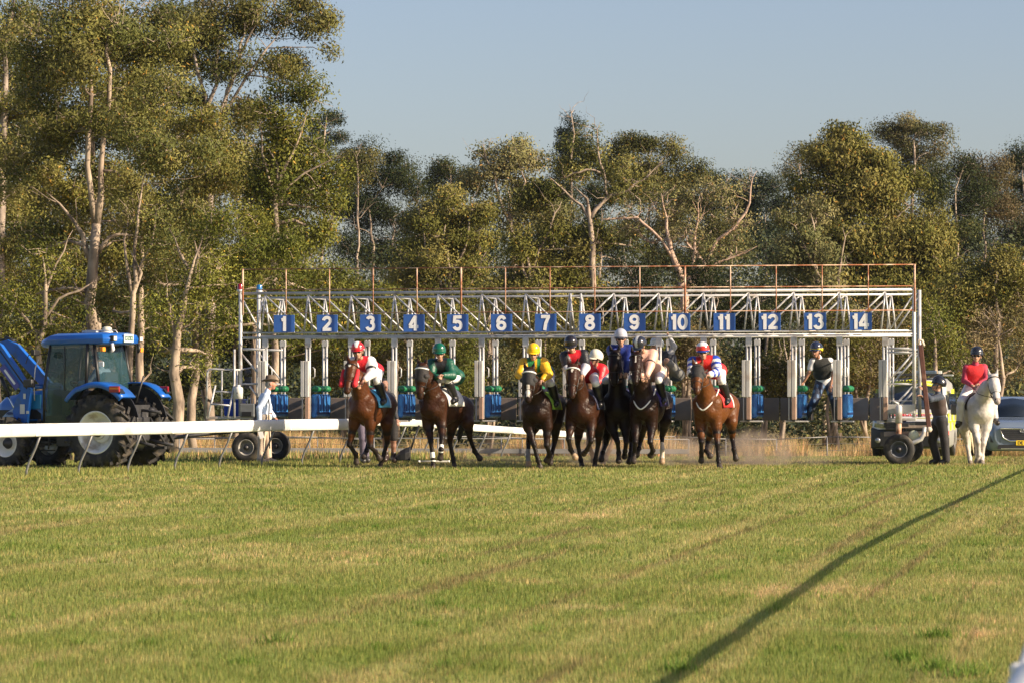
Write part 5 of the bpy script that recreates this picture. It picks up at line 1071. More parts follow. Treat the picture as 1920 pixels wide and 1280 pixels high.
    quad('lower_grille', [T(0.03, -0.70, 0.30), T(0.03, 0.70, 0.30), T(0.03, 0.66, 0.42), T(0.03, -0.66, 0.42)], M_black, 0.01); MB().box(T(0.045, 0, 0.31), (0.03, 1.2, 0.02), AX).build('bumper_trim', M_chrome, g)
    for x in (-0.98, -3.85):
        for sd in (1, -1):
            w_ = MB().lathe(T(x, 0.86*sd, 0.36), l*sd, [(0, 0.10), (0.06, 0.09), (0.07, 0)], 12).build('wheel', M_dark, g); wheel(T(x, 0.85*sd, 0.36), l*sd, 0.37, 0.24, w_, mat('alloy', (0.45, 0.45, 0.46), 0.3, 0.8), rr=0.66)
    return T
SUVT = suv()
def ambulance():
    O, f, l, T = vehicle_frame(1703, 86, -10.5); AX = [f, l, gzv]; g = thing('ambulance', 'white ambulance van with yellow stripes and dark bumper behind the right end of the gate', 'ambulance', O)
    wp = mat('white_paint', (0.62, 0.62, 0.60), 0.3, 0, 0.04, 3, coat=0.5); ye = mat('hi_vis_yellow', (0.80, 0.80, 0.03), 0.45); bl = mat('bumper_black', (0.02, 0.02, 0.022), 0.4, 0, 0.15, 4); gl = glass('van_glass', (0.012, 0.02, 0.035), 0.10, 0.92)
    S = [(-0.02, 0.72, 0.78, 0.66, 0.30, 0.80, 0.92), (-0.12, 0.88, 0.92, 0.80, 0.24, 0.90, 1.02), (-0.45, 0.94, 0.95, 0.84, 0.22, 1.0, 1.14), (-0.80, 0.94, 0.955, 0.84, 0.22, 1.08, 1.24), (-1.45, 0.94, 0.955, 0.78, 0.22, 1.15, 1.92), (-1.75, 0.94, 0.955, 0.78, 0.22, 1.18, 2.02), (-4.9, 0.94, 0.955, 0.80, 0.22, 1.18, 2.04), (-5.0, 0.88, 0.90, 0.76, 0.30, 1.16, 1.98)]
    MB().loft(car_body(T, S)).build('body', wp, g, fixn=True)
    MB().loft([[T(-0.74, -0.84, 1.20), T(-0.70, 0, 1.28), T(-0.74, 0.84, 1.20), T(-0.85, 0.84, 1.12), T(-0.85, -0.84, 1.12)], [T(-1.29, -0.78, 1.77), T(-1.25, 0, 1.86), T(-1.29, 0.78, 1.77), T(-1.42, 0.78, 1.70), T(-1.42, -0.78, 1.70)]]).build('windscreen', gl, g, fixn=True)
    b = MB(); b.loft([[T(-1.29, -0.78, 1.775), T(-1.25, 0, 1.865), T(-1.29, 0.78, 1.775), T(-1.45, 0.74, 1.75), T(-1.45, -0.74, 1.75)], [T(-1.40, -0.76, 1.905), T(-1.36, 0, 1.985), T(-1.40, 0.76, 1.905), T(-1.5, 0.7, 1.86), T(-1.5, -0.7, 1.86)]]); hb = b.build('header_band', ye, g, fixn=True)
    n_ = nrm(f*0.6+gzv*0.75); u_ = l; v_ = nrm(np.cross(n_, u_)); text_on('PARAMEDIC', T(-1.30, 0, 1.925)+n_*0.02, u_, v_ if v_[2] > 0 else -v_, 0.115, bl, 'header_letters', hb, bold=0.004, sx=1.15)
    # bonnet stripes and badge
    b = MB(); b.loft([[T(-0.10, -0.6, 1.0), T(-0.08, 0.75, 1.0), T(-0.2, 0.7, 0.98), T(-0.2, -0.6, 0.98)], [T(-0.42, -0.6, 1.135), T(-0.40, 0.80, 1.12), T(-0.5, 0.7, 1.10), T(-0.5, -0.6, 1.10)]]); b.build('bonnet_panel', ye, g, fixn=True)
    text_on('AMBULANCE', T(-0.22, 0.05, 1.085), l, nrm(gzv*0.4-f*0.9), 0.17, mat('sign_red', (0.6, 0.02, 0.02), 0.5), 'bonnet_letters', g, bold=0.004)
    # bumper, grille, lamps
    MB().loft([[T(0.05, -0.70, 0.28), T(0.05, 0.70, 0.28), T(0.05, 0.70, 0.68), T(0.05, -0.70, 0.68)], [T(-0.10, -0.95, 0.24), T(-0.10, 0.95, 0.24), T(-0.10, 0.95, 0.76), T(-0.10, -0.95, 0.76)], [T(-0.5, -0.97, 0.22), T(-0.5, 0.97, 0.22), T(-0.5, 0.97, 0.72), T(-0.5, -0.97, 0.72)]]).build('bumper', bl, g, bevel=0.02, fixn=True)
    MB().box(T(0.02, 0, 0.80), (0.12, 1.14, 0.24), AX).build('grille', bl, g, bevel=0.02)
    for q in range(3): MB().box(T(0.085, 0, 0.73+0.06*q), (0.02, 1.1, 0.012), AX).build('grille_bar', M_dark, g)
    for sd in (1, -1):
        MB().loft([[T(0.05, 0.56*sd, 0.76), T(0.03, 0.56*sd, 0.92), T(-0.15, 0.56*sd, 0.92), T(-0.15, 0.56*sd, 0.76)], [T(-0.01, 0.82*sd, 0.77), T(-0.04, 0.82*sd, 0.99), T(-0.2, 0.78*sd, 0.98), T(-0.2, 0.78*sd, 0.77)], [T(-0.28, 0.985*sd, 0.82), T(-0.33, 0.985*sd, 1.03), T(-0.4, 0.9*sd, 1.0), T(-0.4, 0.9*sd, 0.82)]]).build('headlight', mat('lamp_glass', (0.30, 0.31, 0.32), 0.10, 0.5, coat=0.6), g, fixn=True)
        MB().lathe(T(0.0, 0.76*sd, 0.44), f, [(0, 0.07), (0.055, 0.07), (0.07, 0.03), (0.08, 0.0)], 16).build('fog_lamp', mat('lamp_glass', (0.75, 0.77, 0.78), 0.08), g)
        MB().box(T(-1.05, 1.10*sd, 1.22), (0.12, 0.20, 0.28), AX).build('mirror', bl, g, bevel=0.04)
        b = MB(); b.box(T(-1.75, 0.945*sd, 1.42), (0.95, 0.03, 0.42), AX); b.box(T(-3.3, 0.945*sd, 1.42), (1.7, 0.03, 0.42), AX); b.build('side_window', gl, g, bevel=0.01)
        for q in range(5): MB().box(T(-0.9-0.85*q, 0.963*sd, 0.80 if q % 2 else 1.0), (0.44, 0.012, 0.24), AX).build('side_stripe', ye, g)
        MB().box(T(-2.6, 0.966*sd, 1.68), (1.2, 0.012, 0.12), AX).build('side_stripe', ye, g)
        MB().box(T(-0.62, 0.972*sd, 0.62), (0.30, 0.01, 0.10), AX).build('side_reflector', mat('reflect_pink', (0.6, 0.12, 0.10), 0.4), g)
    for x in (-0.95, -3.9):
        for sd in (1, -1):
            w_ = MB().lathe(T(x, 0.84*sd, 0.34), l*sd, [(0, 0.10), (0.06, 0.09), (0.07, 0)], 12).build('wheel', M_dark, g); wheel(T(x, 0.84*sd, 0.34), l*sd, 0.345, 0.24, w_, mat('alloy', (0.45, 0.45, 0.46), 0.3, 0.8), rr=0.64)
    # light bar
    b = MB(); b.box(T(-1.72, 0, 2.10), (0.32, 1.55, 0.07), AX); b.tube(T(-1.7, 0.6, 2.0), T(-1.7, 0.6, 2.1), 0.02); b.tube(T(-1.7, -0.6, 2.0), T(-1.7, -0.6, 2.1), 0.02); lb = b.build('light_bar', M_dark, g, bevel=0.02)
    MB().box(T(-1.70, 0.30, 2.16), (0.28, 0.62, 0.09), AX).build('bar_lens', mat('lens_smoke', (0.10, 0.14, 0.20), 0.15, coat=0.5), lb, bevel=0.02)
    MB().box(T(-1.70, -0.45, 2.155), (0.26, 0.40, 0.07), AX).build('bar_lens', mat('lens_pale', (0.35, 0.38, 0.42), 0.15, coat=0.5), lb, bevel=0.02)
    MB().box(T(-1.60, 0.70, 2.15), (0.08, 0.10, 0.10), AX).build('camera_pod', M_white, lb, bevel=0.01)
    MB().box(T(-2.2, 0.05, 2.09), (0.5, 1.9, 0.04), AX).build('roof_board', mat('board_grey', (0.35, 0.37, 0.36), 0.5), g)
ambulance()
# ------------------------------------------------------------------ people
SKIN = (0.48, 0.27, 0.18)
def lat_of(J):
    u = np.asarray(J['shR'])-np.asarray(J['shL']); return nrm(u)
def person(label, J, face, wear, skin=SKIN, hands='rest', loc=None, bow=0.0, female=False, group=None):
    """J: joints in world metres (shL.. is the image-left side); face: direction the head looks; wear: list of garment tuples"""
    J = {k: np.asarray(v, float) for k, v in J.items()}; face = nrm(face)
    loc = np.array([J['hip'][0], J['hip'][1], min(v[2] for v in J.values())-0.03]) if loc is None else loc
    root = thing('person', label, 'person', loc, group)
    H = J['head']; up = nrm(H-J['neck']); up = nrm(up+gzv*1.2); sd = nrm(np.cross(face, up)); up = np.cross(sd, face)
    lat = nrm(J['shR']-J['shL']); sp = nrm(J['neck']-J['hip']); fr = nrm(np.cross(lat, sp)); fr = fr if fr@face > -0.3 else -fr
    P_ = [cap(H-face*0.015+up*0.025, 0.093, H-face*0.03+up*0.01, 0.09, 1, 0.03), cap(H+face*0.045-up*0.03, 0.062, H+face*0.05-up*0.085, 0.042, 1, 0.03), cap(H+face*0.10-up*0.015, 0.016, H+face*0.112-up*0.035, 0.018, 1, 0.012),
          cap(H+face*0.082-up*0.068-sd*0.018, 0.010, H+face*0.082-up*0.068+sd*0.018, 0.010, 5, 0.01), cap(H+sd*0.088-face*0.01-up*0.02, 0.02, H+sd*0.09-face*0.015+up*0.012, 0.018, 1, 0.01), cap(H-sd*0.088-face*0.01-up*0.02, 0.02, H-sd*0.09-face*0.015+up*0.012, 0.018, 1, 0.01),
          cap(H+face*0.078+up*0.005+sd*0.033, 0.014, None, None, 6, 0.008), cap(H+face*0.078+up*0.005-sd*0.033, 0.014, None, None, 6, 0.008), cap(H+face*0.075+up*0.035-sd*0.03, 0.014, H+face*0.075+up*0.035+sd*0.03, 0.014, 1, 0.02)]
    P_ += [cap(J['neck']-face*0.0, 0.056, H-up*0.06-face*0.02, 0.052, 1, 0.03)]
    chest = (J['shL']+J['shR'])/2-sp*0.12; waist = J['hip']+(J['neck']-J['hip'])*0.35
    def torso(o=0.0, kk=0.07, low=True):
        q = [cap(J['shL']*0.72+chest*0.28, 0.082+o, J['shR']*0.72+chest*0.28, 0.082+o, 2, kk), cap(chest-lat*0.065, 0.112+o, chest+lat*0.065, 0.112+o, 2, kk, fr, 0.92), cap(chest, 0.125+o, waist, 0.115+o, 2, kk, fr, 0.85), cap(waist-lat*0.04, 0.105+o, waist+lat*0.04, 0.105+o, 2, kk, fr, 0.88)]
        if low: q += [cap(waist, 0.11+o, J['hip'], 0.12+o, 2, kk, fr, 0.9), cap(J['hip']-lat*0.06, 0.112+o, J['hip']+lat*0.06, 0.112+o, 3, kk)]
        return q
    P_ += torso()
    def arm(s, o=0.0, full=True, tag=10):
        q = [cap(J['sh'+s], 0.058+o*1.2, J['el'+s], 0.042+o, tag, 0.03)]
        if full: q += [cap(J['el'+s], 0.042+o, J['ha'+s], 0.028+o, tag+1, 0.02)]
        return q
    for s in 'LR':
        P_ += [cap(q[0], q[1], q[2], q[3], 1, q[5]) for q in arm(s)]
        d = nrm(J['ha'+s]-J['el'+s]); pr = lat*(1 if s == 'R' else -1); n = nrm(np.cross(d, gzv) if abs(d[2]) < 0.9 else np.cross(d, face)); b2 = np.cross(n, d)
        h0 = J['ha'+s]+d*0.02; P_ += [cap(h0, 0.027, h0+d*0.055, 0.036, 1, 0.02, b2, 0.62)]
        for fi, (off, ln, r) in enumerate(((-0.030, 0.070, 0.0105), (-0.010, 0.080, 0.011), (0.010, 0.074, 0.0105), (0.029, 0.058, 0.0095))):
            a = h0+d*0.075+n*off; cd_ = b2*(0.5 if hands == 'grip' else 0.22)*(-1 if b2[2] > 0 else 1); m_ = a+nrm(d+cd_*0.8)*ln*0.5; e = m_+nrm(d+cd_*3)*ln*0.5; P_ += [cap(a, r, m_, r*0.95, 1, 0.006), cap(m_, r*0.95, e, r*0.85, 1, 0.006)]
        a = h0+d*0.02-n*0.03; P_ += [cap(a, 0.013, a-n*0.035+d*0.035, 0.011, 1, 0.008), cap(a-n*0.035+d*0.035, 0.011, a-n*0.03+d*0.062, 0.0095, 1, 0.006)]
    def leg(s, o=0.0, parts='tcf', k=0.04):
        h = J['hip']+lat*(0.085 if s == 'R' else -0.085); q = []
        if 't' in parts: q += [cap(h, 0.095+o, J['kn'+s], 0.06+o, 20, k)]
        if 'c' in parts:
            m_ = J['kn'+s]+(J['an'+s]-J['kn'+s])*0.35; q += [cap(J['kn'+s], 0.056+o, m_, 0.056+o, 21, 0.03), cap(m_, 0.056+o, J['an'+s], 0.038+o, 21, 0.03)]
        if 'f' in parts: q += [cap(J['an'+s], 0.040+o, J['an'+s]-[0, 0, 0.03], 0.042+o, 22, 0.02), cap(J['an'+s]-[0, 0, 0.03], 0.042+o, J['to'+s], 0.032+o, 22, 0.02)]
        return q
    for s in 'LR': P_ += [cap(q[0], q[1], q[2], q[3], 3, q[5]) for q in leg(s)]
    def sk(V, tg, t):
        c = np.tile(np.array(skin), (len(V), 1)); c[tg == 5] = (skin[0]*0.75, skin[1]*0.45, skin[2]*0.42); c[tg == 6] = (0.05, 0.04, 0.035); return c
    soft('body', P_, M_skin, root, sk, 0.0085)
    for wr in wear:
        kind = wr[0]
        if kind == 'top':      # long sleeved top: colours body, sleeve (callable allowed), collar
            body, sleeve = wr[1], wr[2]; longs = wr[3] if len(wr) > 3 else True; m_ = wr[4] if len(wr) > 4 else M_silk; puff = 0.048 if m_ is M_silk else 0.018
            q = torso(puff, 0.07)+[cap(J['neck']-sp*0.03, 0.075, J['neck']+sp*0.02, 0.062, 4, 0.03)]
            for s in 'LR':
                A = arm(s, puff, longs, 10 if s == 'L' else 12)
                if not longs: A = [cap(J['sh'+s], 0.085, J['sh'+s]+(J['el'+s]-J['sh'+s])*0.62, 0.07, 10 if s == 'L' else 12, 0.03)]
                else: A[1] = cap(J['el'+s], 0.044+puff*1.15, J['el'+s]+(J['ha'+s]-J['el'+s])*0.93, 0.036+puff*0.6, 11 if s == 'L' else 13, 0.03)
                q += A
            def cf(V, tg, t, body=body, sleeve=sleeve):
                c = np.zeros((len(V), 3)); b_ = tg < 10
                rel = V-chest; c[b_] = body(rel[b_]@lat, rel[b_]@sp, rel[b_]@fr) if callable(body) else np.array(body)
                a_ = ~b_; tt = np.where((tg == 11) | (tg == 13), 1+t, t); c[a_] = sleeve(tt[a_]) if callable(sleeve) else np.array(sleeve); return c
            soft('silks' if m_ is M_silk else 'shirt', q, m_, root, cf, 0.013)
        elif kind == 'vest':
            q = [cap(J['shL']*0.70+chest*0.30+sp*0.0, 0.112, J['shR']*0.70+chest*0.30, 0.112, 2, 0.06), cap(chest-lat*0.085, 0.152, chest+lat*0.085, 0.152, 2, 0.06, fr, 0.97), cap(chest, 0.165, waist, 0.150, 2, 0.06, fr, 0.93), cap(waist-lat*0.055, 0.148, waist+lat*0.055, 0.148, 2, 0.06, fr, 0.95)]
            soft('vest', q, M_cloth, root, wr[1], 0.013)
        elif kind == 'pants':
            q = [cap(J['hip']-lat*0.06, 0.126, J['hip']+lat*0.06, 0.126, 3, 0.05), cap(J['hip'], 0.132, J['hip']+sp*0.08, 0.125, 3, 0.05, fr, 0.92)]; o = wr[3] if len(wr) > 3 else 0.018
            for s in 'LR':
                if wr[2] == 'short': h = J['hip']+lat*(0.085 if s == 'R' else -0.085); q += [cap(h, 0.115, h+(J['kn'+s]-h)*0.88, 0.092, 20, 0.04)]
                elif wr[2] == 'breech': q += leg(s, o, 'tc')
                else: q += leg(s, o, 't'); q += [cap(J['kn'+s], 0.062+o, J['an'+s]-[0, 0, 0.01], 0.052+o, 21, 0.03)]
            soft('breeches' if wr[2] == 'breech' else ('shorts' if wr[2] == 'short' else 'trousers'), q, M_cloth if wr[2] != 'breech' else M_silk, root, wr[1], 0.013)
        elif kind == 'boots':
            for s in 'LR':
                q = leg(s, 0.026, 'f'); top = wr[2]; a0 = J['an'+s]+(J['kn'+s]-J['an'+s])*top; q += [cap(a0, 0.098 if top > 0.4 else 0.06, J['an'+s], 0.070 if top > 0.4 else 0.058, 21, 0.03)]
                soft('boot', q, M_leather, root, wr[1], 0.012)
        elif kind == 'helmet':
            c1, c2 = wr[1], wr[2]; style = wr[3] if len(wr) > 3 else 'plain'; hc = H-face*0.015+up*0.055
            q = [cap(hc+up*0.0, 0.142, hc+up*0.035, 0.134, 1, 0.03, sd, 0.97), cap(hc-face*0.05, 0.136, None, None, 1, 0.03)]
            V, Fs, tg, tt = blend(q, 0.011); rel = V-hc; z = rel@up; fx = rel@face
            keep = (z > -0.035-0.035*np.clip(-fx/0.1, -1, 1))[Fs].all(1); Fs = Fs[keep]
            col = np.tile(np.array(c1), (len(V), 1)); lx = rel@sd
            if style == 'band': col[(z < 0.02)] = c2
            if style == 'star': col[(np.abs(lx) < 0.025+0.35*(z-0.06)) & (z > 0.05) & (fx > 0)] = c2; col[z < -0.005] = c2
            if style == 'rings': col[(z > 0.095)] = c2; col[(z < 0.0)] = c2; col[z < -0.03] = (0.02, 0.08, 0.35)
            if style == 'quarters': col[(np.abs(lx) < 0.03)] = c2
            if style == 'flash': col[(z < 0.02) & (np.sin(np.arctan2(lx, fx)*6) > 0)] = c2
            hm = put(mk_mesh('helmet', V, Fs, ORG[root.name], True, None, col), 'helmet', root, None, [M_shell])
            sdm = hm.modifiers.new('solid', 'SOLIDIFY'); sdm.thickness = 0.012; sdm.offset = -1
            pk = MB(); pts = []
            for k in range(9):
                t = R(-62+15.5*k); pts.append((sd*math.sin(t)*0.130+face*math.cos(t)*0.130, sd*math.sin(t)*0.143+face*(math.cos(t)*0.130+0.075*math.cos(t))))
            b0 = hc-up*0.005; Vp = [b0+a_ for a_, b_ in pts]+[b0+b_-up*0.018 for a_, b_ in pts]+[b0+a_+up*0.012 for a_, b_ in pts]+[b0+b_-up*0.008 for a_, b_ in pts]; n = 9
            Fp = [(k, k+1, n+k+1, n+k) for k in range(n-1)]+[(2*n+k+1, 2*n+k, 3*n+k, 3*n+k+1) for k in range(n-1)]+[(n+k, n+k+1, 3*n+k+1, 3*n+k) for k in range(n-1)]
            me = mk_mesh('peak', Vp, Fp, ORG[root.name], True, None, np.tile(np.array(wr[4] if len(wr) > 4 else c1), (4*n, 1))); put(me, 'peak', hm, None, [M_shell])
            st = MB(); st.path([H+sd*0.098+up*0.02, H+sd*0.075+face*0.03-up*0.08, H+face*0.05-up*0.125, H-sd*0.075+face*0.03-up*0.08, H-sd*0.098+up*0.02], 0.007, 5, cap=False); st.build('chin_strap', M_black, hm)
        elif kind == 'goggles':
            b = MB(); ex = face*0.088+up*0.006
            for k in (-1, 1): b.ball(H+ex+sd*0.034*k, (0.034, 0.016, 0.024), [sd, face, up], 12, 8)
            b.path([H+sd*0.098+up*0.012-face*0.02, H+sd*0.07+ex*0.9, H-sd*0.07+ex*0.9, H-sd*0.098+up*0.012-face*0.02], 0.008, 5); b.build('goggles', mat(wr[2] if len(wr) > 2 else 'goggle_black', wr[1], 0.12, coat=0.5), root)
        elif kind == 'hat':
            b = MB(); hc = H+up*0.075-face*0.015; a1, a2 = face, sd
            prof = [(0.001, 0.115), (0.055, 0.125), (0.085, 0.115), (0.098, 0.06), (0.105, 0.0), (0.14, -0.008), (0.185, 0.006), (0.19, 0.012), (0.185, 0.0), (0.10, -0.02)]; V = []; n = 28
            for r, h in prof:
                for j in range(n): t = 2*math.pi*j/n; roll = 0.035*(abs(math.sin(t))**2)*(r > 0.13)-0.02*(abs(math.cos(t))**3)*(r > 0.13); V.append(hc+a1*math.cos(t)*r*1.08+a2*math.sin(t)*r*0.95+up*(h+roll-(0.02 if (abs(math.sin(t)) < 0.5 and r < 0.06) else 0)))
            Fs = [(i*n+j, i*n+(j+1) % n, (i+1)*n+(j+1) % n, (i+1)*n+j) for i in range(len(prof)-1) for j in range(n)]; b.add(V, Fs, True); b.build('hat', mat('felt_hat', wr[1], 0.9, 0, 0.15, 12, 0.2), root, fixn=True)
            MB().path([hc+a1*math.cos(t)*0.112+a2*math.sin(t)*0.100+up*0.015 for t in np.linspace(0, 6.283, 25)[:-1]], 0.012, 5, closed=True).build('hat_band', mat('hat_band', (0.03, 0.025, 0.02), 0.6), root)
        elif kind == 'hair':
            soft('hair', [cap(H-face*0.03+up*0.035, 0.098, H-face*0.04-up*0.01, 0.092, 1, 0.03)], M_hair, root, wr[1], 0.012)
        elif kind == 'belt':
            c = J['hip']+sp*0.10; b = MB(); b.path([c+lat*math.cos(t)*0.148+fr*math.sin(t)*0.132 for t in np.linspace(0, 6.283, 25)[:-1]], 0.02, 6, closed=True); b.build('belt', mat('brown_belt', (0.16, 0.07, 0.03), 0.5), root)
    return root, dict(J=J, face=face, lat=lat, sp=sp, fr=fr, up=up, sd=sd)
def Jp(Y, **k):
    """joints given as (px, py, dY)"""
    return {n: P(v[0], v[1], Y+(v[2] if len(v) > 2 else 0)) for n, v in k.items()}
RED = (0.55, 0.012, 0.02); WHITE = (0.78, 0.78, 0.76); BLK = (0.012, 0.012, 0.014); GRN = (0.003, 0.075, 0.042); YEL = (0.75, 0.42, 0.01); BLUE = (0.015, 0.045, 0.28); PINK = (0.72, 0.44, 0.34)

# ------------------------------------------------------------------ horses
def horse(label, Yc, K, coat, legs, socks={}, blaze=None, light=None, mane=(0.012, 0.010, 0.009), tack=(0.02, 0.016, 0.014), cat='horse', points=(0.015, 0.011, 0.010), tail=None, Lb=1.02, hood=None, cheek=None, brow=None, cloth=None, plate=None, rein=True, name='racehorse', group=None, saddle=None, ears_fwd=0.4, sc_=1.0, mane_on=True):
    """K: key points in photo pixels (poll, muzzle, chest, rump); legs: 4 lists of pixels from elbow/stifle to hoof"""
    s = F/Yc
    chest = P(*K['chest'], Yc); rp0 = P(*K['rump'], Yc); d2 = math.hypot(rp0[0]-chest[0], rp0[2]-chest[2]); rump = rp0+[0, math.sqrt(max(Lb**2-d2*d2, 0.05)), 0]
    scale_fix = rump[1]/Yc; rump = np.array([(K['rump'][0]-960)/F*rump[1], rump[1], CH+(HY-K['rump'][1])/F*rump[1]])
    bd = nrm((chest-rump)*[1, 1, 0]); lt = np.array([bd[1], -bd[0], 0.0]); lt = lt if lt[0] > 0 else -lt      # lt points image-right
    loc = np.array([(chest[0]+rump[0])/2, (chest[1]+rump[1])/2, float(gz(Yc+0.5))]); root = thing(name, label, cat, loc, group)
    with_ = chest-bd*0.16+gzv*0.36*sc_
    hl = 0.62*sc_
    pol0 = P(*K['poll'], Yc); nk = 0.80*sc_; b0 = chest+gzv*0.22; dd = np.hypot(pol0[0]-b0[0], pol0[2]-b0[2]); poll_y = b0[1]-math.sqrt(max(nk*nk-dd*dd, 0.10))
    pol = P(*K['poll'], poll_y)
    mz0 = P(*K['muzzle'], poll_y); dd = np.hypot(mz0[0]-pol[0], mz0[2]-pol[2]); mzl = P(*K['muzzle'], poll_y-math.sqrt(max(hl*hl-dd*dd, 0.02)))
    hd = nrm(mzl-pol); hs = nrm(np.cross(hd, gzv)); hs = hs if hs@lt > 0 else -hs; hu = np.cross(hs, hd); hu = hu if hu[1] < 0 or hu[2] > 0 else -hu     # hu: forehead normal
    if hu@(-bd) > 0.3: hu = -hu
    z = sc_
    Q = [cap(chest, 0.27*z, chest-bd*0.35-gzv*0.02, 0.33*z, 1, 0.10, lt, 0.86), cap(chest-bd*0.35-gzv*0.02, 0.33*z, rump+bd*0.25+gzv*0.0, 0.275*z, 1, 0.12, lt, 0.90), cap(rump+bd*0.22, 0.26*z, rump-bd*0.06, 0.26*z, 2, 0.12, lt, 0.98),
         cap(with_, 0.11*z, rump+bd*0.15+gzv*0.15, 0.13*z, 1, 0.12, lt, 0.8), cap(chest+bd*0.10+lt*0.10-gzv*0.05, 0.13*z, chest-bd*0.05+lt*0.13+gzv*0.2, 0.13*z, 1, 0.05), cap(chest+bd*0.10-lt*0.10-gzv*0.05, 0.13*z, chest-bd*0.05-lt*0.13+gzv*0.2, 0.13*z, 1, 0.05),
         cap(rump-lt*0.10-gzv*0.02, 0.19*z, rump-lt*0.12-gzv*0.2+bd*0.06, 0.16*z, 2, 0.08), cap(rump+lt*0.10-gzv*0.02, 0.19*z, rump+lt*0.12-gzv*0.2+bd*0.06, 0.16*z, 2, 0.08)]
    nb = chest+gzv*0.14-bd*0.04; nm_ = (nb*0.5+pol*0.5)+gzv*0.04-nrm(pol-nb)*0.0; hsq = nrm(lt+hs)
    Q += [cap(nb, 0.265*z, nm_-hd*0.02, 0.195*z, 3, 0.08, lt, 0.80), cap(nm_, 0.190*z, pol-hu*0.06+hd*0.02, 0.118*z, 3, 0.06, hsq, 0.80)]
    w2 = 1.34*z
    Q += [cap(pol+hd*0.03, 0.098*w2, pol+hd*0.27*z, 0.094*w2, 4, 0.03, hs, 0.98), cap(pol+hd*0.16-hu*0.06, 0.096*w2, pol+hd*0.30-hu*0.055, 0.066*w2, 4, 0.03, hs, 0.78), cap(pol+hd*0.25, 0.084*w2, pol+hd*0.52*z, 0.054*w2, 4, 0.04, hs, 0.95), cap(pol+hd*0.50*z-hu*0.012, 0.060*w2, pol+hd*0.60*z-hu*0.02, 0.053*w2, 7, 0.03, hs, 1.0),
          cap(pol+hd*0.56*z-hu*0.065, 0.034*w2, pol+hd*0.45*z-hu*0.07, 0.030*w2, 7, 0.02)]
    for k in (-1, 1):
        Q += [cap(pol+hs*0.085*k+hd*0.17+hu*0.02, 0.036, None, None, 4, 0.02), cap(pol+hd*0.165+hs*0.108*k+hu*0.03, 0.019, None, None, 9, 0.005), cap(pol+hd*0.59*z+hs*0.038*k+hu*0.03, 0.017, None, None, 9, 0.008)]
        e0 = pol+hs*0.065*k-hd*0.02; ed = nrm(-hd*0.75+hs*0.28*k+hu*ears_fwd+gzv*0.5); Q += [cap(e0, 0.034, e0+ed*0.09, 0.040, 8, 0.02, hu, 0.6), cap(e0+ed*0.08, 0.038, e0+ed*0.215, 0.009, 8, 0.012, hu, 0.5)]
    FL = []
    for i, Lg in enumerate(legs):
        fore = Lg['t'] == 'f'; side = Lg['s']; sg = Lg.get('d', (-1, 1, 1)); px = Lg['p']
        lens = (0.40, 0.27, 0.14) if fore else (0.42, 0.34, 0.15)
        y = (chest[1]+0.02 if fore else rump[1]-0.20)+lt[1]*side*0.16; pts = [P(px[0][0], px[0][1], y)]
        for j in range(1, len(px)):
            q = P(px[j][0], px[j][1], y); dd = np.hypot(q[0]-pts[-1][0], q[2]-pts[-1][2]); Lr = lens[j-1]*z; y = y+sg[j-1]*math.sqrt(max(Lr*Lr-dd*dd, 0.0))*0.9; pts.append(P(px[j][0], px[j][1], y))
        FL.append((Lg, pts)); t0 = 20+10*i
        if fore:
            sh = chest+lt*side*0.15+gzv*0.12; Q += [cap(sh, 0.165*z, pts[0], 0.115*z, 1, 0.06), cap(pts[0]+gzv*0.03, 0.10*z, pts[0]*0.55+pts[1]*0.45, 0.078*z, t0, 0.05), cap(pts[0]*0.55+pts[1]*0.45, 0.078*z, pts[1], 0.053*z, t0, 0.03), cap(pts[1], 0.057*z, pts[1]+(pts[2]-pts[1])*0.15, 0.040*z, t0+1, 0.02)]
        else:
            hp = rump+lt*side*0.12-gzv*0.04; Q += [cap(hp, 0.20*z, pts[0], 0.125*z, 2, 0.07), cap(pts[0], 0.12*z, pts[0]*0.5+pts[1]*0.5, 0.088*z, t0, 0.05), cap(pts[0]*0.5+pts[1]*0.5, 0.088*z, pts[1], 0.055*z, t0, 0.03), cap(pts[1]+gzv*0.02, 0.050*z, pts[1]+(pts[2]-pts[1])*0.2, 0.038*z, t0+1, 0.02)]
        Q += [cap(pts[1]+(pts[2]-pts[1])*0.1, 0.046*z, pts[2], 0.044*z, t0+1, 0.02), cap(pts[2], 0.058*z, pts[2]+(pts[3]-pts[2])*0.2, 0.04*z, t0+2, 0.02), cap(pts[2]+(pts[3]-pts[2])*0.2, 0.046*z, pts[3]-(pts[3]-pts[2])*0.2, 0.050*z, t0+2, 0.02)]
        hdn = nrm(pts[3]-pts[2]); Q += [cap(pts[3]-hdn*0.035, 0.050*z, pts[3]+hdn*0.03, 0.068*z, t0+3, 0.012)]
    co = np.array(coat); pt = np.array(points)
    def cf(V, tg, t):
        c = np.tile(co, (len(V), 1))
        lo = chest[2]-0.28; m = V[:, 2] < lo+0.1; 
        if light is not None:
            w_ = np.clip((0.02-np.abs((V-chest)@gzv+0.30)*0.0)+0, 0, 1)
        for i in range(4):
            t0 = 20+10*i; a_ = tg == t0; w_ = np.clip((t-0.45)*2.2, 0, 1)[:, None]; c[a_] = (c*(1-w_)+pt*w_)[a_]; c[(tg == t0+1) | (tg == t0+2)] = pt; c[tg == t0+3] = np.array((0.05, 0.04, 0.035)) if coat[0] < 0.4 else (0.20, 0.17, 0.14)
            if i in socks:
                hgt, cc = socks[i]; c[tg == t0+2] = cc; mm = (tg == t0+1) & (t > 1-hgt); c[mm] = cc; c[tg == t0+3] = (0.40, 0.28, 0.18)
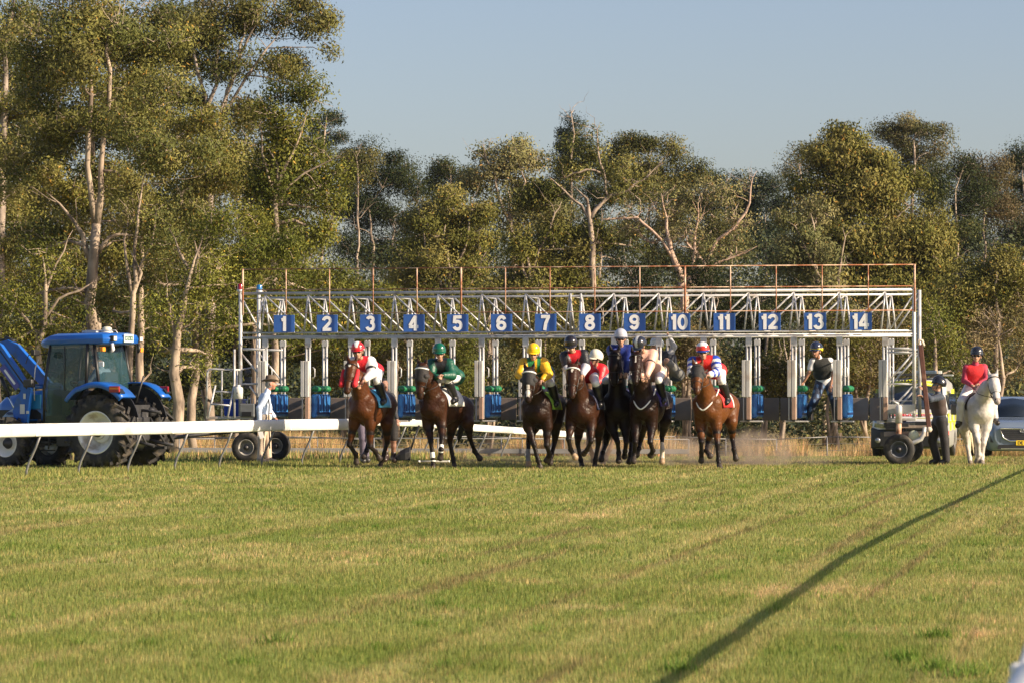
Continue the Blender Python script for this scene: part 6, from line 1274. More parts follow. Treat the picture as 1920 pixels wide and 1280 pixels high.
        if blaze:
            rel = V-pol; u = rel@hd; v = rel@hs; n_ = rel@hu; m = ((tg == 4) | (tg == 7)) & (n_ > 0.01) & (u > blaze[0]) & (u < blaze[1]) & (np.abs(v) < blaze[2]*(1+0.4*np.sin(u*30))); c[m] = (0.70, 0.66, 0.60)
        c[tg == 7] = c[tg == 7]*0.55+np.array(points)*0.45 if coat[0] < 0.4 else np.array((0.35, 0.30, 0.28)); c[tg == 8] = c[tg == 8]*0.7; c[tg == 9] = (0.01, 0.008, 0.008)
        if blaze and blaze[1] > 0.45:
            rel = V-pol; u = rel@hd; v = rel@hs; n_ = rel@hu; m = ((tg == 4) | (tg == 7)) & (n_ > 0.01) & (u > blaze[0]) & (u < blaze[1]) & (np.abs(v) < blaze[2]); c[m] = (0.70, 0.66, 0.60)
        return c
    soft('body', Q, M_coat, root, cf, 0.0165)
    # mane: tufts along the crest
    mn = MB(); crest0 = with_+bd*0.05+gzv*0.03; crest = [crest0, nm_-nrm(np.cross(nrm(pol-nb), lt))*0+(-bd*0.10+gzv*0.10), pol-hu*0.05-bd*0.03+gzv*0.05]
    if mane_on:
        Qm = []
        for k in range(16):
            t = k/15; a = crest[0]*(1-t)**2+2*crest[1]*t*(1-t)+crest[2]*t*t; sw = lt*(0.05+0.03*math.sin(k*2.1))*(-1 if hs@lt > 0 and pol[0] > chest[0] else 1); Qm.append(cap(a, 0.022, a+sw-gzv*(0.09+0.03*math.sin(k*1.3)), 0.008, 1, 0.012))
        Qm += [cap(pol+hu*0.08-hd*0.02, 0.03, pol+hu*0.115+hd*0.13, 0.012, 1, 0.01), cap(pol+hu*0.08-hd*0.02+hs*0.02, 0.02, pol+hu*0.11+hd*0.10+hs*0.03, 0.010, 1, 0.01)]
        soft('mane', Qm, M_hair, root, mane, 0.012)
    # tail
    tb = rump-bd*0.27*z+gzv*0.10; tp = tail or [(K['rump'][0]+6, K['rump'][1]+20), (K['rump'][0]+8, K['rump'][1]+60)]; tm = P(*tp[0], tb[1]+0.10); te = P(*tp[1], tb[1]+0.12); Qt = [cap(tb, 0.045, tm, 0.07, 1, 0.03), cap(tm, 0.07, te, 0.03, 1, 0.03)]
    for k in range(6): o = rng.normal(0, 0.05, 3); Qt.append(cap(tm+o*0.4, 0.04, te+o+[0, 0, -0.05*rng.random()], 0.010, 1, 0.02))
    soft('tail', Qt, M_hair, root, mane if coat[0] < 0.4 else (0.62, 0.54, 0.36), 0.014)
    # bridle
    tk = mat('tack_%d' % int(sum(tack)*1e3), tack, 0.4); b = MB(); e = lambda u, r, k=1.0: [pol+hd*u+hs*r*1.34*math.cos(t)-hu*(0.026*k)+hu*r*1.34*math.sin(t) for t in np.linspace(0, 6.283, 19)[:-1]]
    b.path(e(0.41, 0.082), 0.009, 5, closed=True)
    for k in (-1, 1): b.path([pol-hd*0.0+hs*0.10*k, pol+hd*0.18+hs*0.134*k-hu*0.02, pol+hd*0.40+hs*0.108*k-hu*0.01, pol+hd*0.52+hs*0.084*k-hu*0.03], 0.009, 5)
    br = b.build('bridle', tk, root)
    b = MB(); b.path([pol+hd*0.05+hs*0.142*math.cos(t)+hu*(0.142*math.sin(t)) for t in np.linspace(0.0, 3.1416, 10)], 0.016 if brow else 0.010, 6); b.build('browband', mat('brow_white', (0.8, 0.8, 0.78), 0.5) if brow else tk, br)
    for k in (-1, 1): MB().path([pol+hd*0.53+hs*0.08*k-hu*0.03+(hd*math.cos(t)+hu*math.sin(t))*0.026 for t in np.linspace(0, 6.283, 13)[:-1]], 0.005, 5, closed=True).build('bit_ring', M_chrome, br)
    if hood:
        Qh = [cap(pol+hd*0.06, 0.142*z, pol+hd*0.25*z, 0.139*z, 1, 0.03, hs, 0.98), cap(pol+hd*0.16-hu*0.06, 0.140*z, pol+hd*0.24-hu*0.055, 0.120, 1, 0.03, hs, 0.84)]
        for k in (-1, 1): Qh += [cap(pol+hs*0.118*k+hd*0.20+hu*0.055, 0.048, pol+hs*0.138*k+hd*0.19+hu*0.01, 0.050, 2, 0.012)]
        soft('blinker_hood', Qh, M_cloth, root, lambda V, tg, t: np.where((tg == 2)[:, None], np.array(hood)*1.6, np.array(hood)), 0.011)
    if cheek:
        for k in (-1, 1): soft('cheek_roll', [cap(pol+hd*0.14+hs*0.150*k-hu*0.0, 0.045, pol+hd*0.46+hs*0.142*k-hu*0.0, 0.060, 1, 0.02)], M_cloth, root, cheek, 0.011)
    if plate:
        c = chest+bd*0.17; b = MB(); m_ = mat('strap_%s' % plate[0], plate[1], 0.6)
        pts = [nm_+lt*0.15-bd*0.05-gzv*0.06, chest+bd*0.20+lt*0.15+gzv*0.13, chest+bd*0.28+gzv*0.03, chest+bd*0.20-lt*0.15+gzv*0.13, nm_-lt*0.15-bd*0.05-gzv*0.06]
        if plate[2] == 'loop': pts = [with_+lt*0.12+bd*0.02-gzv*0.04, chest+bd*0.17+lt*0.21+gzv*0.16, chest+bd*0.30+lt*0.02+gzv*0.06, chest+bd*0.17-lt*0.21+gzv*0.16, with_-lt*0.12+bd*0.02-gzv*0.04]
        sm = []
        for i in range(len(pts)-1):
            for q in range(5): f_ = q/5; f_ = f_*f_*(3-2*f_)*0.5+f_*0.5; sm.append(pts[i]*(1-f_)+pts[i+1]*f_)
        rr_ = 0.21 if plate[2] == 'loop' else 0.15; c_ = chest+gzv*0.24-bd*0.02; sm = [c_+lt*math.cos(t)*rr_*1.05-gzv*math.sin(t)*(0.27 if rr_ > 0.2 else 0.21)+bd*math.sin(t)*0.29+gzv*0.10*abs(math.cos(t)) for t in np.linspace(-0.25, math.pi+0.25, 22)]; b.path(sm, 0.017 if rr_ > 0.2 else 0.010, 6); b.build('breastplate', m_, root)
    # saddle cloth, saddle and girth
    sc0 = with_-bd*0.18; ctr = chest-bd*0.36; dn = []
    def shell(x0, x1, a0, a1, r, th, name_, m_, taper=0.0):
        V = []; n = 19; rings = []
        for x in np.linspace(x0, x1, 4):
            row = []
            for rr in (r, r+th):
                for j in range(n):
                    t = R(a0+(a1-a0)*j/(n-1)); row.append(chest-bd*x+lt*math.sin(t)*rr*0.88+gzv*(math.cos(t)*rr*1.06+0.02))
            rings.append(row)
        k = 2*n; V = [p for r_ in rings for p in r_]; Fs = []
        for i in range(3):
            for j in range(n-1): Fs.append((i*k+j, (i+1)*k+j, (i+1)*k+j+1, i*k+j+1)); Fs.append((i*k+n+j, i*k+n+j+1, (i+1)*k+n+j+1, (i+1)*k+n+j))
            Fs.append((i*k, i*k+n, (i+1)*k+n, (i+1)*k)); Fs.append((i*k+n-1, (i+1)*k+n-1, (i+1)*k+2*n-1, i*k+2*n-1))
        for i in (0, 3):
            for j in range(n-1): Fs.append((i*k+j, i*k+j+1, i*k+n+j+1, i*k+n+j))
        b = MB(); b.add(V, Fs, True); return b.build(name_, m_, root, fixn=True)
    if cloth: shell(0.10, 0.72, -88, 88, 0.352*z, 0.02, 'saddle_cloth', mat('cloth_%s' % cloth[0], cloth[1], 0.7, 0, 0.1, 5))
    if cloth and len(cloth) > 2: shell(0.69, 0.735, -89, 89, 0.354*z, 0.024, 'cloth_edging', mat('cloth_edge_%s' % cloth[0], cloth[2], 0.7))
    shell(0.28, 0.36, -180, 180, 0.345*z, 0.012, 'girth', tk)
    soft('saddle', [cap(sc0+gzv*0.03+bd*0.10, 0.06, sc0+gzv*0.02-bd*0.25, 0.07, 1, 0.05), cap(sc0+lt*0.16-gzv*0.05, 0.06, sc0+lt*0.22-gzv*0.22+bd*0.05, 0.03, 1, 0.05, lt, 0.6), cap(sc0-lt*0.16-gzv*0.05, 0.06, sc0-lt*0.22-gzv*0.22+bd*0.05, 0.03, 1, 0.05, lt, 0.6)], M_leather, root, saddle or (0.02, 0.015, 0.013), 0.014)
    for i, (Lg, pts) in enumerate(FL):
        if Lg.get('wrap') is not None: a = pts[1]+(pts[2]-pts[1])*0.62; soft('leg_bandage', [cap(a, 0.047, pts[2]+(pts[3]-pts[2])*0.15, 0.053, 1, 0.01)], M_cloth, root, Lg['wrap'], 0.011)
    info = dict(chest=chest, rump=rump, bd=bd, lt=lt, with_=with_, pol=pol, hd=hd, hs=hs, hu=hu, bit=pol+hd*0.52*z, root=root, s=s, tk=tk)
    return info
def reins(h, J, col=None):
    b = MB()
    for k, hn in ((-1, 'haL'), (1, 'haR')):
        a = h['bit']+h['hs']*0.07*k; c = J[hn]; m_ = (a+c)/2+h['lt']*0.10*k-gzv*0.05; b.path([a, a*0.5+m_*0.5+h['lt']*0.03*k, m_, c], 0.008, 5)
    b.build('reins', mat('rein_%s' % ('w' if col else 'b'), col or (0.02, 0.016, 0.014), 0.5), h['root'])
def jockey(h, label, helm, face, wear, px, group='jockeys riding out of the starting gate', style='race'):
    """px: pixel positions of head, shoulders, elbows and hands; the legs follow the saddle"""
    Yw = h['with_'][1]; bd, lt = h['bd'], h['lt']; J = {}
    dy = dict(head=-0.28, neck=-0.16, shL=-0.10, shR=-0.10, elL=-0.16, elR=-0.16, haL=-0.46, haR=-0.46)
    for k, v in px.items():
        if k in dy: J[k] = P(v[0], v[1], Yw+dy[k]+(v[2] if len(v) > 2 else 0))
    J['neck'] = (J['shL']+J['shR'])/2+gzv*0.05 if 'neck' not in J else J['neck']
    seat = h['with_']-bd*0.40+gzv*0.42; J['hip'] = seat if 'hip' not in px else P(px['hip'][0], px['hip'][1], seat[1])
    for s, k in (('L', -1), ('R', 1)):
        J['kn'+s] = h['with_']+bd*0.02+lt*0.27*k+gzv*0.20 if 'kn'+s not in px else P(*px['kn'+s][:2], h['with_'][1]+0.05)
        J['an'+s] = h['with_']-bd*0.20+lt*0.31*k-gzv*0.16 if 'an'+s not in px else P(*px['an'+s][:2], h['with_'][1]+0.28)
        J['to'+s] = J['an'+s]+bd*0.14+lt*0.03*k-gzv*0.07
    for s in 'LR':     # keep the arm in proportion
        L = np.linalg.norm(J['ha'+s]-J['sh'+s]); 
        J['el'+s] = ik(J['sh'+s], J['ha'+s], 0.29, 0.27, J['el'+s]-(J['sh'+s]+J['ha'+s])/2)
    r, inf = person(label, J, face, wear, hands='grip', group=group)
    reins(h, J); return r, inf
HG = 'racehorses galloping out of the gate'
BAY = (0.072, 0.024, 0.008); DBAY = (0.020, 0.0085, 0.005); BLKBAY = (0.009, 0.0045, 0.003); CHEST = (0.108, 0.038, 0.011)
f = lambda s, p, d=(-1, 1, 1), **k: dict(t='f', s=s, p=p, d=d, **k)
hh = lambda s, p, d=(1, -1, -1), **k: dict(t='h', s=s, p=p, d=d, **k)
STD = lambda body, sleeve: ('top', body, sleeve)
def kit(body, sleeve, helm, gog=(0.01, 0.01, 0.012), breech=WHITE): return [('top', body, sleeve), ('pants', breech, 'breech'), ('boots', BLK, 0.80), helm, ('goggles', gog)]
# 1: bright bay with red cheek rolls, red and white silks
h1 = horse('bright bay racehorse with red fluffy cheek rolls, leftmost of the field', 69.9, dict(poll=(660, 684), muzzle=(650, 733), chest=(680, 766), rump=(716, 755)), BAY,
    [f(-1, [(664, 795), (655, 832), (667, 851), (668, 863)]), f(1, [(694, 795), (694, 836), (704, 846), (710, 856)]), hh(-1, [(697, 790), (692, 824), (687, 844), (683, 853)]), hh(1, [(725, 793), (726, 828), (717, 860), (712, 876)])],
    blaze=(0.05, 0.11, 0.022), cheek=(0.60, 0.01, 0.02), cloth=('sky', (0.10, 0.42, 0.75), (0.6, 0.7, 0.8)), group=HG)
def arm1(t): return np.where(((t > 0.55) & (t < 0.75))[:, None], np.array(BLK), np.array(WHITE))
def body1(x, y, z): return np.where(((y < -0.16) & (y > -0.21))[:, None], np.array(WHITE), np.where((y < -0.21)[:, None] & (z > 0)[:, None], np.array(WHITE), np.array(RED)))
jockey(h1, 'jockey in red silks with white sleeves and a red cap with a white flash', None, (-0.10, -1, -0.12), kit(body1, arm1, ('helmet', (0.62, 0.015, 0.015), WHITE, 'star', RED)),
    dict(head=(671, 660), shL=(661, 679), shR=(695, 678), elL=(662, 702), elR=(707, 699), haL=(671, 716), haR=(684, 711)))
# 2: dark bay with black hood, green silks
h2 = horse('dark bay racehorse in a black hood with white fetlock bandages', 70.0, dict(poll=(792, 688), muzzle=(786, 749), chest=(812, 764), rump=(862, 764)), (0.038, 0.0145, 0.0065),
    [f(-1, [(803, 798), (808, 828), (812, 860), (812, 875)], (-1, 1, -1), wrap=WHITE), f(1, [(828, 794), (829, 820), (827, 843), (826, 855)], (-1, -1, 1), wrap=WHITE), hh(-1, [(848, 795), (843, 826), (850, 860), (852, 873)]), hh(1, [(877, 792), (881, 820), (890, 845), (898, 856)], (1, 1, 1))],
    hood=(0.014, 0.012, 0.012), brow=True, cloth=('white', (0.72, 0.70, 0.66)), tail=[(866, 800), (860, 822)], group=HG, Lb=1.08)
jockey(h2, 'jockey in green satin silks with black front and metallic green cap', None, (0.1, -1, -0.2), kit(lambda x, y, z: np.where((x < 0.10)[:, None], np.array(BLK), np.array(GRN)), GRN, ('helmet', (0.003, 0.10, 0.055), GRN)),
    dict(head=(824, 663), shL=(809, 682), shR=(842, 682), elL=(806, 705), elR=(853, 702), haL=(820, 706), haR=(831, 703), hip=(852, 706)))
# 3: dark bay with white nose, yellow and green silks
h3 = horse('dark bay racehorse with black blinkers and a white nose under the yellow-capped jockey', 69.9, dict(poll=(992, 696), muzzle=(990, 750), chest=(1006, 770), rump=(1033, 756)), DBAY,
    [f(-1, [(991, 800), (1001, 833), (1009, 862), (1013, 875)], (-1, 1, -1)), f(1, [(1026, 798), (1025, 834), (1030, 850), (1026, 860)]), hh(-1, [(1000, 800), (991, 828), (990, 855), (991, 868)]), hh(1, [(1043, 792), (1040, 828), (1034, 852), (1032, 864)])],
    blaze=(0.24, 0.56, 0.032), hood=(0.012, 0.012, 0.013), brow=True, cloth=('lime', (0.22, 0.40, 0.04), (0.6, 0.55, 0.05)), group=HG, socks={2: (0.5, (0.22, 0.22, 0.22))}, ears_fwd=0.0)
def body3(x, y, z): return np.where((y > -0.02)[:, None] & (np.abs(x) > 0.025)[:, None], np.array((0.02, 0.20, 0.06)), np.where((y < -0.12)[:, None] & (x > -0.05)[:, None], np.array((0.01, 0.08, 0.04)), np.array(YEL)))
jockey(h3, 'jockey in yellow and green silks with a shiny yellow cap', None, (-0.05, -1, -0.25), kit(body3, YEL, ('helmet', (0.85, 0.50, 0.01), YEL)),
    dict(head=(1000, 663), shL=(982, 680), shR=(1019, 680), elL=(968, 698), elR=(1034, 698), haL=(985, 712), haR=(1017, 711)))
# 8: tan horse hidden behind 4 and 5
h8 = horse('light brown racehorse mostly hidden in the dust behind the two dark horses', 72.6, dict(poll=(1108, 704), muzzle=(1104, 748), chest=(1118, 772), rump=(1134, 758)), (0.16, 0.085, 0.045),
    [f(-1, [(1108, 798), (1104, 832), (1110, 850), (1112, 860)]), f(1, [(1132, 796), (1134, 830), (1130, 848), (1126, 858)]), hh(-1, [(1126, 795), (1122, 826), (1128, 852), (1130, 864)]), hh(1, [(1148, 792), (1150, 822), (1143, 842), (1136, 856)])],
    cloth=('navy', (0.02, 0.03, 0.10)), group=HG, points=(0.12, 0.07, 0.04))
jockey(h8, 'jockey in red and navy silks and a cream cap, half hidden behind the black-capped one', None, (-0.75, -0.7, -0.1), kit(lambda x, y, z: np.where((x < -0.02)[:, None], np.array((0.02, 0.04, 0.14)), np.array(RED)), RED, ('helmet', (0.72, 0.68, 0.55), WHITE), gog=(0.02, 0.10, 0.3)),
    dict(head=(1115, 673), shL=(1105, 690), shR=(1129, 692), elL=(1100, 708), elR=(1130, 714), haL=(1104, 722), haR=(1112, 722)))
# 4: brown, star and browband
h4 = horse('brown racehorse with a small white star and white browband below the black-capped jockey', 69.9, dict(poll=(1074, 690), muzzle=(1072, 742), chest=(1090, 770), rump=(1112, 758)), (0.036, 0.0135, 0.0065),
    [f(-1, [(1070, 796), (1066, 822), (1070, 842), (1077, 854)], (-1, 1, 1)), f(1, [(1108, 796), (1108, 826), (1101, 842), (1096, 848)]), hh(-1, [(1086, 800), (1083, 830), (1089, 862), (1091, 873)]), hh(1, [(1124, 795), (1122, 830), (1116, 862), (1115, 875)])],
    blaze=(0.06, 0.14, 0.018), brow=True, cloth=('dnavy', (0.015, 0.02, 0.06), (0.5, 0.5, 0.5)), group=HG, socks={0: (0.0, (0.02, 0.015, 0.012))})
def body4(x, y, z): return np.where((((x-0.07)**2+(y-0.02)**2) < 0.0018)[:, None] | (((x+0.07)**2+(y+0.06)**2) < 0.0012)[:, None], np.array(WHITE), np.array(RED))
jockey(h4, 'jockey in bright red silks with white stars, black sleeves and black cap', None, (0.05, -1, -0.45), kit(body4, lambda t: np.where((t < 0.5)[:, None], np.array(BLK), np.where((t > 1.1)[:, None], np.array((0.55, 0.55, 0.6)), np.array(BLK))), ('helmet', (0.016, 0.014, 0.018), BLK)),
    dict(head=(1071, 649), shL=(1059, 668), shR=(1094, 665), elL=(1056, 693), elR=(1106, 686), haL=(1068, 706), haR=(1092, 701), hip=(1104, 702)))
# 5: near-black, high head
h5 = horse('nearly black racehorse with its head high under the silver-capped jockey', 70.6, dict(poll=(1153, 664), muzzle=(1152, 718), chest=(1158, 764), rump=(1170, 752)), BLKBAY,
    [f(-1, [(1147, 800), (1158, 828), (1160, 848), (1160, 860)], (-1, 1, -1)), f(1, [(1172, 798), (1174, 828), (1172, 845), (1171, 853)]), hh(-1, [(1140, 800), (1136, 832), (1130, 848), (1128, 858)]), hh(1, [(1184, 795), (1184, 828), (1182, 850), (1180, 862)])],
    cloth=('dark', (0.05, 0.05, 0.16)), group=HG)
jockey(h5, 'jockey in royal blue silks with a silver cap, highest of the riders', None, (0.0, -1, -0.15), kit((0.012, 0.03, 0.20), (0.012, 0.03, 0.20), ('helmet', (0.45, 0.46, 0.52), (0.45, 0.46, 0.52), 'plain', (0.05, 0.05, 0.06))),
    dict(head=(1164, 636), shL=(1147, 656), shR=(1181, 656), elL=(1144, 680), elR=(1186, 680), haL=(1160, 696), haR=(1174, 696), hip=(1176, 684)))
# 6: black-brown with white breastplate, pink silks
h6 = horse('black-brown racehorse with white breast strap and one white hind sock', 70.0, dict(poll=(1193, 668), muzzle=(1191, 716), chest=(1208, 764), rump=(1233, 750)), (0.017, 0.007, 0.004),
    [f(-1, [(1192, 800), (1191, 828), (1189, 850), (1188, 861)], (-1, 1, -1)), f(1, [(1222, 798), (1219, 828), (1224, 844), (1221, 851)]), hh(-1, [(1204, 798), (1200, 828), (1198, 840), (1194, 850)]), hh(1, [(1247, 788), (1241, 818), (1242, 843), (1241, 862)])],
    blaze=(0.05, 0.22, 0.012), plate=('white', (0.75, 0.74, 0.70), 'loop'), cloth=('purple', (0.035, 0.02, 0.16), (0.6, 0.6, 0.62)), group=HG, socks={3: (0.55, (0.70, 0.62, 0.52))}, rein=True)
jockey(h6, 'jockey in pale pink silks and black cap crouching low over the white-socked horse', None, (-0.45, -0.8, -0.65), kit(PINK, lambda t: np.where(((t > 0.75) & (t < 1.0))[:, None], np.array(BLK), np.array(PINK)), ('helmet', (0.018, 0.02, 0.03), (0.6, 0.6, 0.6), 'quarters')),
    dict(head=(1199, 650, -0.05), shL=(1194, 668), shR=(1224, 664), elL=(1196, 690), elR=(1226, 688), haL=(1203, 704), haR=(1213, 703), hip=(1230, 700)))
# 7: chestnut bay on the right, red/white/blue
h7 = horse('reddish bay racehorse on its own at the right of the field', 69.9, dict(poll=(1308, 690), muzzle=(1306, 734), chest=(1326, 766), rump=(1358, 757)), CHEST,
    [f(-1, [(1314, 802), (1315, 828), (1315, 848), (1315, 860)], (-1, 1, 1)), f(1, [(1343, 798), (1345, 832), (1347, 862), (1349, 874)], (-1, 1, -1)), hh(-1, [(1338, 798), (1327, 826), (1324, 844), (1330, 852)]), hh(1, [(1371, 790), (1373, 822), (1376, 842), (1379, 856)])],
    hood=(0.015, 0.014, 0.014), plate=('white', (0.75, 0.74, 0.70), 'loop'), cloth=('red', (0.55, 0.02, 0.02), (0.75, 0.72, 0.7)), group=HG)
def hoops(t): return np.where((np.mod(t*2.3+0.2, 1.0) < 0.5)[:, None], np.array((0.015, 0.06, 0.42)), np.array(WHITE))
def body7(x, y, z): return np.where((np.abs(x-(-0.02)-y*0.5) < 0.022)[:, None] & (y < 0.05)[:, None], np.array(WHITE), np.array((0.60, 0.02, 0.015)))
jockey(h7, 'jockey in red silks with blue and white hooped sleeves and red and white cap', None, (0.0, -1, -0.15), kit(body7, hoops, ('helmet', (0.65, 0.03, 0.015), WHITE, 'rings', (0.02, 0.06, 0.3))),
    dict(head=(1318, 661), shL=(1299, 678), shR=(1341, 676), elL=(1287, 698), elR=(1357, 694), haL=(1312, 708), haR=(1330, 702)))
# white horse and its rider
GREY = (0.56, 0.53, 0.49)
hw = horse('white horse standing calmly at the right beside the dark car', 74.0, dict(poll=(1862, 709), muzzle=(1870, 752), chest=(1840, 770), rump=(1822, 758)), GREY,
    [f(-1, [(1826, 800), (1834, 829), (1835, 852), (1832, 863)], (-1, 1, 1)), f(1, [(1849, 800), (1844, 832), (1841, 856), (1841, 867)], (-1, 1, -1)), hh(-1, [(1808, 800), (1813, 832), (1818, 858), (1819, 868)], (1, -1, -1)), hh(1, [(1834, 798), (1831, 830), (1832, 854), (1833, 866)], (1, -1, -1))],
    mane=(0.52, 0.48, 0.41), points=(0.51, 0.47, 0.42), tack=(0.03, 0.02, 0.016), cat='horse', name='horse', tail=[(1814, 800), (1817, 846)], cloth=('brown', (0.06, 0.04, 0.035)), saddle=(0.20, 0.08, 0.03), group=None, Lb=1.0)
Jw = Jp(74.0, head=(1831, 668), neck=(1829, 680, 0.35), shL=(1812, 689, 0.38), shR=(1845, 688, 0.38), elL=(1808, 713, 0.36), elR=(1850, 712, 0.3), haL=(1822, 721, 0.05), haR=(1835, 719, 0.05), hip=(1824, 728, 0.55), knL=(1802, 752, 0.1), knR=(1860, 748, 0.1), anL=(1798, 790, 0.28), anR=(1866, 785, 0.25), toL=(1795, 797, 0.08), toR=(1870, 792, 0.05))
Jw['head'] = P(1831, 668, 74.33)
person('older rider in red vest and crimson shirt sitting on the white horse', Jw, (-0.15, -1, 0.02), [('top', (0.42, 0.03, 0.07), (0.42, 0.03, 0.07), True, M_cloth), ('vest', (0.62, 0.015, 0.02)), ('pants', (0.72, 0.72, 0.72), 'breech', 0.03), ('boots', (0.02, 0.015, 0.013), 0.15), ('helmet', (0.016, 0.017, 0.024), BLK), ('goggles', (0.03, 0.02, 0.02))], hands='grip')
reins(hw, {k: np.asarray(v) for k, v in Jw.items()})

# ------------------------------------------------------------------ people on foot
KH = (0.60, 0.48, 0.36)
Y = 75.2; g_ = float(gz(Y)); J = Jp(Y, head=(508, 719), neck=(502, 732), shL=(494, 742, 0.19), shR=(499, 742, -0.19), hip=(497, 782), knL=(502, 822, 0.10), knR=(491, 822, -0.08), anL=(504, 860, 0.10), anR=(488, 860, -0.10), toL=(518, 866, 0.10), toR=(502, 866, -0.10),
    elL=(500, 762, 0.26), elR=(486, 764, -0.24), haL=(515, 781, 0.20), haR=(487, 796, -0.22))
r_, q_ = person('man in brown wide-brimmed hat, pale blue shirt and beige trousers watching behind the rail', J, (1, 0.1, 0.02), [('top', (0.60, 0.70, 0.86), (0.60, 0.70, 0.86), True, M_cloth), ('pants', KH, 'long'), ('boots', (0.30, 0.24, 0.18), 0.1), ('belt',), ('hat', (0.13, 0.095, 0.065)), ('hair', (0.3, 0.28, 0.26))], skin=(0.50, 0.22, 0.14))
MB().path([P(502, 738, Y-0.22), P(505, 758, Y-0.20), P(504, 782, Y-0.22), P(506, 840, Y-0.20)], 0.014, 6).build('strap', M_black, r_)
pp = P(489, 812, Y-0.24); t_ = thing('folded_paper', 'folded white papers held low by the man in the hat', 'paper', pp-[0, 0, 0.1]); MB().box(pp, (0.10, 0.02, 0.22), [nrm((1, 0, 0.3)), (0, 1, 0), nrm((-0.3, 0, 1))]).build('sheets', M_white, t_, bevel=0.003)
Y = 73.6; J = Jp(Y, head=(1757, 722), neck=(1759, 737), shL=(1750, 745, 0.18), shR=(1764, 744, -0.17), hip=(1762, 788), knL=(1748, 826, 0.12), knR=(1771, 826, -0.08), anL=(1757, 860, 0.12), anR=(1774, 860, -0.05), toL=(1746, 866, 0.12), toR=(1763, 867, -0.05),
    elL=(1740, 750, 0.12), elR=(1744, 748, -0.28), haL=(1730, 744, 0.05), haR=(1732, 732, -0.16))
person('handler in black helmet, navy shirt and brown vest pulling the rusty drawbar', J, (-1, -0.15, 0.12), [('top', (0.045, 0.06, 0.09), (0.045, 0.06, 0.09), True, M_cloth), ('vest', (0.055, 0.035, 0.03)), ('pants', (0.014, 0.013, 0.015), 'long', 0.03), ('boots', BLK, 0.1), ('helmet', (0.012, 0.013, 0.018), BLK), ('goggles', (0.02, 0.22, 0.40), 'goggle_blue')], hands='grip')
Y = 75.0; J = Jp(Y, head=(1530, 659, -0.15), neck=(1535, 670, 0), shL=(1524, 678), shR=(1556, 677), hip=(1546, 716, 0.25), elL=(1517, 697), elR=(1563, 698), haL=(1508, 714, 0.05), haR=(1558, 720, -0.05), knL=(1527, 752, 0.0), knR=(1563, 748, 0.1), anL=(1509, 783, 0.25), anR=(1569, 782, 0.35), toL=(1505, 789, 0.12), toR=(1573, 788, 0.25))
def denim(V, tg, t): k = (np.sin(V[:, 0]*40)*np.sin(V[:, 2]*23+V[:, 1]*10) > 0.45)[:, None]; return np.where(k, np.array((0.10, 0.17, 0.30)), np.array((0.018, 0.028, 0.06)))
person('stall attendant in white shirt, black vest and jeans straddling empty stall thirteen', J, (-0.45, -0.9, -0.1), [('top', (0.72, 0.72, 0.74), (0.72, 0.72, 0.74), False, M_cloth), ('vest', (0.018, 0.02, 0.018)), ('pants', denim, 'long', 0.03), ('boots', BLK, 0.1), ('helmet', (0.02, 0.03, 0.07), (0.75, 0.62, 0.02), 'band')], skin=(0.38, 0.19, 0.12))
Y = 75.2; J = Jp(Y, head=(1229, 650), neck=(1237, 659, 0.05), shL=(1238, 664, 0.12), shR=(1256, 664, -0.02), hip=(1268, 702, 0.15), elL=(1226, 676, 0.05), elR=(1264, 650, -0.05), haL=(1222, 690, -0.05), haR=(1255, 632, -0.05), knL=(1238, 680, -0.2), knR=(1250, 676, -0.25), anL=(1243, 714, 0.0), anR=(1250, 712, -0.05), toL=(1235, 719, -0.08), toR=(1247, 720, -0.18))
person('barrier attendant in grey shorts hanging by one hand inside stall ten', J, (-0.9, -0.4, 0.0), [('top', (0.04, 0.045, 0.06), (0.42, 0.43, 0.46), True, M_cloth), ('pants', (0.15, 0.15, 0.14), 'short'), ('boots', (0.35, 0.30, 0.24), 0.1), ('helmet', (0.62, 0.68, 0.70), (0.62, 0.68, 0.70))], hands='grip', skin=(0.45, 0.26, 0.18))
Y = 73.7; J = Jp(Y, head=(680, 716), neck=(681, 729), shL=(672, 738), shR=(692, 738), hip=(683, 780, 0.05), elL=(668, 758), elR=(696, 758), haL=(670, 778), haR=(695, 778), knL=(680, 822, 0), knR=(686, 822, 0.1), anL=(681, 858, 0.05), anR=(687, 857, 0.15), toL=(682, 863, -0.12), toR=(690, 862, 0.0))
person('person in grey-purple trousers standing behind the leftmost racehorse', J, (0.3, -1, 0), [('top', (0.03, 0.035, 0.06), (0.03, 0.035, 0.06), True, M_cloth), ('pants', (0.13, 0.11, 0.16), 'long', 0.015), ('boots', (0.05, 0.05, 0.05), 0.2), ('hair', (0.02, 0.015, 0.01))])
J = Jp(Y, head=(720, 720, -0.1), neck=(725, 733), shL=(717, 741, 0.1), shR=(734, 742, -0.1), hip=(733, 788, 0.15), elL=(716, 764), elR=(738, 764, -0.2), haL=(722, 784, -0.1), haR=(744, 784, -0.3), knL=(722, 822, 0.0), knR=(738, 824, 0.1), anL=(724, 855, 0.1), anR=(738, 857, 0.2), toL=(722, 861, -0.1), toR=(740, 862, 0.0))
person('person in black shorts with bare legs behind the rump of the leftmost racehorse', J, (0.6, -1, -0.2), [('top', (0.03, 0.03, 0.035), (0.03, 0.03, 0.035), True, M_cloth), ('pants', (0.02, 0.018, 0.018), 'short'), ('boots', (0.05, 0.035, 0.03), 0.25), ('hair', (0.012, 0.010, 0.010))], skin=(0.30, 0.16, 0.11))
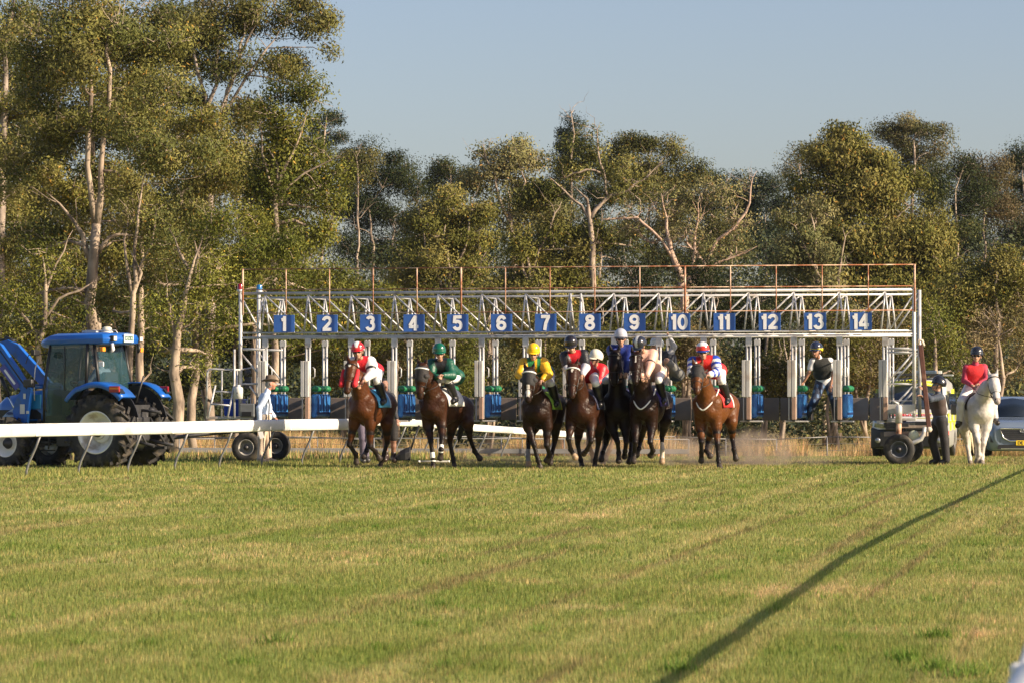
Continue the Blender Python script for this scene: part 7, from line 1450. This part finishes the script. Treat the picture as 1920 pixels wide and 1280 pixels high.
# driver in the tractor cab and driver in the car
f_, l_ = TF_, TL_; Tt = TT_
J = dict(head=Tt(0.62, 0, 2.20), neck=Tt(0.52, 0, 2.04), shL=Tt(0.50, -0.19, 1.98), shR=Tt(0.50, 0.19, 1.98), hip=Tt(0.50, 0, 1.50), elL=Tt(0.66, -0.25, 1.75), elR=Tt(0.66, 0.25, 1.75), haL=Tt(0.95, -0.16, 1.76), haR=Tt(0.95, 0.16, 1.76), knL=Tt(0.95, -0.15, 1.50), knR=Tt(0.95, 0.15, 1.50), anL=Tt(1.10, -0.15, 1.14), anR=Tt(1.10, 0.15, 1.14), toL=Tt(1.25, -0.15, 1.12), toR=Tt(1.25, 0.15, 1.12))
person('driver in pale blue shirt and hat inside the blue tractor cab', J, f_+l_*0.2, [('top', (0.35, 0.52, 0.66), (0.35, 0.52, 0.66), True, M_cloth), ('pants', (0.05, 0.05, 0.07), 'long'), ('boots', BLK, 0.2), ('hat', (0.16, 0.12, 0.08))])

# ------------------------------------------------------------------ small things
def scoop():
    a, b = P(786, 797, 74.0), P(770, 842, 73.8); t = thing('manure_scoop', 'black long-handled scoop lying on the grass beside the second racehorse', 'scoop', [P(757, 0, 73.8)[0], 73.8, float(gz(73.8))])
    MB().tube(a, b, 0.022).build('handle', M_black, t); q = P(757, 853, 73.8)
    m = MB(); rings = []
    for x, w_, h in ((-0.18, 0.10, 0.10), (-0.08, 0.19, 0.20), (0.04, 0.20, 0.26), (0.15, 0.17, 0.30)): rings.append([q+[x, y*w_, z*h-0.10] for y, z in ((-1, 0), (1, 0), (1, 0.6), (0.6, 1), (-0.6, 1), (-1, 0.6))])
    m.loft(rings, smooth=False); m.build('pan', M_black, t, bevel=0.015, fixn=True)
scoop()
def tube_on_ground():
    a, b = P(784, 858, 75.2), P(843, 857, 75.4); a[2] = b[2] = 0.04; t = thing('white_pipe', 'short white plastic pipe lying on the grass beside the black scoop', 'pipe', [(a[0]+b[0])/2, 75.3, 0]); MB().tube(a, b, 0.023, n=14).build('pipe', mat('dirty_pipe', (0.28, 0.28, 0.26), 0.6), t)
    for i, e in enumerate((a, b)): MB().tube(e, e+(b-a)*(0.06 if i == 0 else -0.06), 0.026, n=14).build('end_cap', M_white, t)
tube_on_ground()
# ------------------------------------------------------------------ dust and haze
def dust(label, c, r, dens, seed):
    m = bpy.data.materials.new('dust_air'); m.use_nodes = True; nt = m.node_tree; nt.nodes.clear(); N = nt.nodes.new; L = nt.links.new
    out = N('ShaderNodeOutputMaterial'); pv = N('ShaderNodeVolumePrincipled'); pv.inputs['Color'].default_value = (0.90, 0.73, 0.58, 1); pv.inputs['Anisotropy'].default_value = 0.2
    tc = N('ShaderNodeTexCoord'); n = N('ShaderNodeTexNoise'); n.inputs['Scale'].default_value = 2.2; n.inputs['Detail'].default_value = 4; mp = N('ShaderNodeMapping'); mp.inputs['Location'].default_value = (seed*3.1, seed, 0); L(tc.outputs['Object'], mp.inputs[0]); L(mp.outputs[0], n.inputs['Vector'])
    r1 = N('ShaderNodeMapRange'); r1.inputs[1].default_value = 0.42; r1.inputs[2].default_value = 0.72; r1.inputs[4].default_value = dens; L(n.outputs[0], r1.inputs[0])
    # soft edge: fade by distance from the centre of the puff
    g = N('ShaderNodeVectorMath'); g.operation = 'DIVIDE'; g.inputs[1].default_value = tuple(float(v) for v in r); L(tc.outputs['Object'], g.inputs[0]); ln = N('ShaderNodeVectorMath'); ln.operation = 'LENGTH'; L(g.outputs[0], ln.inputs[0])
    r2 = N('ShaderNodeMapRange'); r2.inputs[1].default_value = 1.0; r2.inputs[2].default_value = 0.35; r2.inputs[3].default_value = 0; r2.inputs[4].default_value = 1; L(ln.outputs['Value'], r2.inputs[0])
    mu = N('ShaderNodeMath'); mu.operation = 'MULTIPLY'; L(r1.outputs[0], mu.inputs[0]); L(r2.outputs[0], mu.inputs[1]); L(mu.outputs[0], pv.inputs['Density']); L(pv.outputs[0], out.inputs['Volume'])
    b = MB(); b.ball((0, 0, 0), r, nu=20, nv=12); me = mk_mesh('dust', b.V, b.F); o = put(me, 'dust', None, c, [m]); props(o, label, 'dust', 'dust kicked up by the hooves', 'stuff')
for i, (px, py, rx, rz, d, lab) in enumerate(((1412, 850, 1.1, 0.62, 2.9, 'brown dust cloud rising right of the rightmost racehorse'), (1270, 850, 1.0, 0.45, 2.2, 'dust between the two groups of racehorses'), (1110, 850, 1.2, 0.42, 2.2, 'dust under the bunched dark racehorses'),
        (925, 852, 1.0, 0.38, 1.7, 'thin dust behind the second racehorse'), (1500, 857, 1.3, 0.22, 0.9, 'low dust drifting to the right over the turf'))):
    Yd = 72.6; c = P(px, py, Yd); dust(lab, c, (rx, 0.8, rz), d, i+1)

def haze():
    m = bpy.data.materials.new('haze_air'); m.use_nodes = True; nt = m.node_tree; nt.nodes.clear()
    out = nt.nodes.new('ShaderNodeOutputMaterial'); pv = nt.nodes.new('ShaderNodeVolumePrincipled'); pv.inputs['Color'].default_value = (0.80, 0.88, 1.0, 1); pv.inputs['Density'].default_value = 0.00006; pv.inputs['Anisotropy'].default_value = 0.3
    nt.links.new(pv.outputs[0], out.inputs['Volume']); b = MB(); b.box((0, 140, 14.2), (420, 420, 34)); o = put(mk_mesh('haze', b.V, b.F, (0, 140, 0)), 'haze', None, (0, 140, 0), [m]); props(o, 'thin warm evening haze over the racecourse and bush', 'haze', None, 'stuff')
haze()
